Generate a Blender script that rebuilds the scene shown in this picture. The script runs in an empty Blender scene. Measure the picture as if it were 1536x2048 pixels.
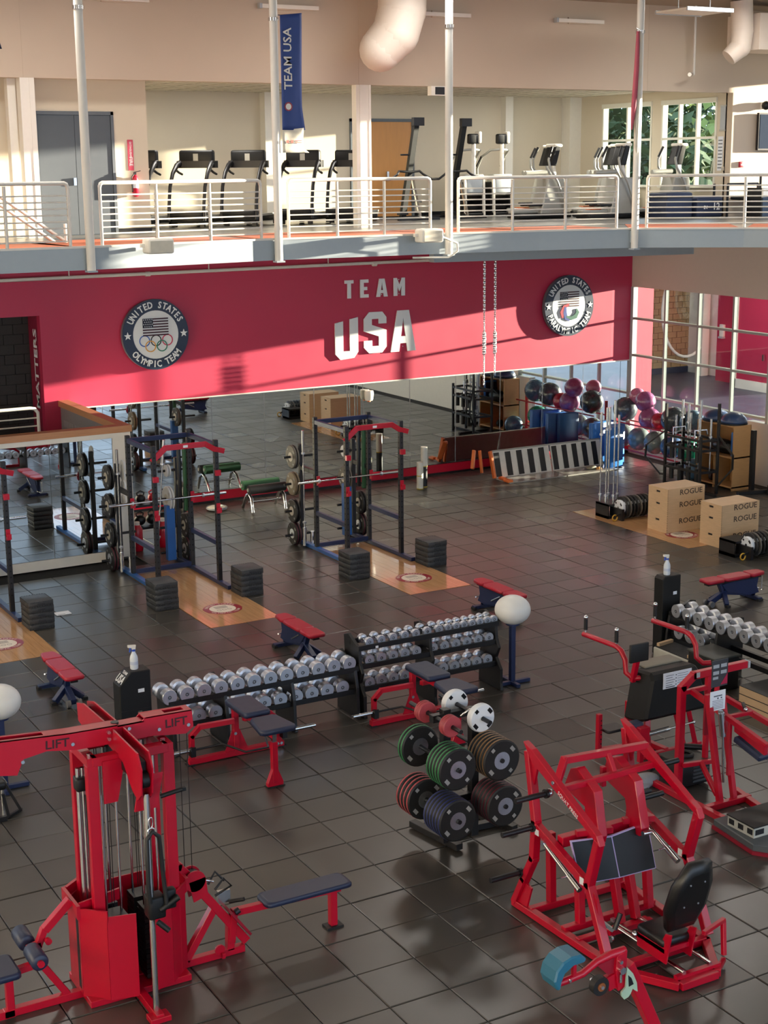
import bpy, bmesh, math, random
from mathutils import Vector, Matrix, Quaternion
random.seed(7)
SC = bpy.context.scene
COL = SC.collection
PI = math.pi

# ---------------------------------------------------------------- camera, sky, sun, added fill lights, exposure
def cam_axes(yaw, pitch, roll):
    cy, sy, cp, sp = math.cos(yaw), math.sin(yaw), math.cos(pitch), math.sin(pitch)
    f = Vector((sy*cp, cy*cp, -sp)); r = Vector((cy, -sy, 0)); u = r.cross(f)
    cr, sr = math.cos(roll), math.sin(roll)
    return r*cr + u*sr, u*cr - r*sr, f
_r, _u, _f = cam_axes(0.5156132, 0.2241715, -0.0090807)
CAM = Vector((0, 0, 7.036))
cd = bpy.data.cameras.new('camera'); cam = bpy.data.objects.new('camera', cd); COL.objects.link(cam)
cd.sensor_fit = 'HORIZONTAL'; cd.sensor_width = 36.0; cd.lens = 36.0*3014.9/1536
cd.clip_end = 400; cd.clip_start = 0.05
m = Matrix.Identity(4)
for i in range(3):
    m[i][0], m[i][1], m[i][2], m[i][3] = _r[i], _u[i], -_f[i], CAM[i]
cam.matrix_world = m
SC.camera = cam

w = bpy.data.worlds.new('sky'); SC.world = w; w.use_nodes = True
bg = w.node_tree.nodes['Background']
bg.inputs['Color'].default_value = (0.62, 0.78, 1.0, 1); bg.inputs['Strength'].default_value = 3.0

SUN_DIR = Vector((-1, 0.195, -0.088)).normalized()
sl = bpy.data.lights.new('sun', 'SUN'); sl.energy = 36; sl.angle = math.radians(0.6); sl.color = (1.0, 0.86, 0.66)
so = bpy.data.objects.new('sun', sl); COL.objects.link(so)
so.rotation_euler = SUN_DIR.to_track_quat('-Z', 'Y').to_euler()

def area(x, y, z, sx, sy, power, col=(1, 0.95, 0.88), d=(0, 0, -1)):  # added fill light without a fixture body
    l = bpy.data.lights.new('fill_light', 'AREA'); l.shape = 'RECTANGLE'; l.size = sx; l.size_y = sy
    l.energy = power; l.color = col
    o = bpy.data.objects.new('fill_light', l); COL.objects.link(o); o.location = (x, y, z)
    o.rotation_euler = Vector(d).to_track_quat('-Z', 'Y').to_euler()
for ly, lw in ((4.0, 15), (11.0, 25), (18.0, 80), (25.5, 240)):  # overhead fill added to the hall, strongest towards the red wall
    for lx in (0.0, 8.0, 16.0, 24.0):
        area(lx, ly, 10.6, 2.4, 1.2, lw)
for lx in (14.0, 19.0, 24.0):  # fill added to brighten the upper room
    area(lx, 33.0, 8.9, 1.2, 0.6, 110)
for lx in (28.0, 32.0):  # fill added to brighten the lobby beyond the glass
    for ly in (28.0, 34.0):
        area(lx, ly, 5.1, 1.2, 0.6, 110)

vs = SC.view_settings; vs.view_transform = 'Standard'; vs.look = 'None'; vs.gamma = 1; vs.use_curve_mapping = False
vs.exposure = 0.0
SC.cycles.max_bounces = 8; SC.cycles.diffuse_bounces = 4; SC.cycles.glossy_bounces = 4
SC.cycles.transparent_max_bounces = 16
SC.cycles.caustics_reflective = False; SC.cycles.caustics_refractive = False
SC.cycles.sample_clamp_indirect = 6
SC.cycles.use_denoising = True

# ---------------------------------------------------------------- materials
def lin(c):
    c = c.lstrip('#'); v = [int(c[i:i+2], 16)/255 for i in (0, 2, 4)]
    return tuple((x/12.92 if x <= .04045 else ((x+.055)/1.055)**2.4) for x in v)
MATS = {}
def mat(name, col, rough=.5, metal=0, var=.12, scale=9, bump=0, bscale=60, spec=.5, coat=0, stretch=None):
    if name in MATS: return MATS[name]
    M = bpy.data.materials.new(name); M.use_nodes = True; MATS[name] = M
    nt = M.node_tree; n = nt.nodes; L = nt.links; b = n['Principled BSDF']
    c = lin(col) if isinstance(col, str) else col
    tc = n.new('ShaderNodeTexCoord'); src = tc.outputs['Object']
    if stretch:
        mp = n.new('ShaderNodeMapping'); mp.inputs['Scale'].default_value = stretch; L.new(src, mp.inputs['Vector']); src = mp.outputs['Vector']
    no = n.new('ShaderNodeTexNoise'); no.inputs['Scale'].default_value = scale; no.inputs['Detail'].default_value = 3
    L.new(src, no.inputs['Vector'])
    mx = n.new('ShaderNodeMix'); mx.data_type = 'RGBA'
    mx.inputs[6].default_value = (*[max(0, x*(1-var)) for x in c], 1)
    mx.inputs[7].default_value = (*[min(1, x*(1+var)) for x in c], 1)
    L.new(no.outputs['Fac'], mx.inputs[0]); L.new(mx.outputs[2], b.inputs['Base Color'])
    mr = n.new('ShaderNodeMapRange'); mr.inputs['To Min'].default_value = max(.02, rough-.06); mr.inputs['To Max'].default_value = min(1, rough+.06)
    L.new(no.outputs['Fac'], mr.inputs['Value']); L.new(mr.outputs['Result'], b.inputs['Roughness'])
    b.inputs['Metallic'].default_value = metal; b.inputs['Specular IOR Level'].default_value = spec
    b.inputs['Coat Weight'].default_value = coat
    if bump:
        n2 = n.new('ShaderNodeTexNoise'); n2.inputs['Scale'].default_value = bscale; n2.inputs['Detail'].default_value = 4
        L.new(src, n2.inputs['Vector']); bp = n.new('ShaderNodeBump'); bp.inputs['Strength'].default_value = bump
        bp.inputs['Distance'].default_value = .01; L.new(n2.outputs['Fac'], bp.inputs['Height']); L.new(bp.outputs['Normal'], b.inputs['Normal'])
    return M
RED = mat('red_enamel', '#b40026', .36, var=.06, spec=.5, coat=.25)
NAVY = mat('navy_enamel', '#1c2a52', .4, var=.08)
BLUE = mat('blue_enamel', '#2a5fa8', .4, var=.08)
BLACK = mat('black_enamel', '#121215', .42, var=.15)
BLKPL = mat('black_plastic', '#101113', .5, var=.2, bump=.06, spec=.35)
RUBBER = mat('black_rubber', '#1a1a1b', .55, var=.15)
CHROME = mat('chrome', '#d9dce0', .16, 1, var=.04)
STEEL = mat('brushed_steel', '#c9ced8', .38, 1, var=.1, scale=4, stretch=(40, 2, 2))
WHITE = mat('white_paint', '#e6e2d8', .5, var=.04)
RAILW = mat('rail_paint', '#d6d3cc', .42, var=.04)
GREYP = mat('grey_paint', '#a9b0b6', .45, var=.04)
NVPAD = mat('navy_vinyl', '#232c47', .42, var=.1, bump=.08, bscale=140)
RDPAD = mat('red_vinyl', '#a90f2e', .38, var=.08, bump=.06, bscale=140)
BKPAD = mat('black_vinyl', '#141517', .38, var=.1, bump=.06, bscale=140)
OAK = mat('oak_trim', '#b5825c', .4, var=.2, scale=3, stretch=(1, 14, 14))
BIRCH = mat('birch_plywood', '#c9ab88', .5, var=.14, scale=3, stretch=(2, 2, 18))
PINK = mat('maple_shelf', '#b88d5c', .5, var=.14, scale=3, stretch=(2, 2, 14))
REDWALL = mat('red_wall_paint', '#b4284a', .5, var=.03, scale=2)
CREAM = mat('cream_wall_paint', '#d2c8b4', .7, var=.03, scale=2)
WARMW = mat('warm_wall_paint', '#c3b3a0', .7, var=.03, scale=2)
CEIL = mat('ceiling_tile', '#cfc8b8', .8, var=.06, scale=4)
CEILD = mat('roof_deck_paint', '#a59888', .8, var=.05)
FASC = mat('fascia_paint', '#9aa6ae', .4, var=.04)
DOORG = mat('grey_door_paint', '#4f575f', .5, var=.05)
DARKB = mat('charcoal_block', '#2b2827', .8, var=.25, scale=12, bump=.3)
TANB = mat('tan_block', '#a58a68', .85, var=.2, scale=10, bump=.3)
LETTER = mat('letter_white', '#dfe3e6', .45, var=.03)
BLUEMAT = mat('blue_vinyl_mat', '#2f72c4', .4, var=.08)
ORANGE = mat('orange_plastic', '#e0763a', .45, var=.1)
GREENP = mat('green_band', '#2c5a3c', .5, var=.1)
PAPER = mat('white_paper', '#dfe4ec', .6, var=.02)
INK = mat('grey_ink', '#59606c', .7, var=.05)
DINK = mat('black_ink', '#15151a', .6, var=.05)
TRACK = mat('terracotta_track', '#b4603f', .6, var=.12, scale=20)
UFLOOR = mat('grey_rubber_floor', '#6f6f6c', .3, var=.15, scale=3)
GLOBE = mat('globe_white', '#dedfdd', .35, var=.03)
TEALV = mat('teal_vinyl', '#2c6a86', .3, var=.1)
MINT = mat('pale_green_plate', '#b9d6bd', .35, .3, var=.05)
GREYPL = mat('silver_plastic', '#a4a49e', .4, .2, var=.06)

def glass_mat():
    M = bpy.data.materials.new('window_glass'); M.use_nodes = True; nt = M.node_tree; n = nt.nodes; L = nt.links
    n.remove(n['Principled BSDF']); out = n['Material Output']
    tr = n.new('ShaderNodeBsdfTransparent'); tr.inputs['Color'].default_value = (.93, .96, .95, 1)
    gl = n.new('ShaderNodeBsdfGlossy'); gl.inputs['Roughness'].default_value = .02
    fr = n.new('ShaderNodeFresnel'); fr.inputs['IOR'].default_value = 1.45
    mx = n.new('ShaderNodeMixShader'); gm = n.new('ShaderNodeNewGeometry'); sb = n.new('ShaderNodeMath'); sb.operation = 'SUBTRACT'; sb.inputs[0].default_value = 1; L.new(gm.outputs['Backfacing'], sb.inputs[1])
    mu = n.new('ShaderNodeMath'); mu.operation = 'MULTIPLY'; L.new(fr.outputs[0], mu.inputs[0]); L.new(sb.outputs[0], mu.inputs[1]); L.new(mu.outputs[0], mx.inputs[0]); L.new(tr.outputs[0], mx.inputs[1]); L.new(gl.outputs[0], mx.inputs[2])
    L.new(mx.outputs[0], out.inputs['Surface']); return M
GLASS = glass_mat()
MIRROR = mat('mirror_glass', '#e6eeee', .03, 1, var=.01)
MATS['mirror_glass'].node_tree.nodes['Principled BSDF'].inputs['Roughness'].default_value = .012
for l in list(MATS['mirror_glass'].node_tree.links):
    if l.to_socket.name == 'Roughness': MATS['mirror_glass'].node_tree.links.remove(l)

TS, TX, TY = 0.6096, 6.996, 13.826        # floor tile size and grid origin
def tile_mat():
    M = bpy.data.materials.new('rubber_tile'); M.use_nodes = True; nt = M.node_tree; n = nt.nodes; L = nt.links; b = n['Principled BSDF']
    g = n.new('ShaderNodeNewGeometry')
    mp = n.new('ShaderNodeVectorMath'); mp.operation = 'SUBTRACT'; mp.inputs[1].default_value = (TX, TY, 0)
    L.new(g.outputs['Position'], mp.inputs[0])
    dv = n.new('ShaderNodeVectorMath'); dv.operation = 'SCALE'; dv.inputs['Scale'].default_value = 1/TS; L.new(mp.outputs[0], dv.inputs[0])
    fl = n.new('ShaderNodeVectorMath'); fl.operation = 'FLOOR'; L.new(dv.outputs[0], fl.inputs[0])
    cz = n.new('ShaderNodeVectorMath'); cz.operation = 'MULTIPLY'; cz.inputs[1].default_value = (1, 1, 0); L.new(fl.outputs[0], cz.inputs[0])
    wn = n.new('ShaderNodeTexWhiteNoise'); L.new(cz.outputs[0], wn.inputs['Vector'])
    no = n.new('ShaderNodeTexNoise'); no.inputs['Scale'].default_value = 2.5; no.inputs['Detail'].default_value = 6; L.new(g.outputs['Position'], no.inputs['Vector'])
    ad = n.new('ShaderNodeMath'); ad.operation = 'MULTIPLY_ADD'; ad.inputs[1].default_value = .5; L.new(wn.outputs['Value'], ad.inputs[0])
    hf = n.new('ShaderNodeMath'); hf.operation = 'MULTIPLY'; hf.inputs[1].default_value = .5; L.new(no.outputs['Fac'], hf.inputs[0]); L.new(hf.outputs[0], ad.inputs[2])
    cr = n.new('ShaderNodeMix'); cr.data_type = 'RGBA'
    cr.inputs[6].default_value = (*lin('#32302d'), 1); cr.inputs[7].default_value = (*lin('#4a4742'), 1)
    L.new(ad.outputs[0], cr.inputs[0]); L.new(cr.outputs[2], b.inputs['Base Color'])
    mr = n.new('ShaderNodeMapRange'); mr.inputs['To Min'].default_value = .27; mr.inputs['To Max'].default_value = .36
    L.new(wn.outputs['Value'], mr.inputs['Value']); L.new(mr.outputs['Result'], b.inputs['Roughness'])
    b.inputs['Specular IOR Level'].default_value = .75
    n2 = n.new('ShaderNodeTexNoise'); n2.inputs['Scale'].default_value = 220; L.new(g.outputs['Position'], n2.inputs['Vector'])
    bp = n.new('ShaderNodeBump'); bp.inputs['Strength'].default_value = .06; bp.inputs['Distance'].default_value = .003
    L.new(n2.outputs['Fac'], bp.inputs['Height']); L.new(bp.outputs['Normal'], b.inputs['Normal'])
    return M
TILE = tile_mat()
JOINT = mat('tile_joint', '#0e0d0d', .9, var=.1)

# ---------------------------------------------------------------- mesh builder
class MB:
    def __init__(s, M=None): s.v = []; s.f = []; s.sm = []; s.M = M; s.d = 0; s.cuts = []
    def add(s, vs, fs, smooth=False):
        o = len(s.v)
        if s.d == 0: s.cuts.append((o, len(s.f)))
        s.v += [(s.M @ Vector(v)) if s.M else Vector(v) for v in vs]
        s.f += [tuple(i+o for i in f) for f in fs]; s.sm += [smooth]*len(fs); return s
    def box(s, x0, y0, z0, x1, y1, z1):
        v = [(x, y, z) for z in (z0, z1) for y in (y0, y1) for x in (x0, x1)]
        return s.add(v, [(0, 2, 3, 1), (4, 5, 7, 6), (0, 1, 5, 4), (2, 6, 7, 3), (0, 4, 6, 2), (1, 3, 7, 5)])
    def cbox(s, c, sx, sy, sz): return s.box(c[0]-sx/2, c[1]-sy/2, c[2]-sz/2, c[0]+sx/2, c[1]+sy/2, c[2]+sz/2)
    def beam(s, p, q, w, h=None, up=(0, 0, 1)):
        p, q = Vector(p), Vector(q); h = h or w; d = (q-p).normalized(); up = Vector(up)
        if abs(d.dot(up)) > .98: up = Vector((0, 1, 0))
        a = d.cross(up).normalized(); b = a.cross(d).normalized()
        v = [c + a*(w/2*i) + b*(h/2*j) for c in (p, q) for i, j in ((-1, -1), (1, -1), (1, 1), (-1, 1))]
        return s.add(v, [(0, 3, 2, 1), (4, 5, 6, 7), (0, 1, 5, 4), (1, 2, 6, 5), (2, 3, 7, 6), (3, 0, 4, 7)])
    def path(s, pts, w, h=None, up=(0, 0, 1)):
        for a, b in zip(pts, pts[1:]):
            a, b = Vector(a), Vector(b); d = (b-a).normalized()*(w*.35)
            s.beam(a-d if a != Vector(pts[0]) else a, b+d if b != Vector(pts[-1]) else b, w, h, up)
        return s
    def cyl(s, p, q, r, r2=None, n=12, cap=True, smooth=True):
        return s.lathe([(r, 0), (r if r2 is None else r2, (Vector(q)-Vector(p)).length)], p, Vector(q)-Vector(p), n, cap, smooth)
    def lathe(s, prof, p, axis, n=16, cap=True, smooth=True, crisp=False):
        if crisp:
            for a, b in zip(prof, prof[1:]): s.lathe([a, b], p, axis, n, False, smooth)
            return s
        p = Vector(p); d = Vector(axis).normalized(); u = Vector((0, 0, 1)) if abs(d.z) < .9 else Vector((1, 0, 0))
        a = d.cross(u).normalized(); b = d.cross(a)
        v = []; fs = []
        for r, t in prof:
            for i in range(n):
                th = 2*PI*i/n; v.append(p + d*t + (a*math.cos(th) + b*math.sin(th))*r)
        for k in range(len(prof)-1):
            for i in range(n):
                j = (i+1) % n; fs.append((k*n+i, (k+1)*n+i, (k+1)*n+j, k*n+j))
        s.add(v, fs, smooth)
        if cap:
            s.add(v[:n], [tuple(range(n))]); s.add(v[-n:], [tuple(reversed(range(n)))])
        return s
    def pipe(s, pts, r, n=8, cap=True):
        pts = [Vector(p) for p in pts]; v = []; fs = []; ref = None
        for i, p in enumerate(pts):
            d = ((pts[i+1]-p).normalized() if i < len(pts)-1 else Vector()) + ((p-pts[i-1]).normalized() if i else Vector())
            d = d.normalized() if d.length > 1e-6 else Vector((0, 0, 1))
            if ref is None: ref = Vector((0, 0, 1)) if abs(d.z) < .9 else Vector((0, 1, 0))
            a = d.cross(ref).normalized(); b = a.cross(d).normalized(); ref = b
            k = r[i] if isinstance(r, (list, tuple)) else r
            for j in range(n):
                th = 2*PI*j/n; v.append(p + (a*math.cos(th)+b*math.sin(th))*k)
        for i in range(len(pts)-1):
            for j in range(n):
                l = (j+1) % n; fs.append((i*n+j, i*n+l, (i+1)*n+l, (i+1)*n+j))
        s.add(v, fs, True)
        if cap: s.add(v[:n], [tuple(reversed(range(n)))]); s.add(v[-n:], [tuple(range(n))])
        return s
    def prism(s, poly, o, ux, uy, dv):
        o, ux, uy, dv = Vector(o), Vector(ux), Vector(uy), Vector(dv); n = len(poly)
        a = [o+ux*x+uy*y for x, y in poly]; v = a + [p+dv for p in a]
        return s.add(v, [tuple(range(n)), tuple(range(2*n-1, n-1, -1))] + [(i, i+n, (i+1) % n+n, (i+1) % n) for i in range(n)])
    def sphere(s, c, r, n=20, m=12, sc=(1, 1, 1), zc=None):
        c = Vector(c); v = []; fs = []
        for i in range(m+1):
            ph = PI*i/m
            for j in range(n):
                th = 2*PI*j/n; z = math.cos(ph)
                if zc is not None: z = max(z, zc)
                v.append(c + Vector((math.sin(ph)*math.cos(th)*r*sc[0], math.sin(ph)*math.sin(th)*r*sc[1], z*r*sc[2])))
        for i in range(m):
            for j in range(n):
                k = (j+1) % n; fs.append((i*n+j, (i+1)*n+j, (i+1)*n+k, i*n+k))
        return s.add(v, fs, True)
    def rbox(s, x0, y0, z0, x1, y1, z1, r=.02, seg=2):
        bm = bmesh.new()
        vs = [bm.verts.new((x, y, z)) for z in (z0, z1) for y in (y0, y1) for x in (x0, x1)]
        for f in [(0, 2, 3, 1), (4, 5, 7, 6), (0, 1, 5, 4), (2, 6, 7, 3), (0, 4, 6, 2), (1, 3, 7, 5)]: bm.faces.new([vs[i] for i in f])
        bmesh.ops.bevel(bm, geom=list(bm.edges), offset=r, segments=seg, profile=.5, affect='EDGES')
        bm.verts.ensure_lookup_table()
        s.add([v.co.copy() for v in bm.verts], [tuple(v.index for v in f.verts) for f in bm.faces], True); bm.free(); return s
    def pad(s, poly, o, ux, uy, dv, r=.02):      # cushion with rounded rims from an outline
        o, ux, uy, dv = Vector(o), Vector(ux), Vector(uy), Vector(dv); n = len(poly)
        cx = sum(p[0] for p in poly)/n; cy = sum(p[1] for p in poly)/n
        t = dv.length; h = [(0, .75), (.25, 1), (.7, 1), (.92, .97), (1, .9)]
        v = []
        for z, k in h:
            for x, y in poly: v.append(o + ux*(cx+(x-cx)*k) + uy*(cy+(y-cy)*k) + dv*z)
        fs = [(k*n+i, k*n+(i+1) % n, (k+1)*n+(i+1) % n, (k+1)*n+i) for k in range(len(h)-1) for i in range(n)]
        s.add(v, fs, True); L = len(h)-1
        s.add(v[:n], [tuple(reversed(range(n)))]); s.add(v[L*n:], [tuple(range(n))]); return s

def _piece(fn):
    def run(s, *a, **k):
        if s.d == 0: s.cuts.append((len(s.v), len(s.f)))
        s.d += 1
        try: return fn(s, *a, **k)
        finally: s.d -= 1
    return run
for _n in ('box', 'cbox', 'beam', 'path', 'cyl', 'lathe', 'pipe', 'prism', 'sphere', 'rbox', 'pad'): setattr(MB, _n, _piece(getattr(MB, _n)))
def rrect(w, h, r=.04, n=4, cx=0, cy=0):
    out = []
    for sx, sy, a0 in ((1, 1, 0), (-1, 1, 90), (-1, -1, 180), (1, -1, 270)):
        for i in range(n+1):
            a = math.radians(a0 + 90*i/n); out.append((cx+sx*(w/2-r)+r*math.cos(a), cy+sy*(h/2-r)+r*math.sin(a)))
    return out

STUFFN = {'hole_row', 'weight_stack', 'cable', 'fin', 'finger_joint', 'placard_cells', 'step_slot', 'foot_marks', 'bolt', 'pad_screw', 'flag_stars', 'flag_stripes', 'placard_print', 'print', 'crest_print', 'inner_wall_print'}
SPLITN = set('''cross_rail rear_beam lower_strut base_frame side_rail foot rubber_foot leg rail hanger shroud_collar shoulder_pad inner_post top_bar carriage_bar rail_support upright cross_bar
 row_brace pulldown_frame end_block hanger_plate pulley chrome_column top_ring cross_arm slide_block mast storage_tube peg weight_horn cradle_rail caster housing_side grip wheel sleeve collar adjuster
 pivot_cap guide_rod base frame_plate frame_spine front_post rear_leg base_rail side_beam knee_arm lever_link placard_arm wood_bar bar_tube chrome_bracket arm_grip arm_cap seat_sled gas_strut handle_loop
 standoff side_arm hoop front_leg console_wing roller_band foot_marks yoke_bracket floor_bracket handle_link row_handle snap_hook tier hook_arm frame rim back_pad ram_bracket chrome_ram tray bar_block edge_strip'''.split())
def obj(name, mb, m, parent=None, bev=0, local=False):
    if name in SPLITN and parent is not None and len(mb.cuts) > 1:
        out = None; ends = mb.cuts[1:] + [(len(mb.v), len(mb.f))]
        for (v0, f0), (v1, f1) in zip(mb.cuts, ends):
            if v1 == v0: continue
            q = MB(); q.v = mb.v[v0:v1]; q.f = [tuple(i-v0 for i in f) for f in mb.f[f0:f1]]; q.sm = mb.sm[f0:f1]
            o = obj(name, q, m, parent, bev, local); out = out or o
        return out
    me = bpy.data.meshes.new(name)
    vs = mb.v
    if parent is not None and not local:
        iv = WM(parent).inverted(); vs = [iv @ v for v in vs]
    me.from_pydata([tuple(v) for v in vs], [], mb.f)
    me.polygons.foreach_set('use_smooth', mb.sm)
    me.materials.append(m); me.update()
    o = bpy.data.objects.new(name, me); COL.objects.link(o)
    if parent is not None: o.parent = parent
    if name in STUFFN: o['kind'] = 'stuff'
    if bev:
        b = o.modifiers.new('edge', 'BEVEL'); b.width = bev; b.segments = 1; b.limit_method = 'ANGLE'; b.angle_limit = math.radians(50)
    return o
def WM(o):
    m = Matrix.Translation(o.location) @ o.rotation_euler.to_matrix().to_4x4()
    return (WM(o.parent) @ m) if o.parent else m
LABELS = {}
def tag(o, label, cat, group=None):
    o['label'] = label; o['category'] = cat
    if group: o['group'] = group
    LABELS.setdefault(label, []).append(o.name)
    return o
def thing(name, label, cat, loc=(0, 0, 0), rz=0, group=None):
    o = bpy.data.objects.new(name, None); COL.objects.link(o); o.location = loc; o.rotation_euler = (0, 0, rz)
    o.empty_display_size = .1
    return tag(o, label, cat, group)
def struct(name, mb, m, bev=0):
    o = obj(name, mb, m, None, bev); o['kind'] = 'structure'; return o
def dup(root, loc, rz, label, group=None, rot=None):
    r = root.copy(); COL.objects.link(r); r.location = loc; r.rotation_euler = rot or (0, 0, rz)
    tag(r, label, root['category'], group or root.get('group'))
    for c in KIDS(root):
        d = c.copy(); COL.objects.link(d); d.parent = r
        for g in KIDS(c):
            e = g.copy(); COL.objects.link(e); e.parent = d
    return r
def KIDS(o): return [c for c in o.children]
_tc = {}
def text(mb, s, size, o, ux, uy, ext=.004, bold=.0, center=True, sx=1.0):
    """flat lettering laid on the plane ux, uy at o (extruded along ux x uy)"""
    key = (s, bold)
    if key not in _tc:
        cu = bpy.data.curves.new('txt', 'FONT'); cu.body = s; cu.size = 1; cu.offset = bold; cu.resolution_u = 2; cu.extrude = .5
        cu.align_x = 'CENTER' if center else 'LEFT'; cu.align_y = 'CENTER'
        t = bpy.data.objects.new('txt', cu); COL.objects.link(t)
        me = bpy.data.meshes.new_from_object(t.evaluated_get(bpy.context.evaluated_depsgraph_get()))
        _tc[key] = ([v.co.copy() for v in me.vertices], [tuple(p.vertices) for p in me.polygons])
        bpy.data.objects.remove(t); bpy.data.curves.remove(cu); bpy.data.meshes.remove(me)
    v, f = _tc[key]; o, ux, uy = Vector(o), Vector(ux).normalized(), Vector(uy).normalized(); nz = ux.cross(uy)
    mb.add([o + ux*(p.x*size*sx) + uy*(p.y*size) + nz*((p.z+.5)*ext) for p in v], f)
    return mb
ORD = ['first', 'second', 'third', 'fourth', 'fifth', 'sixth', 'seventh', 'eighth', 'ninth', 'tenth', 'eleventh', 'twelfth', 'thirteenth', 'fourteenth', 'fifteenth', 'sixteenth']
def star(cx, cy, r):
    return [(cx+(r if i % 2 == 0 else r*.4)*math.sin(i*PI/5), cy+(r if i % 2 == 0 else r*.4)*math.cos(i*PI/5)) for i in range(10)]
# ---------------------------------------------------------------- room: floor tiles
def in_frame(x, y, z, mx=90):
    d = Vector((x, y, z)) - CAM; zc = d.dot(_f)
    if zc < .5: return False
    px = 768+3014.9*d.dot(_r)/zc; py = 1024-3014.9*d.dot(_u)/zc
    return -mx < px < 1536+mx and -mx < py < 2048+mx
floor = struct('floor', MB().box(-8, -8, -.12, 23.9, 29.7, -.03), JOINT)
WOODX = (5.777, 9.435, 13.092, 19.188)
def in_wood(x, y):
    if 21.14 < y < 24.79 and any(abs(x-w) < .61 for w in WOODX): return True
    return False
def tile_shape(mb, x0, y0, tilt=True):
    g = .0035; c = .008; a, b = x0+g, y0+g; e, f = x0+TS-g, y0+TS-g
    k = [random.uniform(-.0016, .0016) for _ in range(3)] if tilt else (0, 0, 0)
    def z(x, y): return -.0016 + k[0] + k[1]*(x-x0)/TS*1.5 + k[2]*(y-y0)/TS*1.5
    v = [(a, b, -.03), (e, b, -.03), (e, f, -.03), (a, f, -.03), (a, b, -.008), (e, b, -.008), (e, f, -.008), (a, f, -.008)]
    v += [(x, y, z(x, y)) for x, y in ((a+c, b+c), (e-c, b+c), (e-c, f-c), (a+c, f-c))]
    fs = [(8, 9, 10, 11)]
    for q in (0, 4):
        fs += [(q+i, q+(i+1) % 4, q+4+(i+1) % 4, q+4+i) for i in range(4)]
    mb.add(v, fs)
cells = []
for i in range(-25, 28):
    for j in range(-36, 27):
        x0, y0 = TX+i*TS, TY+j*TS
        if x0+TS > 23.9 or y0 > 29.5 or x0 < -8: continue
        if in_wood(x0+TS/2, y0+TS/2): continue
        if y0 > 25.4 and x0 < 9.1: continue
        cx, cy = x0+TS/2, y0+TS/2
        cells.append(((cx-0)**2+(cy-0)**2 if in_frame(cx, cy, 0, 60) else 1e6+cx*cx+cy*cy, x0, y0))
cells.sort()
for d, x0, y0 in cells[:295]:
    mb = MB(); tile_shape(mb, x0, y0); obj('floor_tile', mb, TILE, floor)
mb = MB()
for d, x0, y0 in cells[295:]: tile_shape(mb, x0, y0)
o = obj('floor_tile_field', mb, TILE, floor); o['kind'] = 'stuff'

# oak lifting platforms: planks laid along y, printed crest
OAKP = mat('oak_plank', '#b58a60', .16, var=.3, scale=2.2, stretch=(9, .8, 9), coat=.3)
CREST = mat('crest_red', '#8e2230', .35, var=.05); CRESTW = mat('crest_white', '#d8cdbd', .35, var=.05)
def ring_text(mb, s, c, r, a0, a1, size, ux, uy, ext, bold=.01, inward=False, sx=1):
    """letters spread round a ring from angle a0 to a1 (degrees, clockwise positive from up)"""
    n = len(s)
    for i, ch in enumerate(s):
        if ch == ' ': continue
        a = math.radians(a0+(a1-a0)*i/(n-1)); dx, dy = math.sin(a), math.cos(a)
        o = Vector(c)+Vector(ux)*(dx*r)+Vector(uy)*(dy*r)
        up = Vector(ux)*dx+Vector(uy)*dy; rt = Vector(ux)*dy-Vector(uy)*dx
        if inward: up, rt = -up, -rt
        text(mb, ch, size, o, rt, up, ext, bold, sx=sx)
def disc(mb, c, r0, r1, ux, uy, t, n=40):
    c, ux, uy = Vector(c), Vector(ux), Vector(uy); nz = ux.cross(uy)*t
    if r0 == 0:
        mb.prism([(r1*math.cos(2*PI*i/n), r1*math.sin(2*PI*i/n)) for i in range(n)], c, ux, uy, nz); return mb
    v = []
    for k in (0, 1):
        for r in (r0, r1):
            v += [c+nz*k+ux*(r*math.cos(2*PI*i/n))+uy*(r*math.sin(2*PI*i/n)) for i in range(n)]
    fs = []
    for i in range(n):
        j = (i+1) % n; fs += [(i, n+i, n+j, j), (2*n+i, 2*n+j, 3*n+j, 3*n+i), (n+i, 3*n+i, 3*n+j, n+j), (i, j, 2*n+j, 2*n+i)]
    return mb.add(v, fs)
def flag(o, ux, uy, wd, ht, parent, t=.012):
    """stars and stripes as raised bars"""
    o, ux, uy = Vector(o), Vector(ux), Vector(uy); nz = ux.cross(uy)
    s = MB()
    for k in range(7):
        y0 = ht/2-ht*(2*k+1)/13; x0 = -wd/2 + (wd*.4 if k < 4 else 0)
        s.prism([(x0, y0), (wd/2, y0), (wd/2, y0+ht/13), (x0, y0+ht/13)], o, ux, uy, nz*t)
    obj('flag_stripes', s, mat('dark_crimson', '#3a1020', .5), parent)
    c = MB().prism([(-wd/2, ht/2-ht*7/13), (-wd/2+wd*.4, ht/2-ht*7/13), (-wd/2+wd*.4, ht/2), (-wd/2, ht/2)], o, ux, uy, nz*t)
    obj('flag_canton', c, mat('flag_navy', '#10152a', .5), parent)
    st = MB()
    for r in range(4):
        for q in range(5 if r % 2 == 0 else 4):
            st.prism(star(-wd/2+wd*(.04+.08*q+(.04 if r % 2 else 0)), ht/2-ht*(.07+.13*r), wd*.028), o+nz*t, ux, uy, nz*.003)
    obj('flag_stars', st, LETTER, parent)
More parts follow.
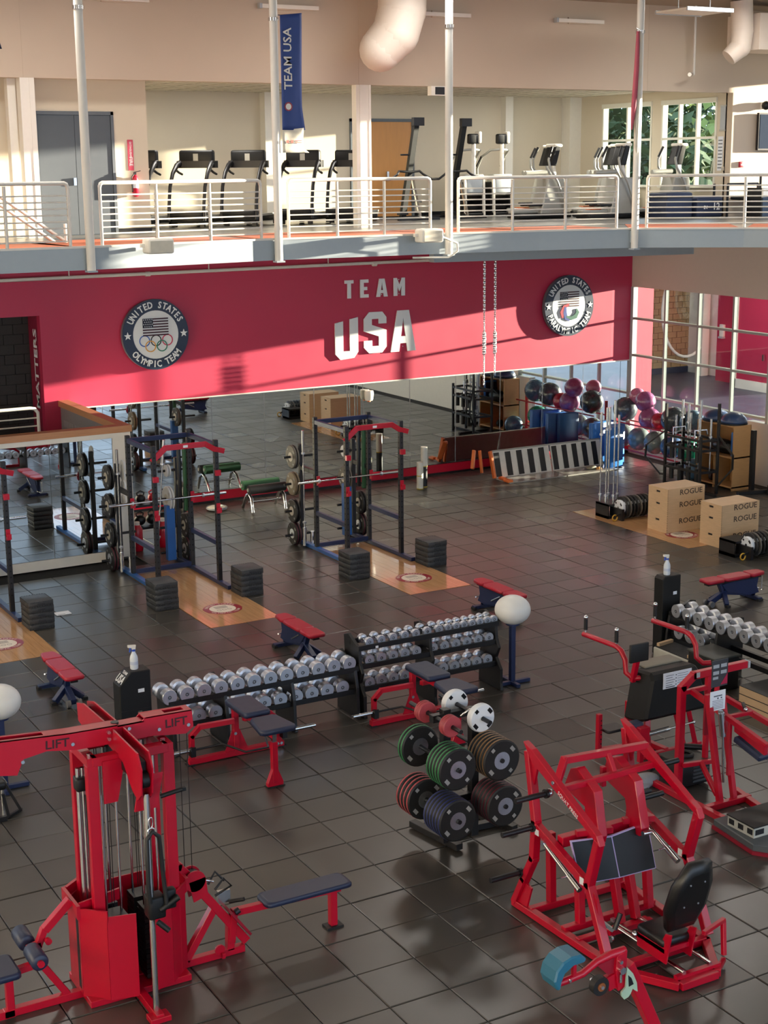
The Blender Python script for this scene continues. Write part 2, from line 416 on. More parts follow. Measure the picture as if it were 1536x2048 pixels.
def platform(xc, label, y0=21.14, y1=24.79):
    T = thing('lifting_platform', label, 'platform', (xc, (y0+y1)/2, 0), group='oak lifting platforms')
    obj('platform_base', MB().box(xc-.605, y0+.005, -.03, xc+.605, y1, -.02), JOINT, T)
    n = 10; wd = 1.21/n
    for k in range(n):
        a = xc-.605+k*wd; z = random.uniform(-.0008, .0008)
        obj('plank', MB().box(a+.001, y0+.004, -.02, a+wd-.001, y1, z), OAKP, T)
    c = Vector((xc-.01, y0+.9, .0015))
    obj('crest_disc', disc(MB(), c, 0, .22, (1, 0, 0), (0, 1, 0), .001), CRESTW, T)
    obj('crest_ring', disc(MB(), c, .22, .32, (1, 0, 0), (0, 1, 0), .0012), CREST, T)
    t = MB(); ring_text(t, 'UNITED STATES', c+Vector((0, 0, .0015)), .27, -62, 62, .07, (1, 0, 0), (0, 1, 0), .001)
    ring_text(t, 'OLYMPIC TEAM', c+Vector((0, 0, .0015)), .27, 238, 122, .07, (1, 0, 0), (0, 1, 0), .001, inward=True)
    obj('crest_lettering', t, CRESTW, T)
    fl = MB()
    for k in range(5): fl.box(xc-.12, c.y+.02+k*.028, .0026, xc+.1, c.y+.034+k*.028, .0032)
    for k in range(3): disc(fl, c+Vector((-.09+k*.09, -.07, .0012)), .03, .038, (1, 0, 0), (0, 1, 0), .001, 16)
    obj('crest_print', fl, mat('crest_grey', '#8b8079', .4), T)
platform(WOODX[0], 'oak platform cut by the left edge, under the leftmost power rack')
platform(WOODX[1], 'oak platform under the power rack nearest the half wall end')
platform(WOODX[2], 'oak platform under the power rack in front of the long mirror')
platform(19.188, 'oak platform beneath the stacked wooden jump boxes')
# ---------------------------------------------------------------- room: walls
ZM = 5.76                                    # mezzanine floor level
YW = 29.64                                   # face of the red wall
def wallbox(name, *b, m=None): return struct(name, MB().box(*b), m)
wallbox('wall_back', 8.94, YW, 2.32, 23.9, YW+.2, 5.35, m=REDWALL)
wallbox('wall_back_upper_left', -6, YW, 4.23, 8.94, YW+.2, 5.35, m=REDWALL)
struct('wall_back_low', MB().box(8.94, YW, -.1, 9.27, YW+.2, 2.32), REDWALL)
o = struct('wall_back_backing', MB().box(9.2, YW+.03, 0, 23.9, YW+.2, 2.32), BLACK)
wallbox('trim_1', 9.41, YW-.035, .05, 23.9, YW, .24, m=mat('red_kick_strip', '#b8102f', .35, var=.05))
wallbox('trim_2', 9.41, YW-.03, -.05, 23.9, YW, .05, m=BLACK)
wallbox('trim_3', 9.41, YW-.014, 2.30, 23.9, YW+.0, 2.325, m=RAILW)
# doorway at the far left: red jamb with upright lettering, charcoal block wall behind
jamb = struct('wall_jamb', MB().box(8.94, YW+.2, 0, 9.1, 30.45, 4.5), mat('dark_red_paint', '#7d1230', .6, var=.04))
lt = MB(); text(lt, 'MATTERS', .3, (8.938, 30.03, 3.12), (0, 0, 1), (0, 1, 0), .004, .016, sx=1.3)
obj('jamb_lettering', lt, LETTER, jamb)
blk = struct('wall_block_dark', MB().box(2, 30.62, 0, 9.3, 30.75, 4.6), mat('block_mortar', '#1d1b1a', .9))
struct('ceiling_doorway', MB().box(2, YW+.2, 4.35, 8.94, 30.6, 4.5), CEILD)
bme = None
for r in range(22):
    for q in range(17):
        x0 = 2.1+q*.41+(.205 if r % 2 else 0); z0 = .1+r*.205
        if x0+.4 > 9.3 or x0 < 5.2: continue
        if bme is None:
            p = obj('brick', MB().box(-.2, -.03, -.1+.004, .196, .0, .096), DARKB, blk); bme = p.data
        else:
            p = bpy.data.objects.new('brick', bme); COL.objects.link(p); p.parent = blk
        p.location = (x0+.2, 30.62+random.uniform(-.004, .004), z0+.1)
# half wall of the stair: white frame, oak cap, mirror in its face
struct('wall_stair', MB().box(-2, 26.03, 0, 9.4, 26.15, 2.38).box(9.28, 26.15, 0, 9.4, YW, 2.38), WHITE)
struct('wall_stair_inner', MB().box(9.265, 26.16, 0, 9.279, YW, 2.36), mat('grey_inner_wall', '#7f7a7b', .6))
tx = MB()
for k in range(26):
    y = 26.9+k*.1
    if k % 7 != 5: tx.box(9.262, y, 1.98, 9.265, y+.07, 2.12)
obj('inner_wall_print', tx, mat('print_grey', '#958f90', .6), bpy.data.objects['wall_stair_inner'])
wallbox('trim_4', -2, 25.97, 2.38, 9.43, 26.2, 2.5, m=OAK)
wallbox('trim_5', 9.22, 26.2, 2.38, 9.43, YW-.001, 2.5, m=OAK)
struct('trim_6', MB().box(-2, 25.985, 2.29, 9.4, 26.03, 2.38).box(9.05, 25.985, 0, 9.4, 26.03, 2.29), WHITE)
wallbox('baseboard_left', -2, 25.985, 0, 9.05, 26.03, .18, m=WHITE)
struct('floor_stair', MB().box(-2, 26.15, -.03, 9.28, YW+1, .9), mat('stair_floor', '#3c3a3a', .7))
T = thing('wall_mirror', 'mirror set into the white face of the half wall at left', 'mirror', (3.5, 26.02, 1.2))
for x0, x1 in ((-1.9, -.7), (-.69, .5), (.51, 1.7), (1.71, 2.9), (2.91, 4.1), (4.11, 5.3), (5.31, 6.6), (6.61, 7.86), (7.87, 9.045)):
    if x1 > 4: obj('mirror_panel', MB().box(x0, 26.0, .185, x1, 26.012, 2.285), MIRROR, T)
T = thing('wall_mirror', 'long row of mirror panels below the red wall', 'mirror', (16, YW, 1.2))
xs = [9.42, 10.14, 11.36, 12.57, 13.81, 15.03, 16.27, 17.5, 18.75, 20.0, 21.23, 22.45, 23.6, 23.88]
for a, b in zip(xs, xs[1:]):
    obj('mirror_panel', MB().box(a+.006, YW-.012, .25, b-.006, YW, 2.30), MIRROR, T)
    if b < 23.5: obj('joint_strip', MB().box(b-.009, YW-.016, .25, b+.009, YW-.001, 2.30), CHROME, T)

# right glass wall of the hall
XG = 23.9
struct('wall_right', MB().box(XG, 24.6, 4.13, XG+.15, YW, 5.35), mat('header_paint', '#c5bab0', .6, var=.03))
struct('wall_right_low', MB().box(XG, 24.3, -.1, XG+.15, YW, .12).box(XG-.05, 24.3, -.1, XG+.15, 25.35, 1.38), GREYP)
win = struct('window_1', MB().box(XG-.02, YW-.1, .12, XG+.12, YW, 4.13), GREYP)
FRM = mat('alu_frame', '#8f9a97', .45, .2, var=.04)
ys = [YW-.1-1.19*k for k in range(5)]
zs = [.12, 1.45, 2.42, 3.33, 4.13]
for k, y in enumerate(ys[1:]):
    obj('mullion', MB().box(XG-.01, y-.03, .12, XG+.07, y+.03, 4.13), FRM, win)
for z in zs[:-1]:
    obj('transom', MB().box(XG-.012, ys[-1], z, XG+.11, ys[0], z+.055), FRM, win)
for k in range(len(ys)-1):
    for a, b in zip(zs, zs[1:]):
        if k < 6: obj('pane', MB().box(XG+.045, ys[k+1]+.03, a+.055, XG+.053, ys[k]-.03, b), GLASS, win)
struct('wall_right_rest', MB().box(XG, -8, -.1, XG+.15, ys[-1]-.03, 5.35), WHITE)

# lobby beyond the glass
struct('floor_lobby', MB().box(24.05, 8, -.1, 36.5, 41, 0), mat('lobby_floor', '#454358', .38, var=.2, scale=1.5, spec=.4))
struct('wall_lobby_red', MB().box(24.06, YW+.02, 0, 24.62, 30.05, 5.2), REDWALL)
lw = struct('wall_lobby_block', MB().box(24.6, 40.5, 0, 35.3, 40.7, 5.2), mat('tan_mortar', '#5d4d3c', .9))
bme = None
for r in range(20):
    for q in range(11):
        x0 = 31.6+q*.41+(.2 if r % 2 else 0)
        if x0 > 35.1: continue
        if bme is None: p = obj('brick', MB().box(.004, -.03, .006, .392, 0, .196), TANB, lw); bme = p.data
        else: p = bpy.data.objects.new('brick', bme); COL.objects.link(p); p.parent = lw
        p.location = (x0, 40.5+random.uniform(-.004, .004), .2+r*.205)
struct('baseboard_lobby', MB().box(31, 40.44, 0, 35.2, 40.5, .2), mat('lobby_base_blue', '#27304c', .6))
struct('wall_lobby_right', MB().box(35.2, 38.9, 0, 35.35, 40.5, 4.6).box(35.2, 36.0, 0, 35.35, 37.55, 4.6).box(35.2, 37.55, 0, 35.35, 38.9, .25).box(35.2, 37.55, 4.0, 35.35, 38.9, 4.6), WHITE)
w2 = struct('window_2', MB().box(35.18, 38.72, .25, 35.3, 38.9, 4), WHITE)
obj('transom', MB().box(35.18, 37.55, 1.7, 35.3, 38.8, 1.78), WHITE, w2)
obj('pane', MB().box(35.24, 37.5, .25, 35.25, 38.8, 4), GLASS, w2)
struct('wall_lobby_pier', MB().box(34.5, 36.75, 0, 34.75, 38.25, 4.6), REDWALL)
dr = struct('door_1', MB().box(33.9, 35.0, 0, 34.0, 36.75, 4.4), REDWALL)
obj('door_frame', MB().box(33.86, 36.6, 0, 33.98, 36.75, 4.4).box(33.86, 35.0, 0, 33.98, 35.14, 4.4).box(33.86, 35.0, 0, 33.98, 36.7, .3), WHITE, dr)
obj('door_handle', MB().box(33.8, 35.3, 1.0, 33.86, 35.36, 1.2), CHROME, dr)
T = thing('wall_sconce', 'cream wall sconce on the red pier beyond the glass wall', 'sconce', (34.5, 37.7, 3.1))
obj('shade', MB().lathe([(.16, 0), (.2, .25), (.18, .5)], (34.42, 37.7, 2.9), (0, 0, 1), 12), mat('cream_shade', '#efdcae', .6), T)
T = thing('wall_dispenser', 'small white dispenser on the red pier in the lobby', 'dispenser', (34.48, 37.9, 1.2))
obj('body', MB().rbox(34.4, 37.85, 1.5, 34.5, 38.05, 1.9, .02), WHITE, T); obj('tray', MB().box(34.36, 37.85, 1.44, 34.5, 38.05, 1.5), GREYP, T)
T = thing('arch_hoop', 'tall pale hoop arch standing before the lobby corner', 'arch', (33.9, 39.6, 0))
obj('hoop', MB().pipe([(34.2+1.1*math.cos(a), 39.4, 2.3+1.6*math.sin(a)) for a in [PI*.5+PI*1.2*i/20 for i in range(21)]], .05, 8).box(34.8, 39.3, 0, 35.1, 39.6, 4.5), WHITE, T)
struct('ground', MB().box(-20, 41, -.3, 140, 120, -.12).box(36.5, -60, -.3, 140, 41, -.12), mat('ground_grass', '#5b6a3a', .9, var=.3, scale=1))

# ---------------------------------------------------------------- mezzanine
EDGE = [(-6, 24.85), (2, 24.9), (8.48, 25.05), (12.27, 25.6), (15.9, 25.48), (18.0, 25.3), (20.07, 24.94), (21.9, 23.6), (23.4, 22.0), (25, 19.5), (26.6, 16), (27.8, 12), (28.4, 8), (28.4, -8)]
def ribbon(mb, pts, z0, z1, t):
    for a, b in zip(pts, pts[1:]):
        d = Vector((b[0]-a[0], b[1]-a[1], 0)).normalized(); n = Vector((-d.y, d.x, 0))*t
        mb.add([(a[0], a[1], z0), (b[0], b[1], z0), (b[0]+n.x, b[1]+n.y, z0), (a[0]+n.x, a[1]+n.y, z0), (a[0], a[1], z1), (b[0], b[1], z1), (b[0]+n.x, b[1]+n.y, z1), (a[0]+n.x, a[1]+n.y, z1)],
               [(0, 3, 2, 1), (4, 5, 6, 7), (0, 1, 5, 4), (1, 2, 6, 5), (2, 3, 7, 6), (3, 0, 4, 7)])
    return mb
def off(pts, t):
    out = []
    for i, p in enumerate(pts):
        a = pts[max(0, i-1)]; b = pts[min(len(pts)-1, i+1)]; d = Vector((b[0]-a[0], b[1]-a[1])).normalized()
        out.append((p[0]-d.y*t, p[1]+d.x*t))
    return out
def slab(poly, z0, z1): return MB().prism(poly, (0, 0, z0), (1, 0, 0), (0, 1, 0), (0, 0, z1-z0))
e1 = off(EDGE, .08)
struct('floor_mezzanine', slab(e1 + [(31, -8), (31, YW), (-6, YW)], ZM-.28, ZM-.012), UFLOOR)
e2 = off(EDGE, 3.0)
tr = struct('floor_track', ribbon(MB(), off(EDGE, .1), ZM-.012, ZM, 2.9), TRACK)
struct('floor_upper_back', MB().box(-6, YW, ZM-.28, 27.2, 36.5, ZM-.012), UFLOOR)
struct('floor_upper_side', slab(e2 + [(31, -8), (31, YW), (-6, YW)], ZM-.012, ZM-.002), UFLOOR)
struct('beam_fascia', ribbon(MB(), EDGE, ZM-.37, ZM+.02, .06), FASC)
struct('trim_7', ribbon(MB(), off(EDGE, -.015), ZM+.0, ZM+.035, .09), RAILW)
struct('beam_lower', MB().beam((16.8, 27.5, 5.24), (31, 27.5, 5.1), .2, .3).beam((10, 28.8, 5.3), (18.5, 27.6, 5.3), .14, .1), FASC)
struct('ceiling_under_mezzanine', MB().box(-6, 26.5, 5.36, 36.5, YW, 5.42).box(24.0, 8, 5.30, 36.5, 41, 5.36), CEIL)
# upper back wall, bulkhead, ceiling
struct('wall_bulkhead', MB().box(-6, YW, 8.8, 31, YW+.25, 10.9).box(26.95, YW, ZM-.3, 31, YW+.25, 8.8), WARMW)
struct('trim_8', MB().box(8.9, YW-.006, 8.8, 8.93, YW, 10.8).box(16.27, YW-.006, 8.8, 16.29, YW, 10.8).box(24.2, YW-.006, 8.8, 24.22, YW, 10.8), WARMW)
struct('ceiling', MB().box(-8, -8, 10.78, 31, YW+.2, 10.9), CEILD)
struct('wall_upper_back', MB().box(11.75, 36.3, ZM-.3, 27, 36.45, 9.1), CREAM)
struct('wall_upper_left', MB().box(-6, 30.6, ZM-.3, 9.35, 30.75, 9.1).box(11.02, 30.6, ZM-.3, 11.75, 30.75, 9.1).box(9.35, 30.6, 8.22, 11.02, 30.75, 9.1).box(11.6, 30.75, ZM-.3, 11.75, 36.4, 9.1), CREAM)
struct('baseboard_upper_left', MB().box(11.02, 30.585, ZM-.01, 11.76, 30.6, ZM+.1), BLACK)
struct('baseboard_upper_back', MB().box(11.76, 36.28, ZM-.01, 26.9, 36.3, ZM+.1), BLACK)
struct('ceiling_upper_back', MB().box(-6, YW+.25, 8.95, 27.1, 36.4, 9.05), CEIL)
gr = MB()
for k in range(12): gr.box(11.8, 30.4+k*.52, 8.943, 26.8, 30.42+k*.52, 8.95)
for k in range(24): gr.box(12+k*.61, 30, 8.943, 12.02+k*.61, 36.3, 8.95)
struct('trim_9', gr, mat('ceiling_grid', '#b5ae9e', .7))
d2 = struct('door_2', MB().box(9.35, 30.62, ZM, 11.02, 30.7, 8.22), DOORG)
for x0, x1 in ((9.42, 10.18), (10.19, 10.95)): obj('door_panel', MB().box(x0, 30.6, ZM, x1, 30.62, 8.14), DOORG, d2)
obj('door_frame', MB().box(9.35, 30.58, ZM, 9.41, 30.62, 8.22).box(10.96, 30.58, ZM, 11.02, 30.62, 8.22).box(9.35, 30.58, 8.15, 11.02, 30.62, 8.22), mat('grey_door_frame', '#5d656d', .5), d2)
obj('door_handle', MB().box(10.1, 30.55, 6.75, 10.16, 30.6, 6.9), CHROME, d2)
d3 = struct('door_3', MB().box(19.7, 36.25, ZM, 21.5, 36.3, 8.25), mat('door_oak', '#c48d52', .45, var=.1, scale=2, stretch=(6, 6, 1)))
obj('door_frame', MB().box(19.62, 36.22, ZM, 19.7, 36.3, 8.33).box(21.5, 36.22, ZM, 21.58, 36.3, 8.33).box(19.62, 36.22, 8.25, 21.58, 36.3, 8.33), mat('grey_door_frame', '#5d656d', .5), d3)
obj('door_handle', MB().box(20.7, 36.18, 6.7, 20.76, 36.25, 6.95), CHROME, d3)
# columns standing in the opening and against the back wall
struct('column_1', MB().box(8.82, YW-.02, ZM, 9.08, YW+.22, 8.8).box(9.0, YW-.03, ZM, 9.1, YW+.02, 8.8).box(8.66, YW+.3, ZM, 8.82, YW+.5, 8.8), WHITE)
struct('column_2', MB().box(16.28, YW-.02, ZM, 16.52, YW+.22, 8.8).box(16.2, YW, ZM, 16.28, YW+.2, 8.8).box(16.5, YW-.03, ZM, 16.55, YW+.02, 8.8), WHITE)
struct('column_3', MB().box(17.02, 36.0, ZM, 17.32, 36.3, 8.95), WHITE)
struct('column_4', MB().box(24.45, 36.05, ZM, 24.7, 36.3, 8.95), WHITE)
struct('column_5', MB().box(26.55, 35.9, ZM, 26.95, 36.3, 8.95), WHITE)
# east wall of the upper room with its two windows
XE = 26.95
struct('wall_upper_right', MB().box(XE, YW+.2, ZM-.3, XE+.2, 36.4, 6.5).box(XE, YW+.2, 8.72, XE+.2, 36.4, 9.1).box(XE, YW+.2, 6.5, XE+.2, 30.2, 8.72).box(XE, 32.35, 6.5, XE+.2, 32.75, 8.72).box(XE, 34.9, 6.5, XE+.2, 36.4, 8.72), CREAM)
FW = mat('window_frame_white', '#e2e2d6', .45, var=.03)
for n, ya, yb, ms in ((3, 30.2, 32.35, (30.95, 31.65)), (4, 32.75, 34.9, (33.8,))):
    W = struct('window_%d' % n, MB().box(XE-.05, ya, 8.6, XE+.1, yb, 8.72), FW)
    obj('sill', MB().box(XE-.1, ya, 6.47, XE+.1, yb, 6.53), FW, W)
    for y in (ya+.03, yb-.03): obj('jamb', MB().box(XE-.02, y-.03, 6.53, XE+.12, y+.03, 8.6), FW, W)
    for y in ms: obj('mullion', MB().box(XE-.02, y-.03, 6.53, XE+.1, y+.03, 8.6), FW, W)
    obj('transom', MB().box(XE-.015, ya, 7.7, XE+.09, yb, 7.76), FW, W)
    cuts = [ya]+list(ms)+[yb]
    for a, b in zip(cuts, cuts[1:]):
        for c, d in ((6.53, 7.7), (7.76, 8.6)): obj('pane', MB().box(XE+.04, a+.03, c, XE+.048, b-.03, d), GLASS, W)
# shell out of view
struct('wall_left', MB().box(-8.2, -8, -.1, -8, YW, 10.9).box(-6.1, YW, ZM-.3, -6, 36.4, 9.1), WHITE)
struct('wall_front', MB().box(-8, -8.2, -.1, 31, -8, 1.0).box(-8, -8.2, 9.4, 31, -8, 10.9).box(-8, -8.2, 1, -6, -8, 9.4).box(29, -8.2, 1, 31, -8, 9.4), WHITE)
mb = MB().box(31, -8, ZM-.3, 31.2, YW, 6.6).box(31, -8, 9.3, 31.2, YW, 10.9)
for y in range(-8, 30, 4): mb.box(31, y, 6.6, 31.2, y+.8, 9.3)
struct('wall_right_upper', mb, WHITE)
# ---------------------------------------------------------------- red wall signs
def P2(l): return l
LET = {
 'T': [[(0, 1), (0, .82), (.3, .82), (.3, 0), (.7, 0), (.7, .82), (1, .82), (1, 1)]],
 'E': [[(0, 0), (.95, 0), (.95, .18), (.4, .18), (.4, .41), (.8, .41), (.8, .59), (.4, .59), (.4, .82), (.95, .82), (.95, 1), (0, 1)]],
 'M': [[(0, 0), (.32, 0), (.32, .55), (.5, .25), (.68, .55), (.68, 0), (1, 0), (1, 1), (.72, 1), (.5, .62), (.28, 1), (0, 1)]],
 'A': [[(0, 0), (.33, 0), (.5, .82), (.5, 1), (.27, 1)], [(1, 0), (.67, 0), (.5, .82), (.5, 1), (.73, 1)], [(.3, .2), (.7, .2), (.66, .37), (.34, .37)]],
 'U': [[(0, .88), (.35, .92), (.35, .2), (.64, .2), (.64, .96), (1, 1), (1, .17), (.82, .03), (.22, 0), (0, .14)]],
 'S': [[(1, .71), (1, .86), (.82, 1), (.24, 1), (0, .84), (0, .54), (.66, .4), (.66, .17), (.36, .17), (.36, .31), (0, .31), (0, .14), (.22, 0), (.8, 0), (1, .14), (1, .55), (.35, .69), (.35, .83), (.66, .83), (.66, .71)]],
}
def wall_letter(ch, x, z, wd, ht, label, grp):
    T = thing('wall_letter', label, 'letter', (x+wd/2, YW, z), group=grp)
    mb = MB()
    for i, pl in enumerate(LET[ch]): mb.prism(pl, (x, YW-.05+i*.001, z), (wd, 0, 0), (0, 0, ht), (0, .03, 0))
    obj('letter_face', mb, LETTER, T)
    st = MB()
    for a, b in ((.5, .9), (.5, .12)): st.cyl((x+wd*a if ch not in 'U' else x+wd*.2, YW-.02, z+ht*b), (x+wd*a if ch not in 'U' else x+wd*.2, YW, z+ht*b), .012, n=6)
    obj('standoff', st, CHROME, T)
for ch, x, lab in zip('TEAM', (15.83, 16.22, 16.63, 17.08), ('white capital T opening the word TEAM', 'white capital E in the word TEAM on red wall', 'small white capital A above the S of USA', 'white capital M ending the word TEAM')):
    wall_letter(ch, x, 4.23, .22 if ch in 'TE' else .29, .40, lab, 'small letters of TEAM')
for ch, x, z, h, lab in (('U', 15.57, 2.88, .93, 'large white capital U on the red wall'), ('S', 16.3, 2.98, .92, 'large white capital S on the red wall'), ('A', 16.99, 2.97, .93, 'large white capital A on the red wall beside the S')):
    wall_letter(ch, x, z, .58 if ch != 'A' else .66, h, lab, 'large letters of USA')
EMB = mat('emblem_navy', '#1f2c44', .45, var=.05)
def emblem(x, z, label, bottom, para):
    T = thing('wall_emblem', label, 'emblem', (x, YW, z), group='round team emblems')
    ux, uy = Vector((1, 0, 0)), Vector((0, 0, 1)); c = Vector((x, YW-.13, z)); nz = ux.cross(uy)    # nz = -y
    obj('backing', disc(MB(), c, 0, .73, ux, -uy, .09), mat('emblem_side', '#5a616b', .5), T)
    obj('ring', disc(MB(), c+nz*.001, .5, .725, ux, uy, .012), EMB, T)
    obj('centre_disc', disc(MB(), c+nz*.001, 0, .5, ux, uy, .006), mat('emblem_white', '#d5d9dc', .4, var=.02), T)
    L1 = MB(); ring_text(L1, 'UNITED STATES', c+nz*.013, .61, -61, 61, .19, ux, uy, .012, .022, sx=.82); o = obj('top_lettering', L1, LETTER, T); o['kind'] = 'stuff'
    L2 = MB(); a = 68 if para else 50
    ring_text(L2, bottom, c+nz*.013, .61, 180+a, 180-a, .19, ux, uy, .012, .022, inward=True, sx=.82); o = obj('bottom_lettering', L2, LETTER, T); o['kind'] = 'stuff'
    for sx in (-1, 1):
        obj('star', MB().prism(star(0, 0, .085), c+ux*(.615*sx)+nz*.013, ux, uy, nz*.01), LETTER, T)
    flag(c+uy*.16+nz*.007, ux, uy, .56, .36, T)
    if not para:
        for k, (dx, dy, col) in enumerate(((-.25, -.12, '#3d63b0'), (0, -.12, '#26272b'), (.25, -.12, '#c23a5a'), (-.125, -.235, '#d39a45'), (.125, -.235, '#2f7a63'))):
            obj('ring_mark', disc(MB(), c+ux*dx+uy*dy+nz*(.007+.001*k), .098, .12, ux, uy, .006, 28), mat('ring_col_%d' % k, col, .5), T)
    else:
        for k, (pts, col) in enumerate((([(-.2, -.28), (-.23, -.15), (-.16, -.02), (-.02, .04)], '#9c2a3c'), ([(-.13, -.02), (-.14, -.16), (-.1, -.29), (0, -.34)], '#2b3f86'), ([(-.1, -.25), (.05, -.3), (.18, -.26), (.24, -.16), (.2, -.09)], '#2d5f50'))):
            v = []; n = len(pts)
            q = [Vector((p[0], p[1])) for p in pts]
            l, r = [], []
            for i, p in enumerate(q):
                d = (q[min(n-1, i+1)]-q[max(0, i-1)]).normalized(); wd = .045*math.sin(PI*(i+.5)/n)+.008
                l.append((p.x-d.y*wd, p.y+d.x*wd)); r.append((p.x+d.y*wd, p.y-d.x*wd))
            obj('swoosh_mark', MB().prism(l+r[::-1], c+nz*(.007+.001*k), ux, uy, nz*.02), mat('agito_%d' % k, col, .45), T)
emblem(11.33, 3.72, 'round navy emblem with five coloured rings reading OLYMPIC TEAM', 'OLYMPIC TEAM', False)
emblem(21.9, 3.77, 'round navy emblem reading PARALYMPIC TEAM at the right of the red wall', 'PARALYMPIC TEAM', True)
# dispenser on the mirror
T = thing('wall_dispenser', 'small cream dispenser fixed high on the long mirror', 'dispenser', (16.37, YW-.05, 2.03))
obj('body', MB().lathe([(.085, 0), (.1, .05), (.11, .16), (.1, .22)], (16.37, YW-.11, 1.93), (0, 0, 1), 12), WHITE, T)
obj('nozzle', MB().cyl((16.37, YW-.11, 1.9), (16.37, YW-.11, 1.93), .04), ORANGE, T)

# ---------------------------------------------------------------- mezzanine fittings
POLES = [(8.48, 24.97, 'pale tube column left of the grey double door'), (12.27, 25.5, 'pale tube column carrying the blue banner'), (15.9, 25.38, 'pale tube column beside the right wall speaker'), (20.07, 24.84, 'pale tube column carrying the furled red and white flag')]
for x, y, lab in POLES:
    T = thing('tube_column', lab, 'column', (x, y, 5.3), group='tube columns along the balcony edge')
    obj('shaft', MB().cyl((x, y, 5.36), (x, y, 10.78), .075, n=16), RAILW, T)
    obj('bracket', MB().box(x-.05, y, 5.5, x+.05, y+.1, 5.74).cbox((x, y, 5.37), .17, .17, .03), FASC, T)
    obj('collar', MB().cyl((x, y, 9.62), (x, y, 9.68), .095, n=16), CHROME, T)
def edge_pt(x):
    for a, b in zip(EDGE, EDGE[1:]):
        if a[0] <= x <= b[0]: return a[1]+(b[1]-a[1])*(x-a[0])/(b[0]-a[0])
    return EDGE[-1][1]
def railing(pts, label):
    """posts on pts (x, y); bars run straight between"""
    a, b = Vector((*pts[0], ZM+.02)), Vector((*pts[-1], ZM+.02))
    T = thing('guard_railing', label, 'railing', tuple((a+b)/2), group='balcony railing panels')
    H = 1.06; up = Vector((0, 0, 1))
    P = [Vector((*p, ZM+.02)) for p in pts]
    d = (P[1]-P[0]).normalized()*.06; e = (P[-1]-P[-2]).normalized()*.06
    top = [P[0]+up*(H-.08), P[0]+up*(H-.02)+d*.3, P[0]+up*H+d] + [p+up*H for p in P[1:-1]] + [P[-1]+up*H-e, P[-1]+up*(H-.02)-e*.3, P[-1]+up*(H-.08)]
    obj('top_rail', MB().pipe(top, .034, 8), RAILW, T)
    for i, p in enumerate(P):
        obj('post', MB().cyl(p, p+up*(H-.04), .03, n=8), RAILW, T)
    for k in range(8):
        z = .1+k*.108; m = MB()
        obj('bar', m.pipe([p+up*z for p in P], .0145, 6), RAILW, T)
def lerp(a, b, n): return [(a[0]+(b[0]-a[0])*i/n, a[1]+(b[1]-a[1])*i/n) for i in range(n+1)]
railing(lerp((4.9, 24.98), (8.18, 25.1), 3), 'railing panel left of the first tube column, cut by the frame')
railing(lerp((8.76, 25.16), (11.98, 25.62), 3), 'railing panel below the grey double door and extinguisher')
railing(lerp((12.56, 25.66), (15.58, 25.56), 3), 'railing panel between banner column and right wall speaker')
railing(lerp((16.2, 25.52), (19.75, 25.05), 3), 'railing panel in front of the stair climbers')
railing(lerp((20.35, 24.82), (21.95, 23.66), 1)+[(23.46, 22.08)], 'railing panel at far right in front of the navy soft blocks')
# loudspeakers on the fascia
for x, y, lab in ((9.62, 24.8, 'white wall loudspeaker on the fascia under the second railing panel'), (15.28, 25.15, 'white wall loudspeaker on the fascia beside the third tube column')):
    T = thing('wall_speaker', lab, 'speaker', (x, y, 5.78), group='white wall loudspeakers')
    obj('cabinet', MB().rbox(x-.24, y-.2, 5.64, x+.24, y+.12, 5.9, .04), WHITE, T)
    obj('grille', MB().box(x-.2, y-.212, 5.67, x+.2, y-.199, 5.86), mat('speaker_grille', '#c9c5b6', .6), T)
    obj('bracket', MB().cbox((x-.27, y, 5.78), .07, .08, .06).box(x-.05, y+.1, 5.7, x+.05, y+.32, 5.76), WHITE, T)
T = thing('speaker_cable', 'white cable looping below the right wall loudspeaker', 'cable', (15.7, 25.3, 5.5))
obj('cable', MB().pipe([(15.54, 25.12, 5.75), (15.7, 25.16, 5.7), (15.98, 25.2, 5.6), (15.99, 25.2, 5.45), (15.8, 25.24, 5.33), (15.2, 25.6, 5.33)], .022, 6), WHITE, T)
# banners
def cloth(mb, x, y, z0, z1, wd, n=8, m=24, amp=.03, flare=0.05):
    v = []; fs = []
    for i in range(m+1):
        t = i/m; z = z1+(z0-z1)*t
        for j in range(n+1):
            u = j/n; v.append((x+u*(wd+flare*max(0, t-.8)*5*u), y+amp*math.sin(u*5+t*4)*u, z+.05*u*(1-t)))
    for i in range(m):
        for j in range(n): a = i*(n+1)+j; fs.append((a, a+1, a+n+2, a+n+1))
    return mb.add(v, fs, True)
T = thing('banner', 'blue hanging banner reading TEAM USA with white foot', 'banner', (12.4, 25.35, 8.5))
def solid(o, t=.004): md = o.modifiers.new('thick', 'SOLIDIFY'); md.thickness = t; return o
BX, BY = 12.36, 25.42
solid(obj('blue_cloth', cloth(MB(), BX, BY, 7.73, 9.72, .42), mat('banner_blue', '#27407e', .6, var=.08), T))
solid(obj('white_cloth', cloth(MB(), BX, BY, 7.33, 7.72, .42, m=6, flare=.12), mat('banner_white', '#c9c4b6', .65), T))
t = MB(); text(t, 'TEAM USA', .225, (BX+.13, BY-.035, 8.97), (0, 0, 1), (-1, 0, 0), .003, .012, sx=1.02); obj('lettering', t, mat('banner_print', '#d9d6cf', .6), T)
t = MB(); disc(t, (BX+.12, BY-.03, 8.14), .055, .08, (1, 0, 0), (0, 0, 1), .003, 20)
obj('round_mark', t, CREST, T)
obj('round_mark_white', disc(MB(), (BX+.12, BY-.03, 8.14), 0, .055, (1, 0, 0), (0, 0, 1), .003, 20), mat('banner_print', '#d9d6cf', .6), T)
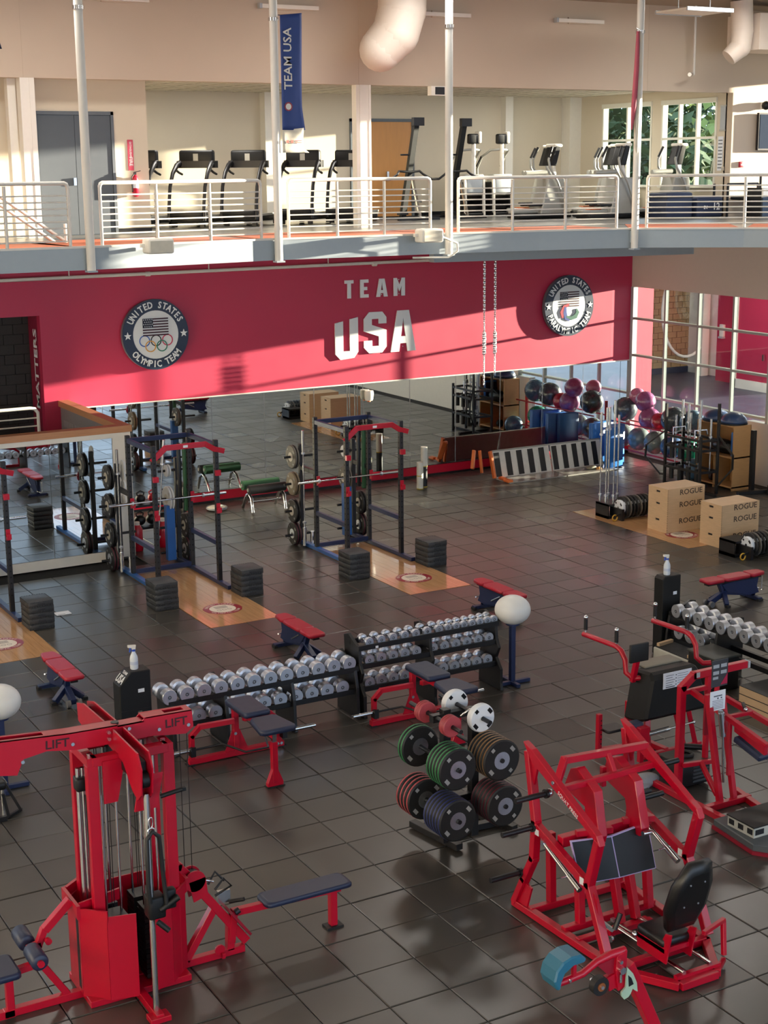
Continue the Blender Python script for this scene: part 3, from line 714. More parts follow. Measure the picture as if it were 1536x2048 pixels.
t = MB()
for k in range(2): t.box(BX+.06+k*.09, BY-.035, 7.5, BX+.11+k*.09, BY-.03, 7.55)
for k in range(2): t.box(BX+.24, BY-.035, 7.5+k*.03, BX+.38, BY-.03, 7.515+k*.03)
obj('foot_marks', t, mat('dull_red_print', '#a06058', .6), T)
obj('arm', MB().cyl((12.345, 25.47, 9.72), (12.8, 25.42, 9.76), .012, n=6), CHROME, T)
T = thing('banner', 'furled red and white flag hanging on the fourth tube column', 'banner', (20.0, 24.75, 8.5))
obj('red_fold', MB().pipe([(19.93, 24.74, 9.65), (19.92, 24.74, 9.0), (19.86, 24.72, 8.2), (19.82, 24.72, 7.75)], [.03, .05, .055, .02], 8), mat('flag_red', '#a8495a', .65), T)
obj('white_fold', MB().pipe([(19.99, 24.73, 9.65), (20.0, 24.73, 9.0), (19.94, 24.71, 8.0), (19.94, 24.71, 7.45), (19.96, 24.71, 7.3)], [.02, .045, .06, .045, .02], 8), mat('banner_white', '#c9c4b6', .65), T)
obj('arm', MB().cyl((20.02, 24.78, 9.66), (19.85, 24.7, 9.7), .012, n=6), CHROME, T)
T = thing('banner', 'dark navy banner corner at the upper left edge', 'banner', (7.0, 25.0, 9.4))
solid(obj('blue_cloth', cloth(MB(), 6.75, 25.1, 8.97, 9.9, .42), mat('banner_navy', '#1a2340', .6), T)); obj('arm', MB().cyl((6.7, 25.1, 9.92), (7.2, 25.1, 9.95), .012, n=6), CHROME, T)
# upper wall strip lights, hanging light, ducts, pipes
for i, (x, lab) in enumerate(((10.83, 'white wall strip light above the grey double door'), (14.6, 'white wall strip light right of the banner top'), (18.4, 'white wall strip light behind the third tube column top'), (22.1, 'white wall strip light left of the hanging fluorescent light'))):
    T = thing('strip_light', lab, 'light', (x, YW, 10.3), group='wall strip lights')
    obj('housing', MB().box(x-.66, YW-.14, 10.28, x+.66, YW-.04, 10.36), WHITE, T); obj('end_cap', MB().cbox((x-.68, YW-.09, 10.32), .06, .12, .1), GREYP, T)
    obj('backplate', MB().box(x-.3, YW-.05, 10.26, x+.3, YW, 10.4), WARMW, T)
T = thing('hanging_light', 'hanging fluorescent box light below the ceiling at right', 'light', (23.0, 26.4, 10.2))
obj('housing', MB().box(22.4, 26.2, 10.3, 23.7, 27.2, 10.34), WHITE, T); obj('side_rail', MB().box(22.4, 26.16, 10.28, 23.7, 26.2, 10.36).box(22.4, 27.2, 10.28, 23.7, 27.24, 10.36), GREYP, T)
obj('hanger', MB().cyl((22.6, 26.7, 10.34), (22.6, 26.7, 10.78), .01, n=6).cyl((23.5, 26.7, 10.34), (23.5, 26.7, 10.78), .01, n=6), GREYP, T)
T = thing('sprinkler_pipe', 'thin drop pipe with elbow above the upper right windows', 'pipe', (25.3, 29.2, 10))
obj('pipe', MB().pipe([(25.35, 29.3, 10.78), (25.35, 29.3, 9.22), (25.33, 29.28, 9.19), (25.2, 29.2, 9.18)], .03, 8), RAILW, T)
obj('head', MB().cyl((25.2, 29.2, 9.18), (25.05, 29.1, 9.17), .05, n=8), CHROME, T)
DUCT = mat('duct_white', '#d8ccc0', .5, var=.03)
def duct(pts, rs, label, n=20):
    T = thing('air_duct', label, 'duct', pts[0]); 
    for a, b, r0, r1 in zip(pts, pts[1:], rs, rs[1:]):
        a, b = Vector(a), Vector(b); obj('section', MB().pipe([a, b], [r0, r1], n), DUCT, T)
    for p, r in zip(pts[1:-1], rs[1:-1]): obj('collar', MB().sphere(p, r*1.012, n, 10), DUCT, T)
    return T
duct([(16.42, 28, 10.78), (16.4, 28, 10.2), (16.28, 28.05, 9.75), (16.0, 28.2, 9.42), (15.86, 28.28, 9.33)], [.5, .5, .49, .44, .4], 'fat white air duct curving down from the ceiling')
duct([(25.6, 28, 10.78), (25.66, 28, 10.1), (25.62, 28, 9.75), (25.35, 28.1, 9.5)], [.26, .26, .25, .2], 'slim white air duct at the upper right')
T = thing('duct_box', 'large rectangular duct at the upper right corner', 'duct', (27, 28.2, 10.1))
obj('trunk', MB().box(25.92, 27.7, 9.68, 30.9, 28.8, 10.5), DUCT, T); obj('seam', MB().box(27.3, 27.69, 9.67, 27.35, 28.81, 10.51), DUCT, T)
T = thing('sprinkler_pipe', 'long white pipe along the top of the red wall', 'pipe', (13, 29.3, 5))
obj('pipe', MB().cyl((-4, 29.35, 4.93), (23.8, 29.35, 5.03), .035, n=8), RAILW, T)
for x in (9.5, 12.5, 15.3, 18.2, 21): obj('hanger', MB().cyl((x, 29.35, 4.97), (x, 29.35, 5.36), .012, n=6), RAILW, T)
for x in (11.1, 16.4): obj('coupling', MB().cyl((x, 29.35, 4.98), (x+.1, 29.35, 4.98), .05, n=8), RAILW, T)
# chains
for x, lab, tail in ((18.79, 'left hanging chain with doubled lower links before the red wall', .5), (19.08, 'right hanging chain with doubled lower links before the red wall', .25)):
    T = thing('hanging_chain', lab, 'chain', (x, 28.5, 5.1), group='pair of hanging chains')
    def links(mb, z0, z1, dx, r):
        k = 0; z = z1
        while z > z0:
            L = .062; a = (1, 0) if k % 2 else (0, 1); pts = [(x+dx+a[0]*r*math.cos(t), 28.5+a[1]*r*math.cos(t), z-L/2+L*.55*math.sin(t)) for t in [2*PI*i/8 for i in range(9)]]
            mb.pipe(pts, .008, 5, False); z -= L*.8; k += 1
        return mb
    o = obj('chain_links', links(links(MB(), 3.95, 5.1, -.008, .018), 3.95, 5.1, .01, .018), CHROME, T); o['kind'] = 'stuff'
    o = obj('single_links', links(MB(), 2.75-tail, 3.95, 0, .017), CHROME, T); o['kind'] = 'stuff'
    o = obj('bundled_links', links(links(links(MB(), 2.95, 3.42, -.025, .022), 2.95, 3.42, .025, .022), 2.95, 3.42, 0, .024), CHROME, T); o['kind'] = 'stuff'
T = thing('beam_trolley', 'black trolley clamps holding the two chains', 'trolley', (18.93, 28.5, 5.14))
for k in range(4): obj('wheel', MB().cyl((18.72+k*.14, 28.44, 5.15), (18.72+k*.14, 28.6, 5.15), .07, n=12), BLACK, T)
obj('plate', MB().box(18.6, 28.46, 5.06, 19.26, 28.56, 5.1), BLACK, T)
# ---------------------------------------------------------------- upper floor: fixtures
T = thing('sign', 'narrow red and white extinguisher sign on the cream wall', 'sign', (11.36, 30.6, 7.3))
obj('panel', MB().box(11.3, 30.588, 7.04, 11.42, 30.6, 7.66), mat('sign_red', '#c0405a', .5), T)
t = MB(); text(t, 'FIRE', .1, (11.36, 30.587, 7.22), (0, 0, -1), (1, 0, 0), .002, .01); text(t, 'EXTINGUISHER', .062, (11.36, 30.587, 7.45), (0, 0, -1), (1, 0, 0), .002, .006, sx=.8) ; obj('lettering', t, LETTER, T)
T = thing('fire_extinguisher', 'red fire extinguisher hung beside the grey double door', 'extinguisher', (11.4, 30.5, 6.5))
obj('cylinder', MB().lathe([(.03, 0), (.07, .02), (.07, .36), (.05, .42), (.025, .45)], (11.4, 30.5, 6.5), (0, 0, 1), 14), mat('extinguisher_red', '#c01f38', .3), T)
obj('label', MB().cyl((11.4, 30.5, 6.68), (11.4, 30.5, 6.83), .0715, n=14), PAPER, T)
obj('valve', MB().cbox((11.4, 30.5, 6.97), .05, .04, .06).beam((11.38, 30.5, 7.0), (11.52, 30.48, 7.03), .015), BLACK, T)
obj('hose', MB().pipe([(11.37, 30.48, 6.96), (11.31, 30.46, 6.9), (11.32, 30.46, 6.6)], .012, 6), BLACK, T)
obj('bracket', MB().box(11.37, 30.55, 6.6, 11.43, 30.6, 6.9), GREYP, T)
T = thing('wall_switch', 'small switch plate on the far left cream wall', 'switch', (8.62, 30.6, 7.2)); obj('plate', MB().box(8.55, 30.585, 7.1, 8.64, 30.6, 7.24), WHITE, T); obj('toggle', MB().box(8.585, 30.575, 7.15, 8.605, 30.585, 7.19), GREYP, T)
T = thing('wall_vent', 'dark square vent box hanging in the bulkhead opening', 'vent', (18.3, 29.8, 8.7)); obj('case', MB().box(18.02, 29.5, 8.6, 18.4, 29.66, 8.8), WHITE, T); obj('dark_face', MB().box(18.12, 29.49, 8.62, 18.36, 29.5, 8.78), BLACK, T)
T = thing('wall_screen', 'black flat screen on the white wall at right', 'screen', (27.9, YW, 7.9)); obj('panel', MB().box(27.72, YW-.14, 7.4, 29.2, YW-.06, 8.32), BLACK, T); obj('glass', MB().box(27.76, YW-.145, 7.44, 29.16, YW-.139, 8.28), mat('screen_dark', '#23262c', .12, var=.02), T); obj('mount', MB().box(28.2, YW-.07, 7.7, 28.6, YW, 8.0), BLACK, T)
T = thing('camera_dome', 'dark round camera above the wall screen', 'camera', (28, YW-.1, 8.5)); obj('body', MB().sphere((27.95, YW-.12, 8.5), .11, 12, 8), BLKPL, T); obj('base', MB().box(27.88, YW-.05, 8.42, 28.02, YW, 8.58), WHITE, T)
T = thing('fire_alarm', 'small red fire alarm box beside the window jamb', 'alarm', (27.3, YW, 7.05)); obj('case', MB().rbox(27.22, YW-.05, 6.98, 27.36, YW, 7.12, .01), mat('alarm_red', '#b52238', .4), T); obj('lever', MB().box(27.25, YW-.056, 7.03, 27.33, YW-.05, 7.05), WHITE, T)
T = thing('wall_poster', 'white notice sheet pinned on the tan window jamb', 'poster', (XE, 30.0, 7.3)); obj('sheet', MB().box(XE-.012, 29.93, 6.9, XE-.006, 30.12, 7.75), PAPER, T)
t = MB()
for k in range(9): t.box(XE-.014, 29.95, 6.96+k*.085, XE-.012, 30.1, 6.985+k*.085)
obj('print', t, INK, T)
T = thing('wall_frame', 'narrow grey frame high on the tan window jamb', 'frame', (XE, 29.95, 8.2)); obj('panel', MB().box(XE-.02, 29.88, 7.9, XE-.004, 30.06, 8.5), GREYP, T); obj('rim', MB().box(XE-.026, 29.86, 8.48, XE-.004, 30.08, 8.52).box(XE-.026, 29.86, 7.88, XE-.004, 30.08, 7.92), GREYPL, T)
T = thing('thermostat', 'beige thermostat on the tan window jamb', 'thermostat', (XE, 29.9, 6.95)); obj('case', MB().box(XE-.03, 29.86, 6.9, XE-.003, 29.94, 7.0), CREAM, T); obj('dial', MB().box(XE-.034, 29.88, 6.93, XE-.03, 29.92, 6.97), GREYP, T)
T = thing('ceiling_light', 'long recessed ceiling light of the upper room', 'light', (22.5, 32.5, 8.93)); obj('frame', MB().box(21.9, 31.2, 8.92, 24.3, 31.5, 8.95), WHITE, T); obj('diffuser', MB().box(21.95, 31.23, 8.915, 24.25, 31.47, 8.92), PAPER, T)
# stair guard seen over the half wall
T = thing('stair_handrail', 'white stair guard above the half wall at left', 'railing', (8, 29.2, 1.2))
obj('top_rail', MB().pipe([(5, 29.2, 2.46), (8.5, 29.2, 2.46), (8.6, 29.2, 2.44), (8.66, 29.2, 2.36), (8.67, 29.2, .9)], .035, 8), WHITE, T)
for z in (2.26, 2.1, 1.94, 1.78): obj('bar', MB().cyl((5, 29.2, z), (8.67, 29.2, z), .016, n=6), WHITE, T)
T = thing('stair_handrail', 'short sloping white handrail behind the left railing', 'railing', (8.2, 28, 6)); obj('rail', MB().cyl((7.7, 27.5, 6.6), (8.75, 27.2, 5.8), .03, n=8).cyl((7.7, 27.8, 6.5), (8.75, 27.5, 5.7), .03, n=8), WHITE, T); obj('post', MB().cyl((8.78, 27.2, ZM), (8.78, 27.2, 6.1), .03, n=8), WHITE, T)

# treadmills (prototype faces +x walker, console at -y side)
def make_treadmill(label):
    T = thing('treadmill', label, 'treadmill', (0, 0, 0), group='treadmills on the upper floor')
    obj('deck', MB().rbox(-.4, -.9, .1, .4, .9, .24, .03), BLKPL, T, local=True); obj('belt', MB().box(-.3, -.91, .24, .3, .7, .25), RUBBER, T, local=True)
    obj('side_rail', MB().box(-.42, -.9, .22, -.31, .85, .27).box(.31, -.9, .22, .42, .85, .27), GREYPL, T, local=True)
    obj('motor_hood', MB().rbox(-.4, .55, .2, .4, 1.0, .36, .05), BLKPL, T, local=True)
    for s in (-1, 1):
        obj('upright', MB().pipe([(.42*s, .92, .15), (.42*s, .9, .5), (.42*s, .8, .9), (.42*s, .6, 1.2), (.41*s, .35, 1.38), (.38*s, .12, 1.45)], [.05, .042, .042, .048, .06, .07], 8), BLACK, T, local=True)
        obj('handle', MB().pipe([(.42*s, .45, 1.3), (.42*s, .2, 1.22), (.42*s, 0, 1.18)], .028, 8), BLACK, T, local=True)
    obj('console', MB().rbox(-.42, .02, 1.36, .42, .2, 1.72, .05), BLKPL, T, local=True)
    obj('console_wing', MB().beam((-.46, .1, 1.4), (.46, .1, 1.4), .24, .16), BLACK, T, local=True)
    obj('display', MB().box(-.3, .008, 1.45, .3, .02, 1.66), mat('screen_dark', '#23262c', .12), T, local=True)
    obj('badge', MB().box(-.06, .2, 1.48, .06, .206, 1.64), GREYPL, T, local=True)
    obj('foot', MB().cbox((-.34, -.8, .05), .1, .1, .1).cbox((.34, -.8, .05), .1, .1, .1).cbox((-.34, .8, .05), .1, .1, .1).cbox((.34, .8, .05), .1, .1, .1), BLACK, T, local=True)
    return T
tm = make_treadmill('treadmill half hidden behind the cream wall corner')
tm.location = (12.6, 33.2, ZM); tm.rotation_euler.z = math.radians(137)
for x, lab in ((13.98, 'treadmill nearest the fire extinguisher, fully in view'), (15.28, 'treadmill just left of the blue banner'), (16.72, 'treadmill right below the blue banner foot'), (18.04, 'treadmill half hidden by the upper middle column')):
    dup(tm, (x, 33.2, ZM), math.radians(137), lab)
def make_stepper(label):
    T = thing('stair_stepper', label, 'stepper', (0, 0, 0), group='stair steppers')
    obj('housing', MB().rbox(-.3, -.28, .55, .3, .05, 1.1, .03), GREYPL, T, local=True)
    obj('housing_side', MB().rbox(-.34, -.2, .1, -.26, .55, .9, .03).rbox(.26, -.2, .1, .34, .55, .9, .03), BLKPL, T, local=True)
    obj('front_panel', MB().rbox(-.24, -.3, .62, .24, -.27, 1.0, .01), GREYP, T, local=True)
    for s in (-1, 1): obj('front_leg', MB().beam((.29*s, -.3, 0), (.29*s, -.26, 1.05), .06), WHITE, T, local=True)
    for k in range(4): obj('step', MB().box(-.25, -.1+k*.2, .2+k*.06, .25, .12+k*.2, .26+k*.06), BLACK, T, local=True)
    obj('base', MB().rbox(-.34, -.32, 0, .34, .9, .1, .03), BLKPL, T, local=True)
    obj('mast', MB().cyl((0, -.22, 1.05), (0, -.22, 1.95), .055, n=10), WHITE, T, local=True)
    for s in (-1, 1): obj('handle', MB().pipe([(.36*s, .4, .75), (.38*s, .4, 1.25), (.36*s, .2, 1.55), (.28*s, -.1, 1.72), (.06*s, -.2, 1.74)], .03, 8), GREYPL, T, local=True)
    obj('grip', MB().pipe([(.38, .4, 1.3), (.36, .2, 1.56)], .036, 8).pipe([(-.38, .4, 1.3), (-.36, .2, 1.56)], .036, 8), BLACK, T, local=True)
    obj('console', MB().rbox(-.17, -.3, 1.88, .17, -.14, 2.14, .04), BLKPL, T, local=True); obj('console_rim', MB().rbox(.1, -.32, 1.9, .2, -.1, 2.2, .03), WHITE, T, local=True)
    return T
st = make_stepper('stair stepper just right of the third tube column'); st.location = (22.3, 34.6, ZM)
dup(st, (23.2, 34.6, ZM), 0, 'stair stepper nearest the silver elliptical trainers')
def make_climber(label):
    T = thing('vertical_climber', label, 'climber', (0, 0, 0), group='black vertical climbers')
    obj('mast', MB().beam((0, .35, .05), (.08, -.2, 2.35), .15, .1), BLKPL, T, local=True); obj('mast_head', MB().cbox((.14, -.2, 2.4), .3, .12, .2), BLACK, T, local=True)
    obj('base', MB().box(-.6, -.5, 0, .6, -.42, .07).box(-.6, .5, 0, .6, .58, .07).box(-.05, -.5, 0, .05, .58, .07), BLACK, T, local=True)
    for s in (-1, 1):
        obj('handle', MB().pipe([(0, 0, 1.18), (.3*s, 0, 1.2), (.38*s, -.05, 1.12), (.6*s, -.1, 1.0), (.72*s, -.1, 1.0)], .03, 8), BLACK, T, local=True); obj('pedal', MB().cbox((.2*s, 0, .3+.15*s), .24, .16, .05), BLACK, T, local=True)
    obj('front_strut', MB().beam((.05, -.45, .05), (.06, -.05, 1.0), .06), CHROME, T, local=True); obj('peg', MB().cyl((-.25, 0, 1.6), (.0, 0, 1.6), .025, n=6), BLACK, T, local=True)
    return T
cl = make_climber('black vertical climber standing before the oak door'); cl.location = (19.75, 33.4, ZM)
dup(cl, (21.35, 33.7, ZM), 0, 'black vertical climber behind the third tube column')
def make_elliptical(label):
    T = thing('elliptical_trainer', label, 'elliptical', (0, 0, 0), group='silver elliptical trainers')
    obj('shroud', MB().prism([(-.45, .05), (.4, .05), (.3, 1.0), (-.2, 1.0)], (0, -.25, 0), (1, 0, 0), (0, 0, 1), (0, .5, 0)), GREYPL, T, bev=.03, local=True)
    obj('base', MB().rbox(-1.1, -.3, 0, .5, .3, .12, .03), BLKPL, T, local=True)
    obj('ramp_arm', MB().rbox(-1.2, -.12, .12, -.2, .12, .22, .03), GREYPL, T, local=True)
    obj('mast', MB().beam((.35, 0, .1), (.05, 0, 1.5), .1, .08), WHITE, T, local=True)
    obj('console', MB().prism([(-.12, 1.3), (.08, 1.3), (.2, 1.76), (.05, 1.8)], (0, -.2, 0), (1, 0, 0), (0, 0, 1), (0, .4, 0)), BLKPL, T, bev=.02, local=True)
    obj('console_cap', MB().rbox(.0, -.2, 1.76, .26, .2, 1.84, .03), WHITE, T, local=True)
    for s in (-1, 1):
        obj('moving_arm', MB().pipe([(.3, .34*s, .25), (.0, .36*s, .9), (-.25, .36*s, 1.25), (-.28, .34*s, 1.45), (-.15, .3*s, 1.75)], .03, 8), GREYPL, T, local=True); obj('grip', MB().pipe([(-.27, .34*s, 1.5), (-.15, .3*s, 1.76)], .035, 8), BLACK, T, local=True)
        obj('pedal', MB().rbox(-.75, .1*s-.07+.06*s, .3, -.35, .1*s+.07+.06*s, .36, .02), BLACK, T, local=True)
    obj('front_bar', MB().cyl((-.75, 0, 1.12), (-.1, 0, 1.14), .06, n=8), GREYPL, T, local=True)
    obj('pedal_strip', MB().box(-.95, -.1, .22, -.6, .1, .24), ORANGE, T, local=True)
    return T
el = make_elliptical('silver elliptical trainer nearest the stair steppers'); el.location = (23.2, 32.2, ZM)
for x, y, a, lab in ((24.1, 33.6, 0, 'silver elliptical trainer behind the first, close to the pilaster'), (25.1, 32.0, 0, 'silver elliptical trainer centred below the upper left window'), (26.0, 33.3, 0, 'silver elliptical trainer tucked behind the others at the window'), (24.4, 30.9, 0, 'elliptical trainer behind the tube column with the furled flag'), (26.3, 31.0, 0, 'elliptical trainer in front of the three light upper window')):
    dup(el, (x, y, ZM), math.radians(a), lab)
for x, y, lab, txt in ((25.35, 30.0, 'tall navy soft block beside the column with the furled flag', None), (26.3, 29.95, 'navy soft block printed 12 below the upper window', '12')):
    T = thing('soft_block', lab, 'block', (x, y, ZM), group='navy soft plyo blocks')
    h = .62 if txt is None else .5
    obj('foam', MB().rbox(x-.42, y-.35, ZM, x+.42, y+.35, ZM+h, .04), mat('navy_soft', '#27324f', .5), T)
    obj('seam', MB().box(x-.425, y-.355, ZM+h-.13, x+.425, y+.355, ZM+h-.11), BLACK, T)
    if txt: t = MB(); text(t, txt, .24, (x+.2, y-.352, ZM+.26), (1, 0, 0), (0, 0, 1), .004, .02); text(t, 'IN', .12, (x-.15, y-.352, ZM+.24), (1, 0, 0), (0, 0, 1), .004, .02); obj('print', t, LETTER, T)
T = thing('seat_frame', 'dark tubular bench frame right of the navy soft blocks', 'bench', (27.2, 30.2, ZM))
for x, y in ((26.5, 29.2), (27.5, 29.2), (26.5, 29.7), (27.5, 29.7)): obj('leg', MB().beam((x, y, ZM), (x, y, ZM+.82), .045), BLACK, T)
obj('rail', MB().beam((26.5, 29.2, ZM+.82), (27.5, 29.2, ZM+.82), .045).beam((26.5, 29.2, ZM+.12), (27.5, 29.2, ZM+.12), .045), BLACK, T); obj('seat', MB().rbox(26.9, 29.1, ZM+.42, 27.7, 29.55, ZM+.52, .03), BKPAD, T)
T = thing('foam_wedge', 'grey blue curved foam wedge on the mezzanine at right', 'wedge', (27.1, 28.9, ZM))
obj('foam', MB().prism([(-.15, 0), (.35, 0), (.2, .25), (.16, .7), (-.15, .72)], (27.25, 28.6, ZM), (1, 0, 0), (0, 0, 1), (0, .5, 0)), mat('wedge_blue', '#4a5a70', .6), T, bev=.02); obj('edge_strip', MB().box(27.05, 28.58, ZM, 27.1, 29.1, ZM+.72), BLACK, T); obj('post', MB().cyl((27.25, 28.85, ZM+.7), (27.25, 28.85, ZM+1.05), .03, n=8), BLACK, T)
# trees outside the upper windows
LEAF = mat('tree_leaf', '#3d5230', .7, var=.4, scale=1.5); LEAF2 = mat('tree_leaf_light', '#6c7d3a', .7, var=.35, scale=1.5); BARK = mat('tree_bark', '#4b3a2c', .9)
def tree(x, y, h, r, m, lab):
    T = thing('tree', lab, 'tree', (x, y, -.12), group='trees outside the upper windows')
    obj('trunk', MB().pipe([(x, y, -.15), (x+.1, y, h*.4), (x, y+.1, h*.8)], [.25, .18, .08], 8), BARK, T)
    mb = MB()
    for _ in range(1500):
        u, v, k = random.random()*2*PI, math.acos(2*random.random()-1), random.random()**.4
        c = Vector((x+r*k*math.sin(v)*math.cos(u), y+r*k*math.sin(v)*math.sin(u), h*.62+h*.42*k*math.cos(v)))
        a = Vector((random.uniform(-1, 1), random.uniform(-1, 1), random.uniform(-1, 1)))*.34; b = a.cross(Vector((random.uniform(-1, 1), random.uniform(-1, 1), 1))).normalized()*.2
        mb.add([c-a, c+b, c+a, c-b], [(0, 1, 2, 3)])
    o = obj('foliage', mb, m, T); o['kind'] = 'stuff'
for i, (x, y, h, r, m) in enumerate(((39, 47, 9, 2.6, LEAF), (45.2, 48.5, 10, 3.2, LEAF2), (41, 53.5, 12, 3.4, LEAF), (48.5, 56, 12, 3.6, LEAF), (43.5, 61.5, 14, 4, LEAF2), (34.5, 50.5, 9, 2.6, LEAF2), (52.5, 50, 11, 3.2, LEAF), (53, 65, 15, 4.2, LEAF2))):
    tree(x, y, h, r, m, 'leafy tree seen through the upper windows')
T = thing('shrub', 'bright green shrub outside the lobby window', 'shrub', (38, 40.5, 0)); obj('stem', MB().cyl((38.3, 41.3, -.1), (38.3, 41.3, 1), .08, n=6), BARK, T)
mb = MB()
for _ in range(500):
    u, v = random.random()*2*PI, math.acos(2*random.random()-1); c = Vector((38.3+.8*math.sin(v)*math.cos(u), 41.3+.8*math.sin(v)*math.sin(u), 1.3+1.0*math.cos(v))); a = Vector((random.uniform(-1, 1), random.uniform(-1, 1), random.uniform(-1, 1)))*.13; b = a.cross(Vector((0, .3, 1))).normalized()*.09
    mb.add([c-a, c+b, c+a, c-b], [(0, 1, 2, 3)])
o = obj('foliage', mb, LEAF2, T); o['kind'] = 'stuff'
# ---------------------------------------------------------------- weight plates, bars
def rimmat(n, c): return mat('rim_'+n, c, .45, var=.06)
RIMS = {'green': rimmat('green', '#2f7a4a'), 'bronze': rimmat('bronze', '#8a6a4a'), 'blue': rimmat('blue', '#27336b'), 'red': rimmat('red', '#a8434b'), 'maroon': rimmat('maroon', '#5a2230'), 'white': rimmat('white', '#dfe3e8'), 'grey': rimmat('grey', '#77736d'), 'tan': rimmat('tan', '#8c7a62'), 'black': rimmat('black', '#1c1c1e')}
PRINT = mat('plate_print', '#cfd2d4', .5)
def make_plate(kind, R=.225, t=.052, hub=.095, face=RUBBER, hubm=STEEL, prints=True):
    """plate lying on local +y axis, faces at y=0 and y=t"""
    T = thing('weight_plate', 'proto', 'weight plate', (0, 0, 0))
    n = 30
    obj('disc', MB().lathe([(.026, 0), (R*.93, 0), (R, t*.2), (R, t*.8), (R*.93, t), (.026, t)], (0, 0, 0), (0, 1, 0), n, False, True, True), face, T, local=True)
    obj('rim_band', MB().lathe([(R+.0005, t*.3), (R+.003, t*.38), (R+.003, t*.62), (R+.0005, t*.7)], (0, 0, 0), (0, 1, 0), n, False), RIMS[kind], T, local=True)
    obj('hub', MB().lathe([(.026, -.004), (hub, -.004), (hub, .002)], (0, 0, 0), (0, 1, 0), 20, False, True, True).lathe([(hub, t-.002), (hub, t+.004), (.026, t+.004)], (0, 0, 0), (0, 1, 0), 20, False, True, True), hubm, T, local=True)
    if prints:
        m = MB()
        for a in (40, 130, 220, 310):
            c, s = math.cos(math.radians(a)), math.sin(math.radians(a)); ctr = Vector((c*R*.76, -.002, s*R*.74)); r = Vector((-s, 0, c)); u = Vector((c, 0, s))
            w = .032 if a % 180 == 40 else .02
            m.add([ctr-r*w-u*.02, ctr+r*w-u*.02, ctr+r*w+u*.02, ctr-r*w+u*.02], [(0, 1, 2, 3), (3, 2, 1, 0)])
            c2 = ctr+Vector((0, t+.004, 0)); m.add([c2-r*w-u*.02, c2+r*w-u*.02, c2+r*w+u*.02, c2-r*w+u*.02], [(0, 1, 2, 3), (3, 2, 1, 0)])
        obj('print', m, PRINT, T, local=True)
    return T
PROTO = {}
def plate(kind, loc, rz, label, group, size='big', rot=None):
    key = (kind, size)
    if key not in PROTO:
        if size == 'big': T = make_plate(kind)
        elif size == 'mid': T = make_plate(kind, .19, .045, .07)
        elif size == 'iron': T = make_plate(kind, .225, .04, .09, face=mat('iron_'+kind, {'grey': '#55524d', 'tan': '#6e6250', 'white': '#d9dcdf', 'black': '#232325'}[kind], .5, .2), hubm=mat('iron_hub', '#c9c5ba', .5))
        elif size == 'small': T = make_plate(kind, .11, .03, .04, face=RIMS[kind], hubm=RIMS[kind], prints=False)
        elif size == 'change': T = make_plate(kind, .15, .085, .04, face=RIMS[kind], hubm=RIMS[kind])
        PROTO[key] = T; T.location = loc; T.rotation_euler = rot or (0, 0, rz); tag(T, label, 'weight plate', group)
        if size == 'change':
            for c in KIDS(T):
                if c.name.startswith('print'): c.data.materials[0] = DINK
        return T
    return dup(PROTO[key], loc, rz, label, group, rot)
# plate tree beside the leg press
T = thing('plate_tree', 'black plate tree loaded with colour banded bumper plates', 'plate rack', (8.02, 12.6, 0))
obj('mast', MB().beam((7.85, 12.6, .06), (7.85, 12.6, 1.55), .09).beam((8.2, 12.6, .06), (8.2, 12.6, 1.5), .09), BLACK, T, bev=.004)
obj('cross_bar', MB().beam((7.68, 12.6, 1.47), (8.2, 12.6, 1.47), .08).beam((7.7, 12.6, 1.02), (8.3, 12.6, 1.02), .08).beam((7.7, 12.6, .52), (8.34, 12.6, .52), .08), BLACK, T, bev=.004)
obj('base_frame', MB().beam((7.8, 13.2, .05), (7.92, 12.42, .05), .09, .07).beam((8.55, 13.05, .05), (8.68, 12.5, .05), .09, .07).beam((7.85, 12.8, .05), (8.6, 12.75, .05), .09, .07), BLACK, T, bev=.004)
for x, z, l0, l1 in ((7.72, .5, -.5, .5), (7.72, 1.06, -.5, .42), (8.32, .52, -.46, .42), (8.27, 1.04, -.46, .42), (7.73, 1.48, -.5, .5), (8.07, 1.52, -.52, .45)):
    obj('peg', MB().cyl((x, 12.6+l0, z), (x, 12.6+l1, z), .024, n=10), BLACK, T)
obj('handle_loop', MB().pipe([(7.95, 12.45, 1.5), (8.0, 12.38, 1.58), (8.12, 12.38, 1.58), (8.18, 12.45, 1.5)], .012, 6), CHROME, T)
G = 'bumper plates on the plate tree'
def stack(kind, x, z, y0, n, dy, where, size='big'):
    for k in range(n):
        pos = 'outermost' if k == 0 else ('innermost' if k == n-1 and n > 2 else ORD[k]+' from outside')
        plate(kind, (x, y0+dy*k, z), 0, '%s %s plate, %s' % (pos, where[0], where[1]), G, size)
stack('green', 7.72, 1.06, 12.14, 5, .056, ('green banded bumper', 'front left upper peg of plate tree'))
stack('green', 7.72, 1.06, 12.94, 2, -.056, ('green banded bumper', 'rear left upper peg of plate tree'))
stack('bronze', 8.27, 1.04, 12.16, 6, .056, ('bronze banded bumper', 'front right upper peg of plate tree'))
stack('blue', 7.72, .5, 12.14, 6, .056, ('blue banded bumper', 'front left lower peg of plate tree'))
stack('red', 7.72, .5, 12.98, 4, -.07, ('red banded bumper', 'rear left lower peg of plate tree'))
stack('maroon', 8.32, .52, 12.16, 6, .056, ('maroon banded bumper', 'front right lower peg of plate tree'))
stack('white', 8.07, 1.52, 12.22, 1, .06, ('thick white change', 'front top right peg of plate tree'), 'change'); stack('white', 8.07, 1.52, 12.72, 1, .06, ('thick white change', 'rear top right peg of plate tree'), 'change')
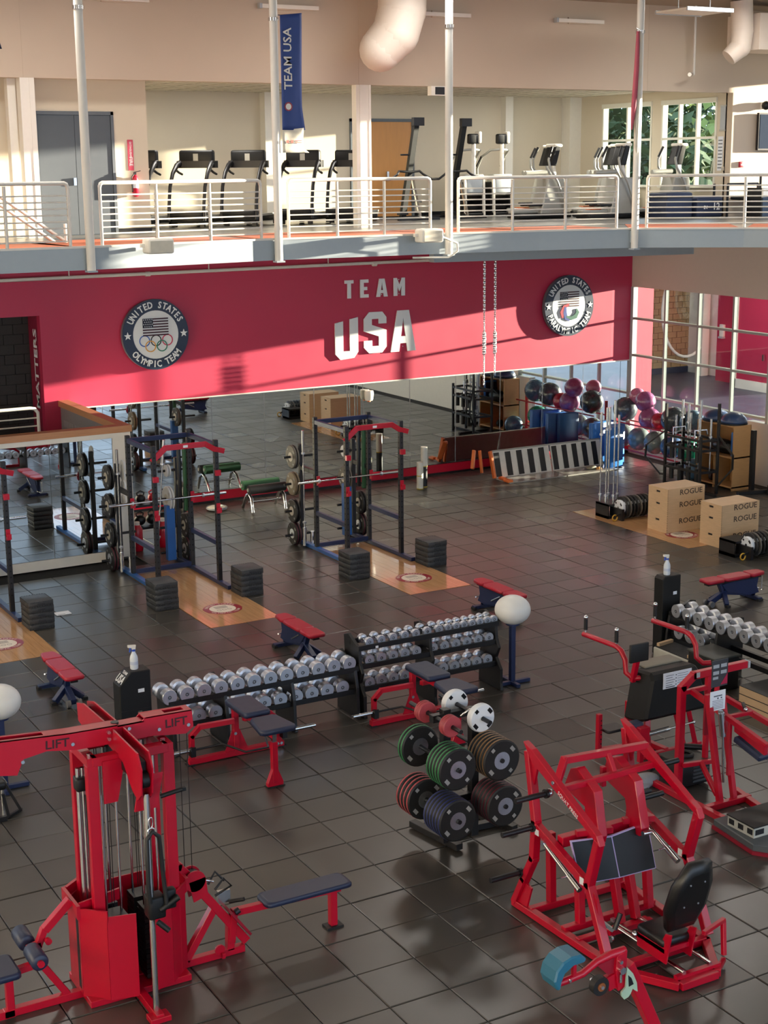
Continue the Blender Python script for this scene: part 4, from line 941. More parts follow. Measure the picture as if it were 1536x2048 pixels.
stack('red', 7.73, 1.48, 12.26, 3, .035, ('small red change', 'front top left peg of plate tree'), 'small'); stack('red', 7.73, 1.48, 12.82, 3, -.035, ('small red change', 'rear top left peg of plate tree'), 'small')

def make_barbell(label, group=None):
    """2.2 m bar along local x"""
    T = thing('barbell', label, 'barbell', (0, 0, 0), group=group)
    obj('shaft', MB().cyl((-.66, 0, 0), (.66, 0, 0), .0145, n=8), CHROME, T, local=True)
    for s in (-1, 1):
        obj('sleeve', MB().cyl((.67*s, 0, 0), (1.1*s, 0, 0), .025, n=10), CHROME, T, local=True); obj('collar', MB().cyl((.65*s, 0, 0), (.68*s, 0, 0), .038, n=10), STEEL, T, local=True)
    return T
# ---------------------------------------------------------------- power racks
HOLES = mat('hole_black', '#050506', .8)
RACKM = mat('rack_black', '#1d1c20', .45, var=.1)
def make_rack(xc, label):
    T = thing('power_rack', label, 'power rack', (xc, 24.1, 0), group='power racks on the platforms')
    for sx in (-1, 1):
        x = xc+.565*sx
        for y in (23.46, 24.68):
            obj('upright', MB().beam((x, y, .05), (x, y, 2.55), .075), RACKM, T, bev=.004)
            h = MB()
            for k in range(22): h.cbox((x, y-.0385, .35+k*.1), .026, .002, .026).cbox((x-.0385, y, .35+k*.1), .002, .026, .026)
            obj('hole_row', h, HOLES, T)
        obj('storage_upright', MB().beam((x, 25.3, .05), (x, 25.3, 1.95), .075), RACKM, T, bev=.004)
        obj('base_rail', MB().beam((x, 23.02, .04), (x, 25.55, .04), .09, .07), NAVY if sx > 0 else BLUE, T, bev=.004)
        obj('side_beam', MB().beam((x, 23.46, 2.46), (x, 24.68, 2.46), .06, .08), NAVY, T, bev=.004); obj('side_beam', MB().beam((x, 23.46, .73), (x, 24.68, .73), .06, .08), NAVY, T, bev=.004)
        obj('side_beam', MB().beam((x, 24.68, 1.5), (x, 25.3, 1.5), .06, .08), RACKM, T, bev=.004)
        for y in (23.46, 24.62):
            obj('bar_hook', MB().box(x-.035, y-.11, 1.29, x+.035, y-.035, 1.33).box(x-.035, y-.11, 1.33, x+.035, y-.095, 1.38).box(x-.035, y-.05, 1.27, x+.035, y-.038, 1.45), RED, T)
        obj('pin_hook', MB().box(x-.045, 23.36, 1.94, x+.045, 23.42, 2.03), RED, T)
        for z in (1.72, 1.2, .67, .2):
            obj('peg', MB().cyl((x, 25.3, z), (x-.36, 25.3, z), .024, n=8).cyl((x, 25.3, z), (x+.3, 25.3, z), .024, n=8), BLACK, T)
    obj('rear_beam', MB().beam((xc-.565, 24.68, 2.46), (xc+.565, 24.68, 2.46), .06, .08).beam((xc-.565, 24.68, .1), (xc+.565, 24.68, .1), .06, .08), NAVY, T, bev=.004)
    obj('pull_up_bar', MB().path([(xc-.6, 23.46, 2.28), (xc-.36, 23.42, 2.5), (xc+.36, 23.42, 2.5), (xc+.52, 23.44, 2.4), (xc+.72, 23.46, 2.34)], .05, .09), RED, T, bev=.004)
    obj('bar_plate', MB().box(xc-.05, 23.385, 2.48, xc+.03, 23.394, 2.52), PAPER, T)
    obj('guide_cover', MB().box(xc+.28, 25.14, .08, xc+.44, 25.26, 1.1), BLUE, T, bev=.004)
    obj('band', MB().rbox(xc+.5, 24.78, 1.05, xc+.58, 24.86, 2.3, .02), GREENP, T); obj('band', MB().rbox(xc+.4, 24.8, 1.1, xc+.47, 24.86, 2.3, .02), BLACK, T)
    obj('bar_tube', MB().cyl((xc-.66, 25.0, .04), (xc-.66, 25.0, .4), .04, n=8).cyl((xc-.5, 25.0, .04), (xc-.5, 25.0, .3), .04, n=8), CHROME, T)
    return T
RK = ((WOODX[0], 'leftmost power rack, only its right side in view', 'leftmost power rack'), (WOODX[1], 'power rack nearest the half wall, hung with white plates', 'middle power rack'), (WOODX[2], 'power rack in front of the long mirror with red arched bar', 'right power rack'))
bb = None
for xc, lab, nm in RK:
    make_rack(xc, lab)
    l = 'barbell resting across the hooks of the %s' % nm
    if bb is None: bb = make_barbell(l, 'barbells at the power racks'); bb.location = (xc+.08, 24.5, 1.37)
    else: dup(bb, (xc+.08, 24.5, 1.37), 0, l)
    dup(bb, (xc-.66, 25.0, 1.16), 0, 'barbell stored upright in the tube at the rear of the %s' % nm, None, (0, PI/2, 0))
    if xc == WOODX[1]: dup(bb, (xc+.12, 25.0, 1.25), 0, 'second bar leaning inside the middle power rack', None, (0, PI/2+.1, 0))
    for side, sx in (('left', -1), ('right', 1)):
        x = xc+.565*sx
        cols = {1.72: ('grey', 'iron'), 1.2: ('tan', 'iron'), .67: ('black', 'iron'), .2: ('maroon', 'big')}
        if side == 'right': cols = {1.72: ('white', 'small'), 1.2: ('grey', 'iron'), .67: ('black', 'iron'), .2: ('maroon', 'big')}
        if nm == 'middle power rack': cols[1.72] = ('white', 'small') if side == 'right' else ('black', 'iron'); cols[1.2] = ('white', 'iron') if side == 'right' else ('black', 'iron')
        for z, (kind, size) in cols.items():
            lv = {1.72: 'top', 1.2: 'second', .67: 'third', .2: 'lowest'}[z]
            zz = max(z, .228) if size in ('big', 'iron') else z
            for k in range(2):
                xx = x-.16-k*.055 if side == 'left' else (x-.22+k*.05 if z > 1 else x+.1+k*.055)
                if side == 'left': xx -= .0
                plate(kind, (xx, 25.3, zz), -PI/2, '%s plate on the %s peg, %s side of the %s' % ('outer' if k else 'inner', lv, side, nm), 'plates stored on the power racks', size)
    # white change plates on the outside of the left rack
if True:
    for k, z in enumerate((2.02, 1.86, 1.66, 1.4)):
        plate('white', (WOODX[1]-.52, 25.16, z-.1), -PI/2, '%s small white plate hung at the left of the middle power rack' % ('uppermost', 'second', 'third', 'lowest')[k], 'plates stored on the power racks', 'small')

# ---------------------------------------------------------------- stacking blocks beside the platforms
def teeth_block():
    mb = MB().rbox(-.2, -.225, 0, .2, .225, .088, .003, 1)
    for k in range(9): mb.cbox((-.165+k*.041, -.226, .083), .02, .012, .014).cbox((-.165+k*.041, .22, .083), .02, .012, .014).cbox((-.165+k*.041, -.226, .012), .02, .012, .018)
    for k in range(10): mb.cbox((-.2, -.19+k*.042, .083), .012, .02, .014).cbox((.2, -.19+k*.042, .083), .012, .02, .014)
    return mb
proto = None
BLK = mat('block_plastic', '#34363a', .55, var=.2, scale=14, bump=.4, bscale=50)
for x, y, nm in ((6.53, 22.7, 'beside the leftmost rack'), (8.62, 22.66, 'at the left foot of the middle rack'), (10.18, 22.72, 'at the right foot of the middle rack'), (12.25, 22.7, 'at the left foot of the right rack'), (13.86, 22.74, 'at the right foot of the right rack')):
    for k in range(5):
        lab = '%s black block of stack %s' % (('bottom', 'second from bottom', 'middle', 'second from top', 'topmost')[k], nm)
        loc = (x+random.uniform(-.008, .008), y+random.uniform(-.008, .008), k*.0915)
        if proto is None:
            proto = thing('stacking_block', lab, 'block', loc, group='black stacking blocks'); obj('block_body', teeth_block(), BLK, proto, local=True); obj('side_mark', MB().box(-.06, -.229, .03, .06, -.225, .06), mat('block_mark', '#22242a', .5), proto, local=True)
        else: dup(proto, loc, random.uniform(-.02, .02), lab)
T = thing('paper_sheet', 'white paper sheet lying on the floor by left stack', 'paper', (7.05, 23.15, 0)); obj('sheet', MB().box(6.95, 23.05, .001, 7.2, 23.25, .006), PAPER, T); obj('print', MB().box(6.98, 23.08, .006, 7.1, 23.1, .0065), INK, T)
# ---------------------------------------------------------------- adjustable benches (local +x runs from the short seat end)
def make_bench(label):
    T = thing('adjustable_bench', label, 'bench', (0, 0, 0), group='red topped adjustable benches')
    def shape(l, w0, w1, c=.035): return [(0, -w0/2+c), (c, -w0/2), (l-c, -w1/2), (l, -w1/2+c), (l, w1/2-c), (l-c, w1/2), (c, w0/2), (0, w0/2-c)]
    obj('seat_pad', MB().pad(shape(.32, .2, .27), (0, 0, .395), (1, 0, 0), (0, 1, 0), (0, 0, .065)), RDPAD, T, local=True)
    obj('back_pad', MB().pad(shape(.56, .27, .27), (.335, 0, .395), (1, 0, 0), (0, 1, 0), (0, 0, .065)).pad(shape(.36, .27, .27), (.9, 0, .395), (1, 0, 0), (0, 1, 0), (0, 0, .065)), RDPAD, T, local=True)
    obj('pad_tray', MB().box(.05, -.05, .36, 1.2, .05, .396), BLACK, T, local=True)
    obj('frame_plate', MB().prism([(.08, .1), (.3, .08), (.78, .2), (.9, .34), (.62, .37), (.2, .36)], (0, -.05, 0), (1, 0, 0), (0, 0, 1), (0, .02, 0)).prism([(.08, .1), (.3, .08), (.78, .2), (.9, .34), (.62, .37), (.2, .36)], (0, .03, 0), (1, 0, 0), (0, 0, 1), (0, .02, 0)), NAVY, T, bev=.004, local=True)
    obj('frame_spine', MB().beam((.16, 0, .1), (.86, 0, .22), .07, .1).beam((.8, 0, .2), (1.12, 0, .06), .075, .09).beam((.85, 0, .22), (.92, 0, .36), .07), NAVY, T, bev=.004, local=True)
    obj('front_post', MB().beam((.2, 0, .05), (.13, 0, .37), .07, .09).cbox((.2, 0, .035), .09, .42, .05), NAVY, T, bev=.004, local=True)
    obj('rear_leg', MB().beam((.82, 0, .2), (.92, -.2, .04), .07, .08).beam((.82, 0, .2), (.92, .2, .04), .07, .08), NAVY, T, bev=.004, local=True)
    obj('rubber_foot', MB().cbox((.2, -.2, .02), .1, .05, .04).cbox((.2, .2, .02), .1, .05, .04).cbox((.92, -.22, .02), .07, .07, .04).cbox((.92, .22, .02), .07, .07, .04), RUBBER, T, local=True)
    for s in (-1, 1): obj('wheel', MB().cyl((1.13, .05*s, .05), (1.13, .1*s, .05), .05, n=14), mat('wheel_grey', '#6a6a6c', .5), T, local=True)
    obj('adjuster', MB().cyl((.5, -.06, .2), (.75, -.06, .33), .012, n=6).cyl((.04, .06, .15), (.04, .06, .36), .01, n=6).pipe([(.04, .06, .15), (-.06, 0, .12), (.04, -.06, .15)], .01, 6), CHROME, T, local=True)
    return T
b0 = make_bench('red adjustable bench beside the leftmost oak platform, before the spray bottle'); b0.location = (5.83, 19.93, 0); b0.rotation_euler.z = -PI/2
dup(b0, (9.46, 19.92, 0), -PI/2, 'red adjustable bench behind the long lower dumbbell rack')
dup(b0, (13.12, 20.05, 0), -PI/2, 'red adjustable bench standing behind the white globe stand')
dup(b0, (17.42, 18.0, 0), PI, 'red adjustable bench at right behind the black bin with bottle')

# ---------------------------------------------------------------- dumbbells (local axis y) and racks
def make_db(r, label, group, L=.36):
    T = thing('dumbbell', label, 'dumbbell', (0, 0, 0), group=group)
    for s in (-1, 1):
        a, b = (.065 if r > .08 else .06)*s, (L/2)*s
        obj('head', MB().lathe([(.02, a*.9), (r*.75, a), (r, a+.012*s), (r, b-.008*s), (r*.95, b), (r*.3, b), (r*.26, b-.006*s), (.001, b-.006*s)], (0, 0, 0), (0, 1, 0), 22, False, True, True), STEEL, T, local=True)
        obj('hub_ring', MB().lathe([(.012, b-.002*s), (.017, b+.003*s), (.022, b-.002*s)], (0, 0, 0), (0, 1, 0), 12, False), mat('hub_dark', '#3a3d44', .5), T, local=True)
    obj('handle', MB().cyl((0, -.08, 0), (0, .08, 0), .016, n=8), CHROME, T, local=True)
    return T
DBP = {}
def dumbbell(r, loc, rz, label, group):
    k = round(r, 3)
    if k not in DBP:
        DBP[k] = make_db(r, label, group, .36 if r > .08 else (.27 if r > .066 else .24)); DBP[k].location = loc; DBP[k].rotation_euler.z = rz
    else: dup(DBP[k], loc, rz, label, group)
def rack_upright(mb, x, tiers, zt, w=.045):
    """slanted side plate of a dumbbell rack at x"""
    if tiers == 2: pl = [(16.40, 0), (16.98, 0), (16.98, .1), (16.93, .35), (16.98, .8), (16.88, .84), (16.5, .66), (16.44, .42), (16.42, .1)]
    else: pl = [(16.36, 0), (16.92, 0), (16.92, .12), (16.88, .5), (16.92, 1.02), (16.8, 1.06), (16.52, .92), (16.5, .72), (16.43, .6), (16.5, .45), (16.38, .3), (16.38, .1)]
    return mb.prism(pl, (x-w/2, 0, 0), (0, 1, 0), (0, 0, 1), (w, 0, 0))
def tier(mb, x0, x1, z, yf=16.5):
    mb.beam((x0, yf+.02, z-.085), (x1, yf+.02, z-.085), .05, .07); mb.beam((x0, yf+.26, z-.05), (x1, yf+.26, z-.05), .05, .07); return mb
T = thing('dumbbell_rack', 'long two tier black dumbbell rack at centre left', 'dumbbell rack', (7.6, 16.7, 0))
for x in (6.34, 7.05, 7.98, 8.9): obj('upright', rack_upright(MB(), x, 2, 0), BLACK, T, bev=.004)
for z in (.74, .44): obj('tier', tier(MB(), 6.3, 8.95, z), BLACK, T, bev=.003)
x = 6.33
for k in range(12):
    dumbbell(.098, (6.32+.227*k, 16.68, .745), 0, '%s dumbbell from the left on the top tier of the long lower rack' % ORD[k], 'large steel dumbbells')
for k in range(11):
    dumbbell(.098, (6.47+.224*k, 16.68, .44), 0, '%s dumbbell from the left on the bottom tier of the long lower rack' % ORD[k], 'large steel dumbbells')
T = thing('dumbbell_rack', 'three tier black dumbbell rack beside the white globe stand', 'dumbbell rack', (10, 16.65, 0))
for x in (8.98, 10.06, 11.12): obj('upright', rack_upright(MB(), x, 3, 0), BLACK, T, bev=.004)
for z, r in ((.99, .058), (.735, .072), (.42, .078)): obj('tier', tier(MB(), 8.95, 11.15, z+.02), BLACK, T, bev=.003)
obj('rail_tag', MB().box(9.2, 16.485, .9, 9.24, 16.49, .93).box(10.6, 16.485, .62, 10.64, 16.49, .65), PAPER, T)
tx = [9.13, 9.31, 9.49, 9.67, 9.84, 10.02, 10.2, 10.345, 10.475, 10.6, 10.73, 10.855, 10.98, 11.09]
for k, x in enumerate(tx): dumbbell(.062 if k < 7 else .054, (x, 16.64, .985), 0, '%s dumbbell from the left on the top tier of the three tier rack' % ORD[k], 'small steel dumbbells')
for k in range(11): dumbbell(.073, (9.13+.18*k+(.08 if k > 4 else 0), 16.66, .735), 0, '%s dumbbell from the left on the middle tier of the three tier rack' % ORD[k], 'middle steel dumbbells')
for k in range(11): dumbbell(.08, (9.13+.18*k+(.06 if k > 4 else 0), 16.66, .42), 0, '%s dumbbell from the left on the bottom tier of the three tier rack' % ORD[k], 'middle steel dumbbells')
# right hand rack runs away along y
T = thing('dumbbell_rack', 'black dumbbell rack at the right edge beside the bin', 'dumbbell rack', (14.2, 15, 0))
mb = MB()
for y in (16.32, 15.3, 14.2, 13.3):
    obj('upright', MB().prism([(13.94, 0), (14.5, 0), (14.5, .8), (14.4, .82), (14.02, .64), (13.98, .4)], (0, y-.022, 0), (1, 0, 0), (0, 0, 1), (0, .045, 0)), BLACK, T, bev=.004)
for z in (.74, .44): obj('tier', MB().beam((14.06, 16.35, z-.085), (14.06, 13.3, z-.085), .05, .07).beam((14.3, 16.35, z-.05), (14.3, 13.3, z-.05), .05, .07), BLACK, T)
for k in range(12): dumbbell(.098, (14.17, 16.15-.236*k, .745), PI/2, '%s dumbbell from the bin on the top tier of the right edge rack' % ORD[k], 'large steel dumbbells at right')
for k in range(3): dumbbell(.098, (14.17, 16.08-.235*k, .44), PI/2, '%s dumbbell from the bin on the bottom tier of the right edge rack' % ORD[k], 'large steel dumbbells at right')
# bins with spray bottles
def bin_(x0, y0, w, d, h, label, txt, c=.15):
    T = thing('towel_bin', label, 'bin', (x0+w/2, y0+d/2, 0), group='black towel bins')
    prof = [(0, 0), (w, 0), (w, h), (c, h), (0, h-c*1.07)]
    obj('bin_body', MB().prism(prof, (x0, y0, 0), (1, 0, 0), (0, 0, 1), (0, d, 0)), BLKPL, T, bev=.01)
    obj('label_card', MB().box(x0+w*.58, y0-.004, h*.76, x0+w*.78, y0-.001, h*.8), PAPER, T)
    obj('slot', MB().box(x0+w*.55, y0-.003, h*.36, x0+w*.68, y0-.001, h*.55), mat('slot_grey', '#5d5753', .6), T)
    obj('front_seam', MB().box(x0+.01, y0-.003, h*.57, x0+w-.01, y0-.001, h*.575), DINK, T)
    if txt:
        t = MB(); ux = Vector((0, -1, 0)); uy = Vector((.15, 0, .16)).normalized(); c = Vector((x0+.075, y0+d/2, h-.08))
        text(t, 'USA', .15, c-uy*.03, ux, uy, .003, .015, sx=.8); text(t, 'TEAM', .055, c+uy*.065, ux, uy, .003, .004); obj('lettering', t, LETTER, T)
bin_(5.72, 16.6, .4, .24, 1.12, 'black towel bin with white USA lettering at left rack end', True)
bin_(13.95, 16.4, .34, .2, 1.2, 'black towel bin at the right standing at the rack end', False, .04)
def bottle(x, y, z, label, lie=0):
    T = thing('spray_bottle', label, 'bottle', (x, y, z), group='white spray bottles')
    obj('bottle_body', MB().lathe([(.045, 0), (.05, .01), (.05, .13), (.045, .16), (.022, .21), (.018, .24)], (x, y, z), (0, 0, 1), 14), mat('bottle_white', '#d5dde6', .35), T)
    obj('trigger_head', MB().prism([(-.02, 0), (.02, 0), (.03, .06), (-.07, .07), (-.07, .04), (-.02, .03)], (x, y-.013, z+.24), (1, 0, 0), (0, 0, 1), (0, .026, 0)), WHITE, T)
    obj('trigger_collar', MB().cyl((x, y, z+.225), (x, y, z+.25), .024, n=10).beam((x-.04, y, z+.27), (x-.05, y, z+.22), .015), mat('trigger_blue', '#2c52b8', .4), T)
    obj('label_print', MB().cyl((x, y, z+.06), (x, y, z+.1), .0505, n=14, cap=False), mat('bottle_label', '#b9c4da', .5), T)
bottle(5.96, 16.72, 1.12, 'white spray bottle with blue trigger on the left bin')
bottle(14.1, 16.5, 1.2, 'white spray bottle on the right bin near the bench')

# ---------------------------------------------------------------- chest supported row benches
def make_row(label):
    T = thing('row_bench', label, 'bench', (0, 0, 0), group='navy pad row benches')
    L = True
    obj('base_rail', MB().beam((-.63, 0, .04), (.64, 0, .04), .08, .07), RED, T, bev=.004, local=L)
    obj('centre_post', MB().beam((0, 0, .07), (0, 0, .68), .07), RED, T, bev=.004, local=L)
    obj('gusset', MB().prism([(-.16, .06), (.16, .06), (.05, .34), (-.05, .34)], (0, -.02, 0), (1, 0, 0), (0, 0, 1), (0, .012, 0)), RED, T, local=L)
    obj('top_beam', MB().beam((0, .05, .66), (0, -1.12, .63), .07), RED, T, bev=.004, local=L)
    for s in (-1, 1):
        obj('hook_arm', MB().path([(-.58*s, 0, .05), (-.58*s, 0, .36), (-.47*s, 0, .46), (-.06*s, -.12, .5)], .06), RED, T, bev=.004, local=L)
        obj('bar_hook', MB().box(-.61*s-.03, -.12, .14, -.61*s+.03, -.03, .2).box(-.61*s-.03, -.13, .14, -.61*s+.03, -.11, .26), BLACK, T, local=L)
    obj('front_post', MB().beam((0, -1.1, .05), (0, -1.1, .55), .07), RED, T, bev=.004, local=L)
    obj('chrome_post', MB().beam((0, -1.1, .5), (0, -1.1, .66), .05), CHROME, T, local=L)
    obj('front_foot', MB().prism([(-.1, 0), (.1, 0), (.1, .05), (.03, .22), (-.03, .22), (-.1, .05)], (0, -1.13, 0), (1, 0, 0), (0, 0, 1), (0, .06, 0)), RED, T, bev=.004, local=L)
    obj('rubber_foot', MB().box(-.66, -.05, 0, -.56, .05, .012).box(.56, -.05, 0, .67, .05, .012).box(-.11, -1.15, 0, .11, -1.05, .01), RUBBER, T, local=L)
    obj('chest_pad', MB().pad(rrect(.34, .62, .04), (.0, -.38, .70), (1, 0, 0), (0, 1, 0), (0, 0, .085)), NVPAD, T, local=L)
    obj('seat_pad', MB().pad([(-.13, .24), (-.17, .2), (-.23, -.2), (-.19, -.25), (.19, -.25), (.23, -.2), (.17, .2), (.13, .24)], (.02, -.98, .665), (1, 0, 0), (0, 1, 0), (0, 0, .085)), NVPAD, T, local=L)
    obj('bolt', MB().cyl((-.02, -.05, .3), (-.02, -.03, .3), .02, n=8).cyl((.6, -.045, .05), (.6, -.03, .05), .02, n=8).cyl((.55, -.045, .05), (.55, -.03, .05), .02, n=8), CHROME, T, local=L)
    return T
rb = make_row('navy padded row bench on the left, before the long dumbbell rack'); rb.location = (7.0, 16.1, 0)
dup(rb, (9.53, 16.1, 0), 0, 'navy padded row bench on the right, before the three tier rack')
def make_camber(label):
    T = thing('cambered_bar', label, 'barbell', (0, 0, 0), group='cambered row bars')
    obj('shaft', MB().pipe([(-.6, 0, 0), (-.2, 0, 0), (-.06, -.36, -.01), (.24, -.36, -.01), (.36, 0, 0), (.74, 0, 0)], .014, 6), BLACK, T, local=True)
    for s, a, b in ((-1, -.6, -.93), (1, .74, 1.06)): obj('sleeve', MB().cyl((a, 0, 0), (b, 0, 0), .025, n=10), CHROME, T, local=True); obj('collar', MB().cyl((a+.03*s, 0, 0), (a, 0, 0), .04, n=10), BLACK, T, local=True)
    return T
cb = make_camber('black cambered bar with chrome ends below the left row bench'); cb.location = (7.0, 16.03, .21)
dup(cb, (9.53, 16.03, .21), 0, 'black cambered bar with chrome ends below the right row bench')
# white globes on stands
def globe(x, y, label, zc=1.08):
    T = thing('globe_stand', label, 'stand', (x, y, 0), group='white globes on blue stands')
    obj('globe', MB().sphere((x, y, zc), .205, 28, 18, (1.22, 1.22, 1)), GLOBE, T)
    obj('post', MB().beam((x, y, .04), (x, y, .9), .07), NAVY, T, bev=.004)
    obj('foot', MB().beam((x-.2, y, .03), (x+.28, y-.02, .03), .06, .05).beam((x-.02, y-.2, .03), (x, y+.25, .03), .06, .05), NAVY, T, bev=.004)
    obj('cap', MB().cyl((x, y, .87), (x, y, .9), .1, n=14), NAVY, T)
globe(11.39, 16.52, 'white globe on a blue floor stand beside the three tier rack')
globe(4.24, 16.52, 'white globe on a blue stand cut by the left edge')
T = thing('training_bench', 'dark bench with chrome frame cut by the left edge', 'bench', (3.7, 15.7, 0))
obj('pad', MB().rbox(3.1, 15.5, .42, 4.0, 15.85, .52, .03), BKPAD, T)
obj('frame', MB().path([(4.0, 15.7, .3), (4.05, 15.7, .02), (4.22, 15.82, .02), (4.05, 15.86, .4)], .03).beam((3.4, 15.68, .02), (4.02, 15.68, .02), .05).beam((3.7, 15.68, 0), (3.7, 15.68, .43), .06), BLACK, T)
obj('chrome_bracket', MB().cyl((4.06, 15.95, .0), (4.06, 15.95, .6), .018, n=8).beam((3.95, 15.9, .6), (4.12, 15.98, .3), .022), CHROME, T)
# ---------------------------------------------------------------- jump boxes
def jump_box(x, y, z, h, label, rogue=True):
    T = thing('jump_box', label, 'box', (x, y, z), group='wooden jump boxes')
    w, d, t = .94, .58, .018
    obj('front_panel', MB().box(x-w/2, y-d/2, z, x+w/2, y-d/2+t, z+h-t), BIRCH, T); obj('back_panel', MB().box(x-w/2, y+d/2-t, z, x+w/2, y+d/2, z+h-t), BIRCH, T)
    e = MB(); zc = z+h*.62
    for s in (-1, 1):
        a = x+s*w/2; b = a-s*t; x0, x1 = min(a, b), max(a, b)
        for y0, y1, z0, z1 in ((y-d/2+t, y-.06, z, z+h-t), (y+.06, y+d/2-t, z, z+h-t), (y-.06, y+.06, z, zc-.02), (y-.06, y+.06, zc+.02, z+h-t)): e.box(x0, y0, z0, x1, y1, z1)
    obj('side_panel', e, BIRCH, T); obj('grip_hole', MB().box(x-w/2+t, y-.06, zc-.02, x-w/2+t+.004, y+.06, zc+.02), DINK, T)
    obj('lid', MB().box(x-w/2, y-d/2, z+h-t, x+w/2, y+d/2, z+h), BIRCH, T)
    te = MB()
    for k in range(8): te.box(x-w/2-.001, y-d/2-.001, z+k*h/8, x-w/2+.02, y-d/2+.002, z+k*h/8+h/16)
    obj('finger_joint', te, mat('birch_edge', '#a98c68', .6), T)
    t_ = MB(); text(t_, 'ROGUE', .15, (x+.12, y-d/2-.001, z+h*.55), (1, 0, 0), (0, 0, 1), .002, .012, sx=1.15); obj('brand_lettering', t_, mat('box_print', '#4a3d33', .7), T)
for nm, x, y, hs in (('rear', 19.45, 22.55, ((0, .38), (.38, .29), (.67, .21))), ('front', 19.53, 21.1, ((0, .355), (.355, .3), (.655, .165)))):
    for (z, h), p in zip(hs, ('bottom', 'middle', 'top')):
        jump_box(x, y, z, h, '%s plywood jump box of the %s stack by the bar rack' % (p, nm))
# horizontal plate rows with bar holders
def plate_row(x0, y, n, lab, near):
    T = thing('plate_cart', lab, 'plate rack', (x0+.4, y, 0), group='black floor plate racks')
    obj('tray', MB().box(x0, y-.16, .08, x0+1.1, y-.12, .14).box(x0, y+.12, .08, x0+1.1, y+.16, .14).box(x0-.02, y-.2, 0, x0+.04, y+.2, .24).box(x0+1.06, y-.2, 0, x0+1.1, y+.2, .2), BLACK, T)
    obj('bar_block', MB().box(x0-.14, y+.1, 0, x0+.3, y+.52, .06).box(x0-.14, y+.1, .26, x0+.3, y+.52, .3).box(x0-.14, y+.1, 0, x0-.12, y+.52, .3).box(x0+.28, y+.1, 0, x0+.3, y+.52, .3), BLACK, T)
    for k in range(n):
        kind = 'grey' if k % 3 == 1 else 'black'
        plate(kind, (x0+.1+k*.09, y, .235), -PI/2, '%s upright plate in the floor rack %s' % (ORD[k], near), 'plates in the floor racks', 'iron')
    plate('white', (x0+.02, y-.02, .25), -PI/2, 'small white plate at the end of the floor rack %s' % near, 'plates in the floor racks', 'change')
    C = thing('collar_clip', 'yellow collar clip on the floor at the rack %s' % near, 'clip', (x0-.12, y-.1, 0), group='yellow collar clips')
    obj('ring', MB().pipe([(x0-.14+.06*math.cos(a), y-.12, .07+.06*math.sin(a)) for a in [2*PI*i/12 for i in range(13)]], .014, 6, False), mat('clip_yellow', '#c79a2e', .4), C)
    obj('lever', MB().beam((x0-.12, y-.12, .1), (x0-.02, y-.13, .14), .03), BLACK, C)
plate_row(18.92, 23.75, 8, 'black floor rack of upright plates left of the rear jump boxes', 'left of the rear jump boxes')
plate_row(18.95, 20.05, 7, 'black floor rack of upright plates at the right edge below jump boxes', 'at the right edge')
for k, (dx, dy, h) in enumerate(((-.06, .3, 2.27), (.06, .2, 2.42), (.1, .42, 2.25), (.24, .3, 2.1), (-.08, .46, 2.15))):
    T = thing('barbell', '%s upright bar from the left in the stand left of the jump boxes' % ORD[k], 'barbell', (18.92+dx, 23.75+dy, .06), group='upright bars left of the jump boxes')
    X_, Y_ = 18.92+dx, 23.75+dy
    obj('sleeve', MB().cyl((X_, Y_, .06), (X_, Y_, .45), .025, n=8).cyl((X_, Y_, h-.45), (X_, Y_, h), .025, n=8), CHROME, T); obj('shaft', MB().cyl((X_, Y_, .45), (X_, Y_, h-.45), .015, n=8), CHROME, T); obj('collar', MB().cyl((X_, Y_, .43), (X_, Y_, .47), .038, n=8).cyl((X_, Y_, h-.47), (X_, Y_, h-.43), .038, n=8), STEEL, T)
# ---------------------------------------------------------------- ball rack, mats, shelf, boards, bar stand by the glass wall
BALLC = {'purple': '#8a4a78', 'red': '#a3263c', 'slate': '#3d474f', 'blue': '#33527e', 'green': '#0f8a68', 'steel blue': '#45647c', 'grey': '#6b7a7a', 'teal': '#3a5a5a', 'pink': '#b0698c'}
def ball(c, x, y, z, r, label):
    T = thing('exercise_ball', label, 'ball', (x, y, z), group='exercise balls by the glass wall')
    obj('ball_skin', MB().sphere((x, y, z), r, 28, 18), mat('ball_'+c.replace(' ', '_'), BALLC[c], .28, var=.05, coat=.2), T)
    obj('seam_ring', MB().lathe([(r*1.0, -.004), (r*1.004, 0), (r*1.0, .004)], (x, y, z), (.3, .2, .9), 28, False).lathe([(r*.6, r*.797), (r*.61, r*.797), (r*.6, r*.803)], (x, y, z), (.3, .2, .9), 24, False), mat('ball_'+c.replace(' ', '_'), BALLC[c], .28), T)
    obj('valve', MB().cyl((x-r*.99, y, z), (x-r*1.003, y, z), .012, n=8), WHITE, T)
XB = 23.25
T = thing('ball_rack', 'red footed ball rack along the glass wall', 'ball rack', (XB, 27.6, 0))
for y in (29.42, 25.95):
    obj('end_frame', MB().path([(XB-.35, y, .08), (XB+.3, y, .08)], .06).beam((XB+.1, y, .08), (XB+.1, y, 1.3), .06), RED, T, bev=.004)
    for dx in (-.33, .28): obj('caster', MB().cyl((XB+dx, y-.02, .035), (XB+dx, y+.02, .035), .035, n=10), WHITE, T)
for z in (.28, .92): obj('cradle_rail', MB().cyl((XB-.2, 29.3, z), (XB-.2, 25.9, z), .02, n=8).cyl((XB+.18, 29.3, z), (XB+.18, 25.9, z), .02, n=8), RED, T)

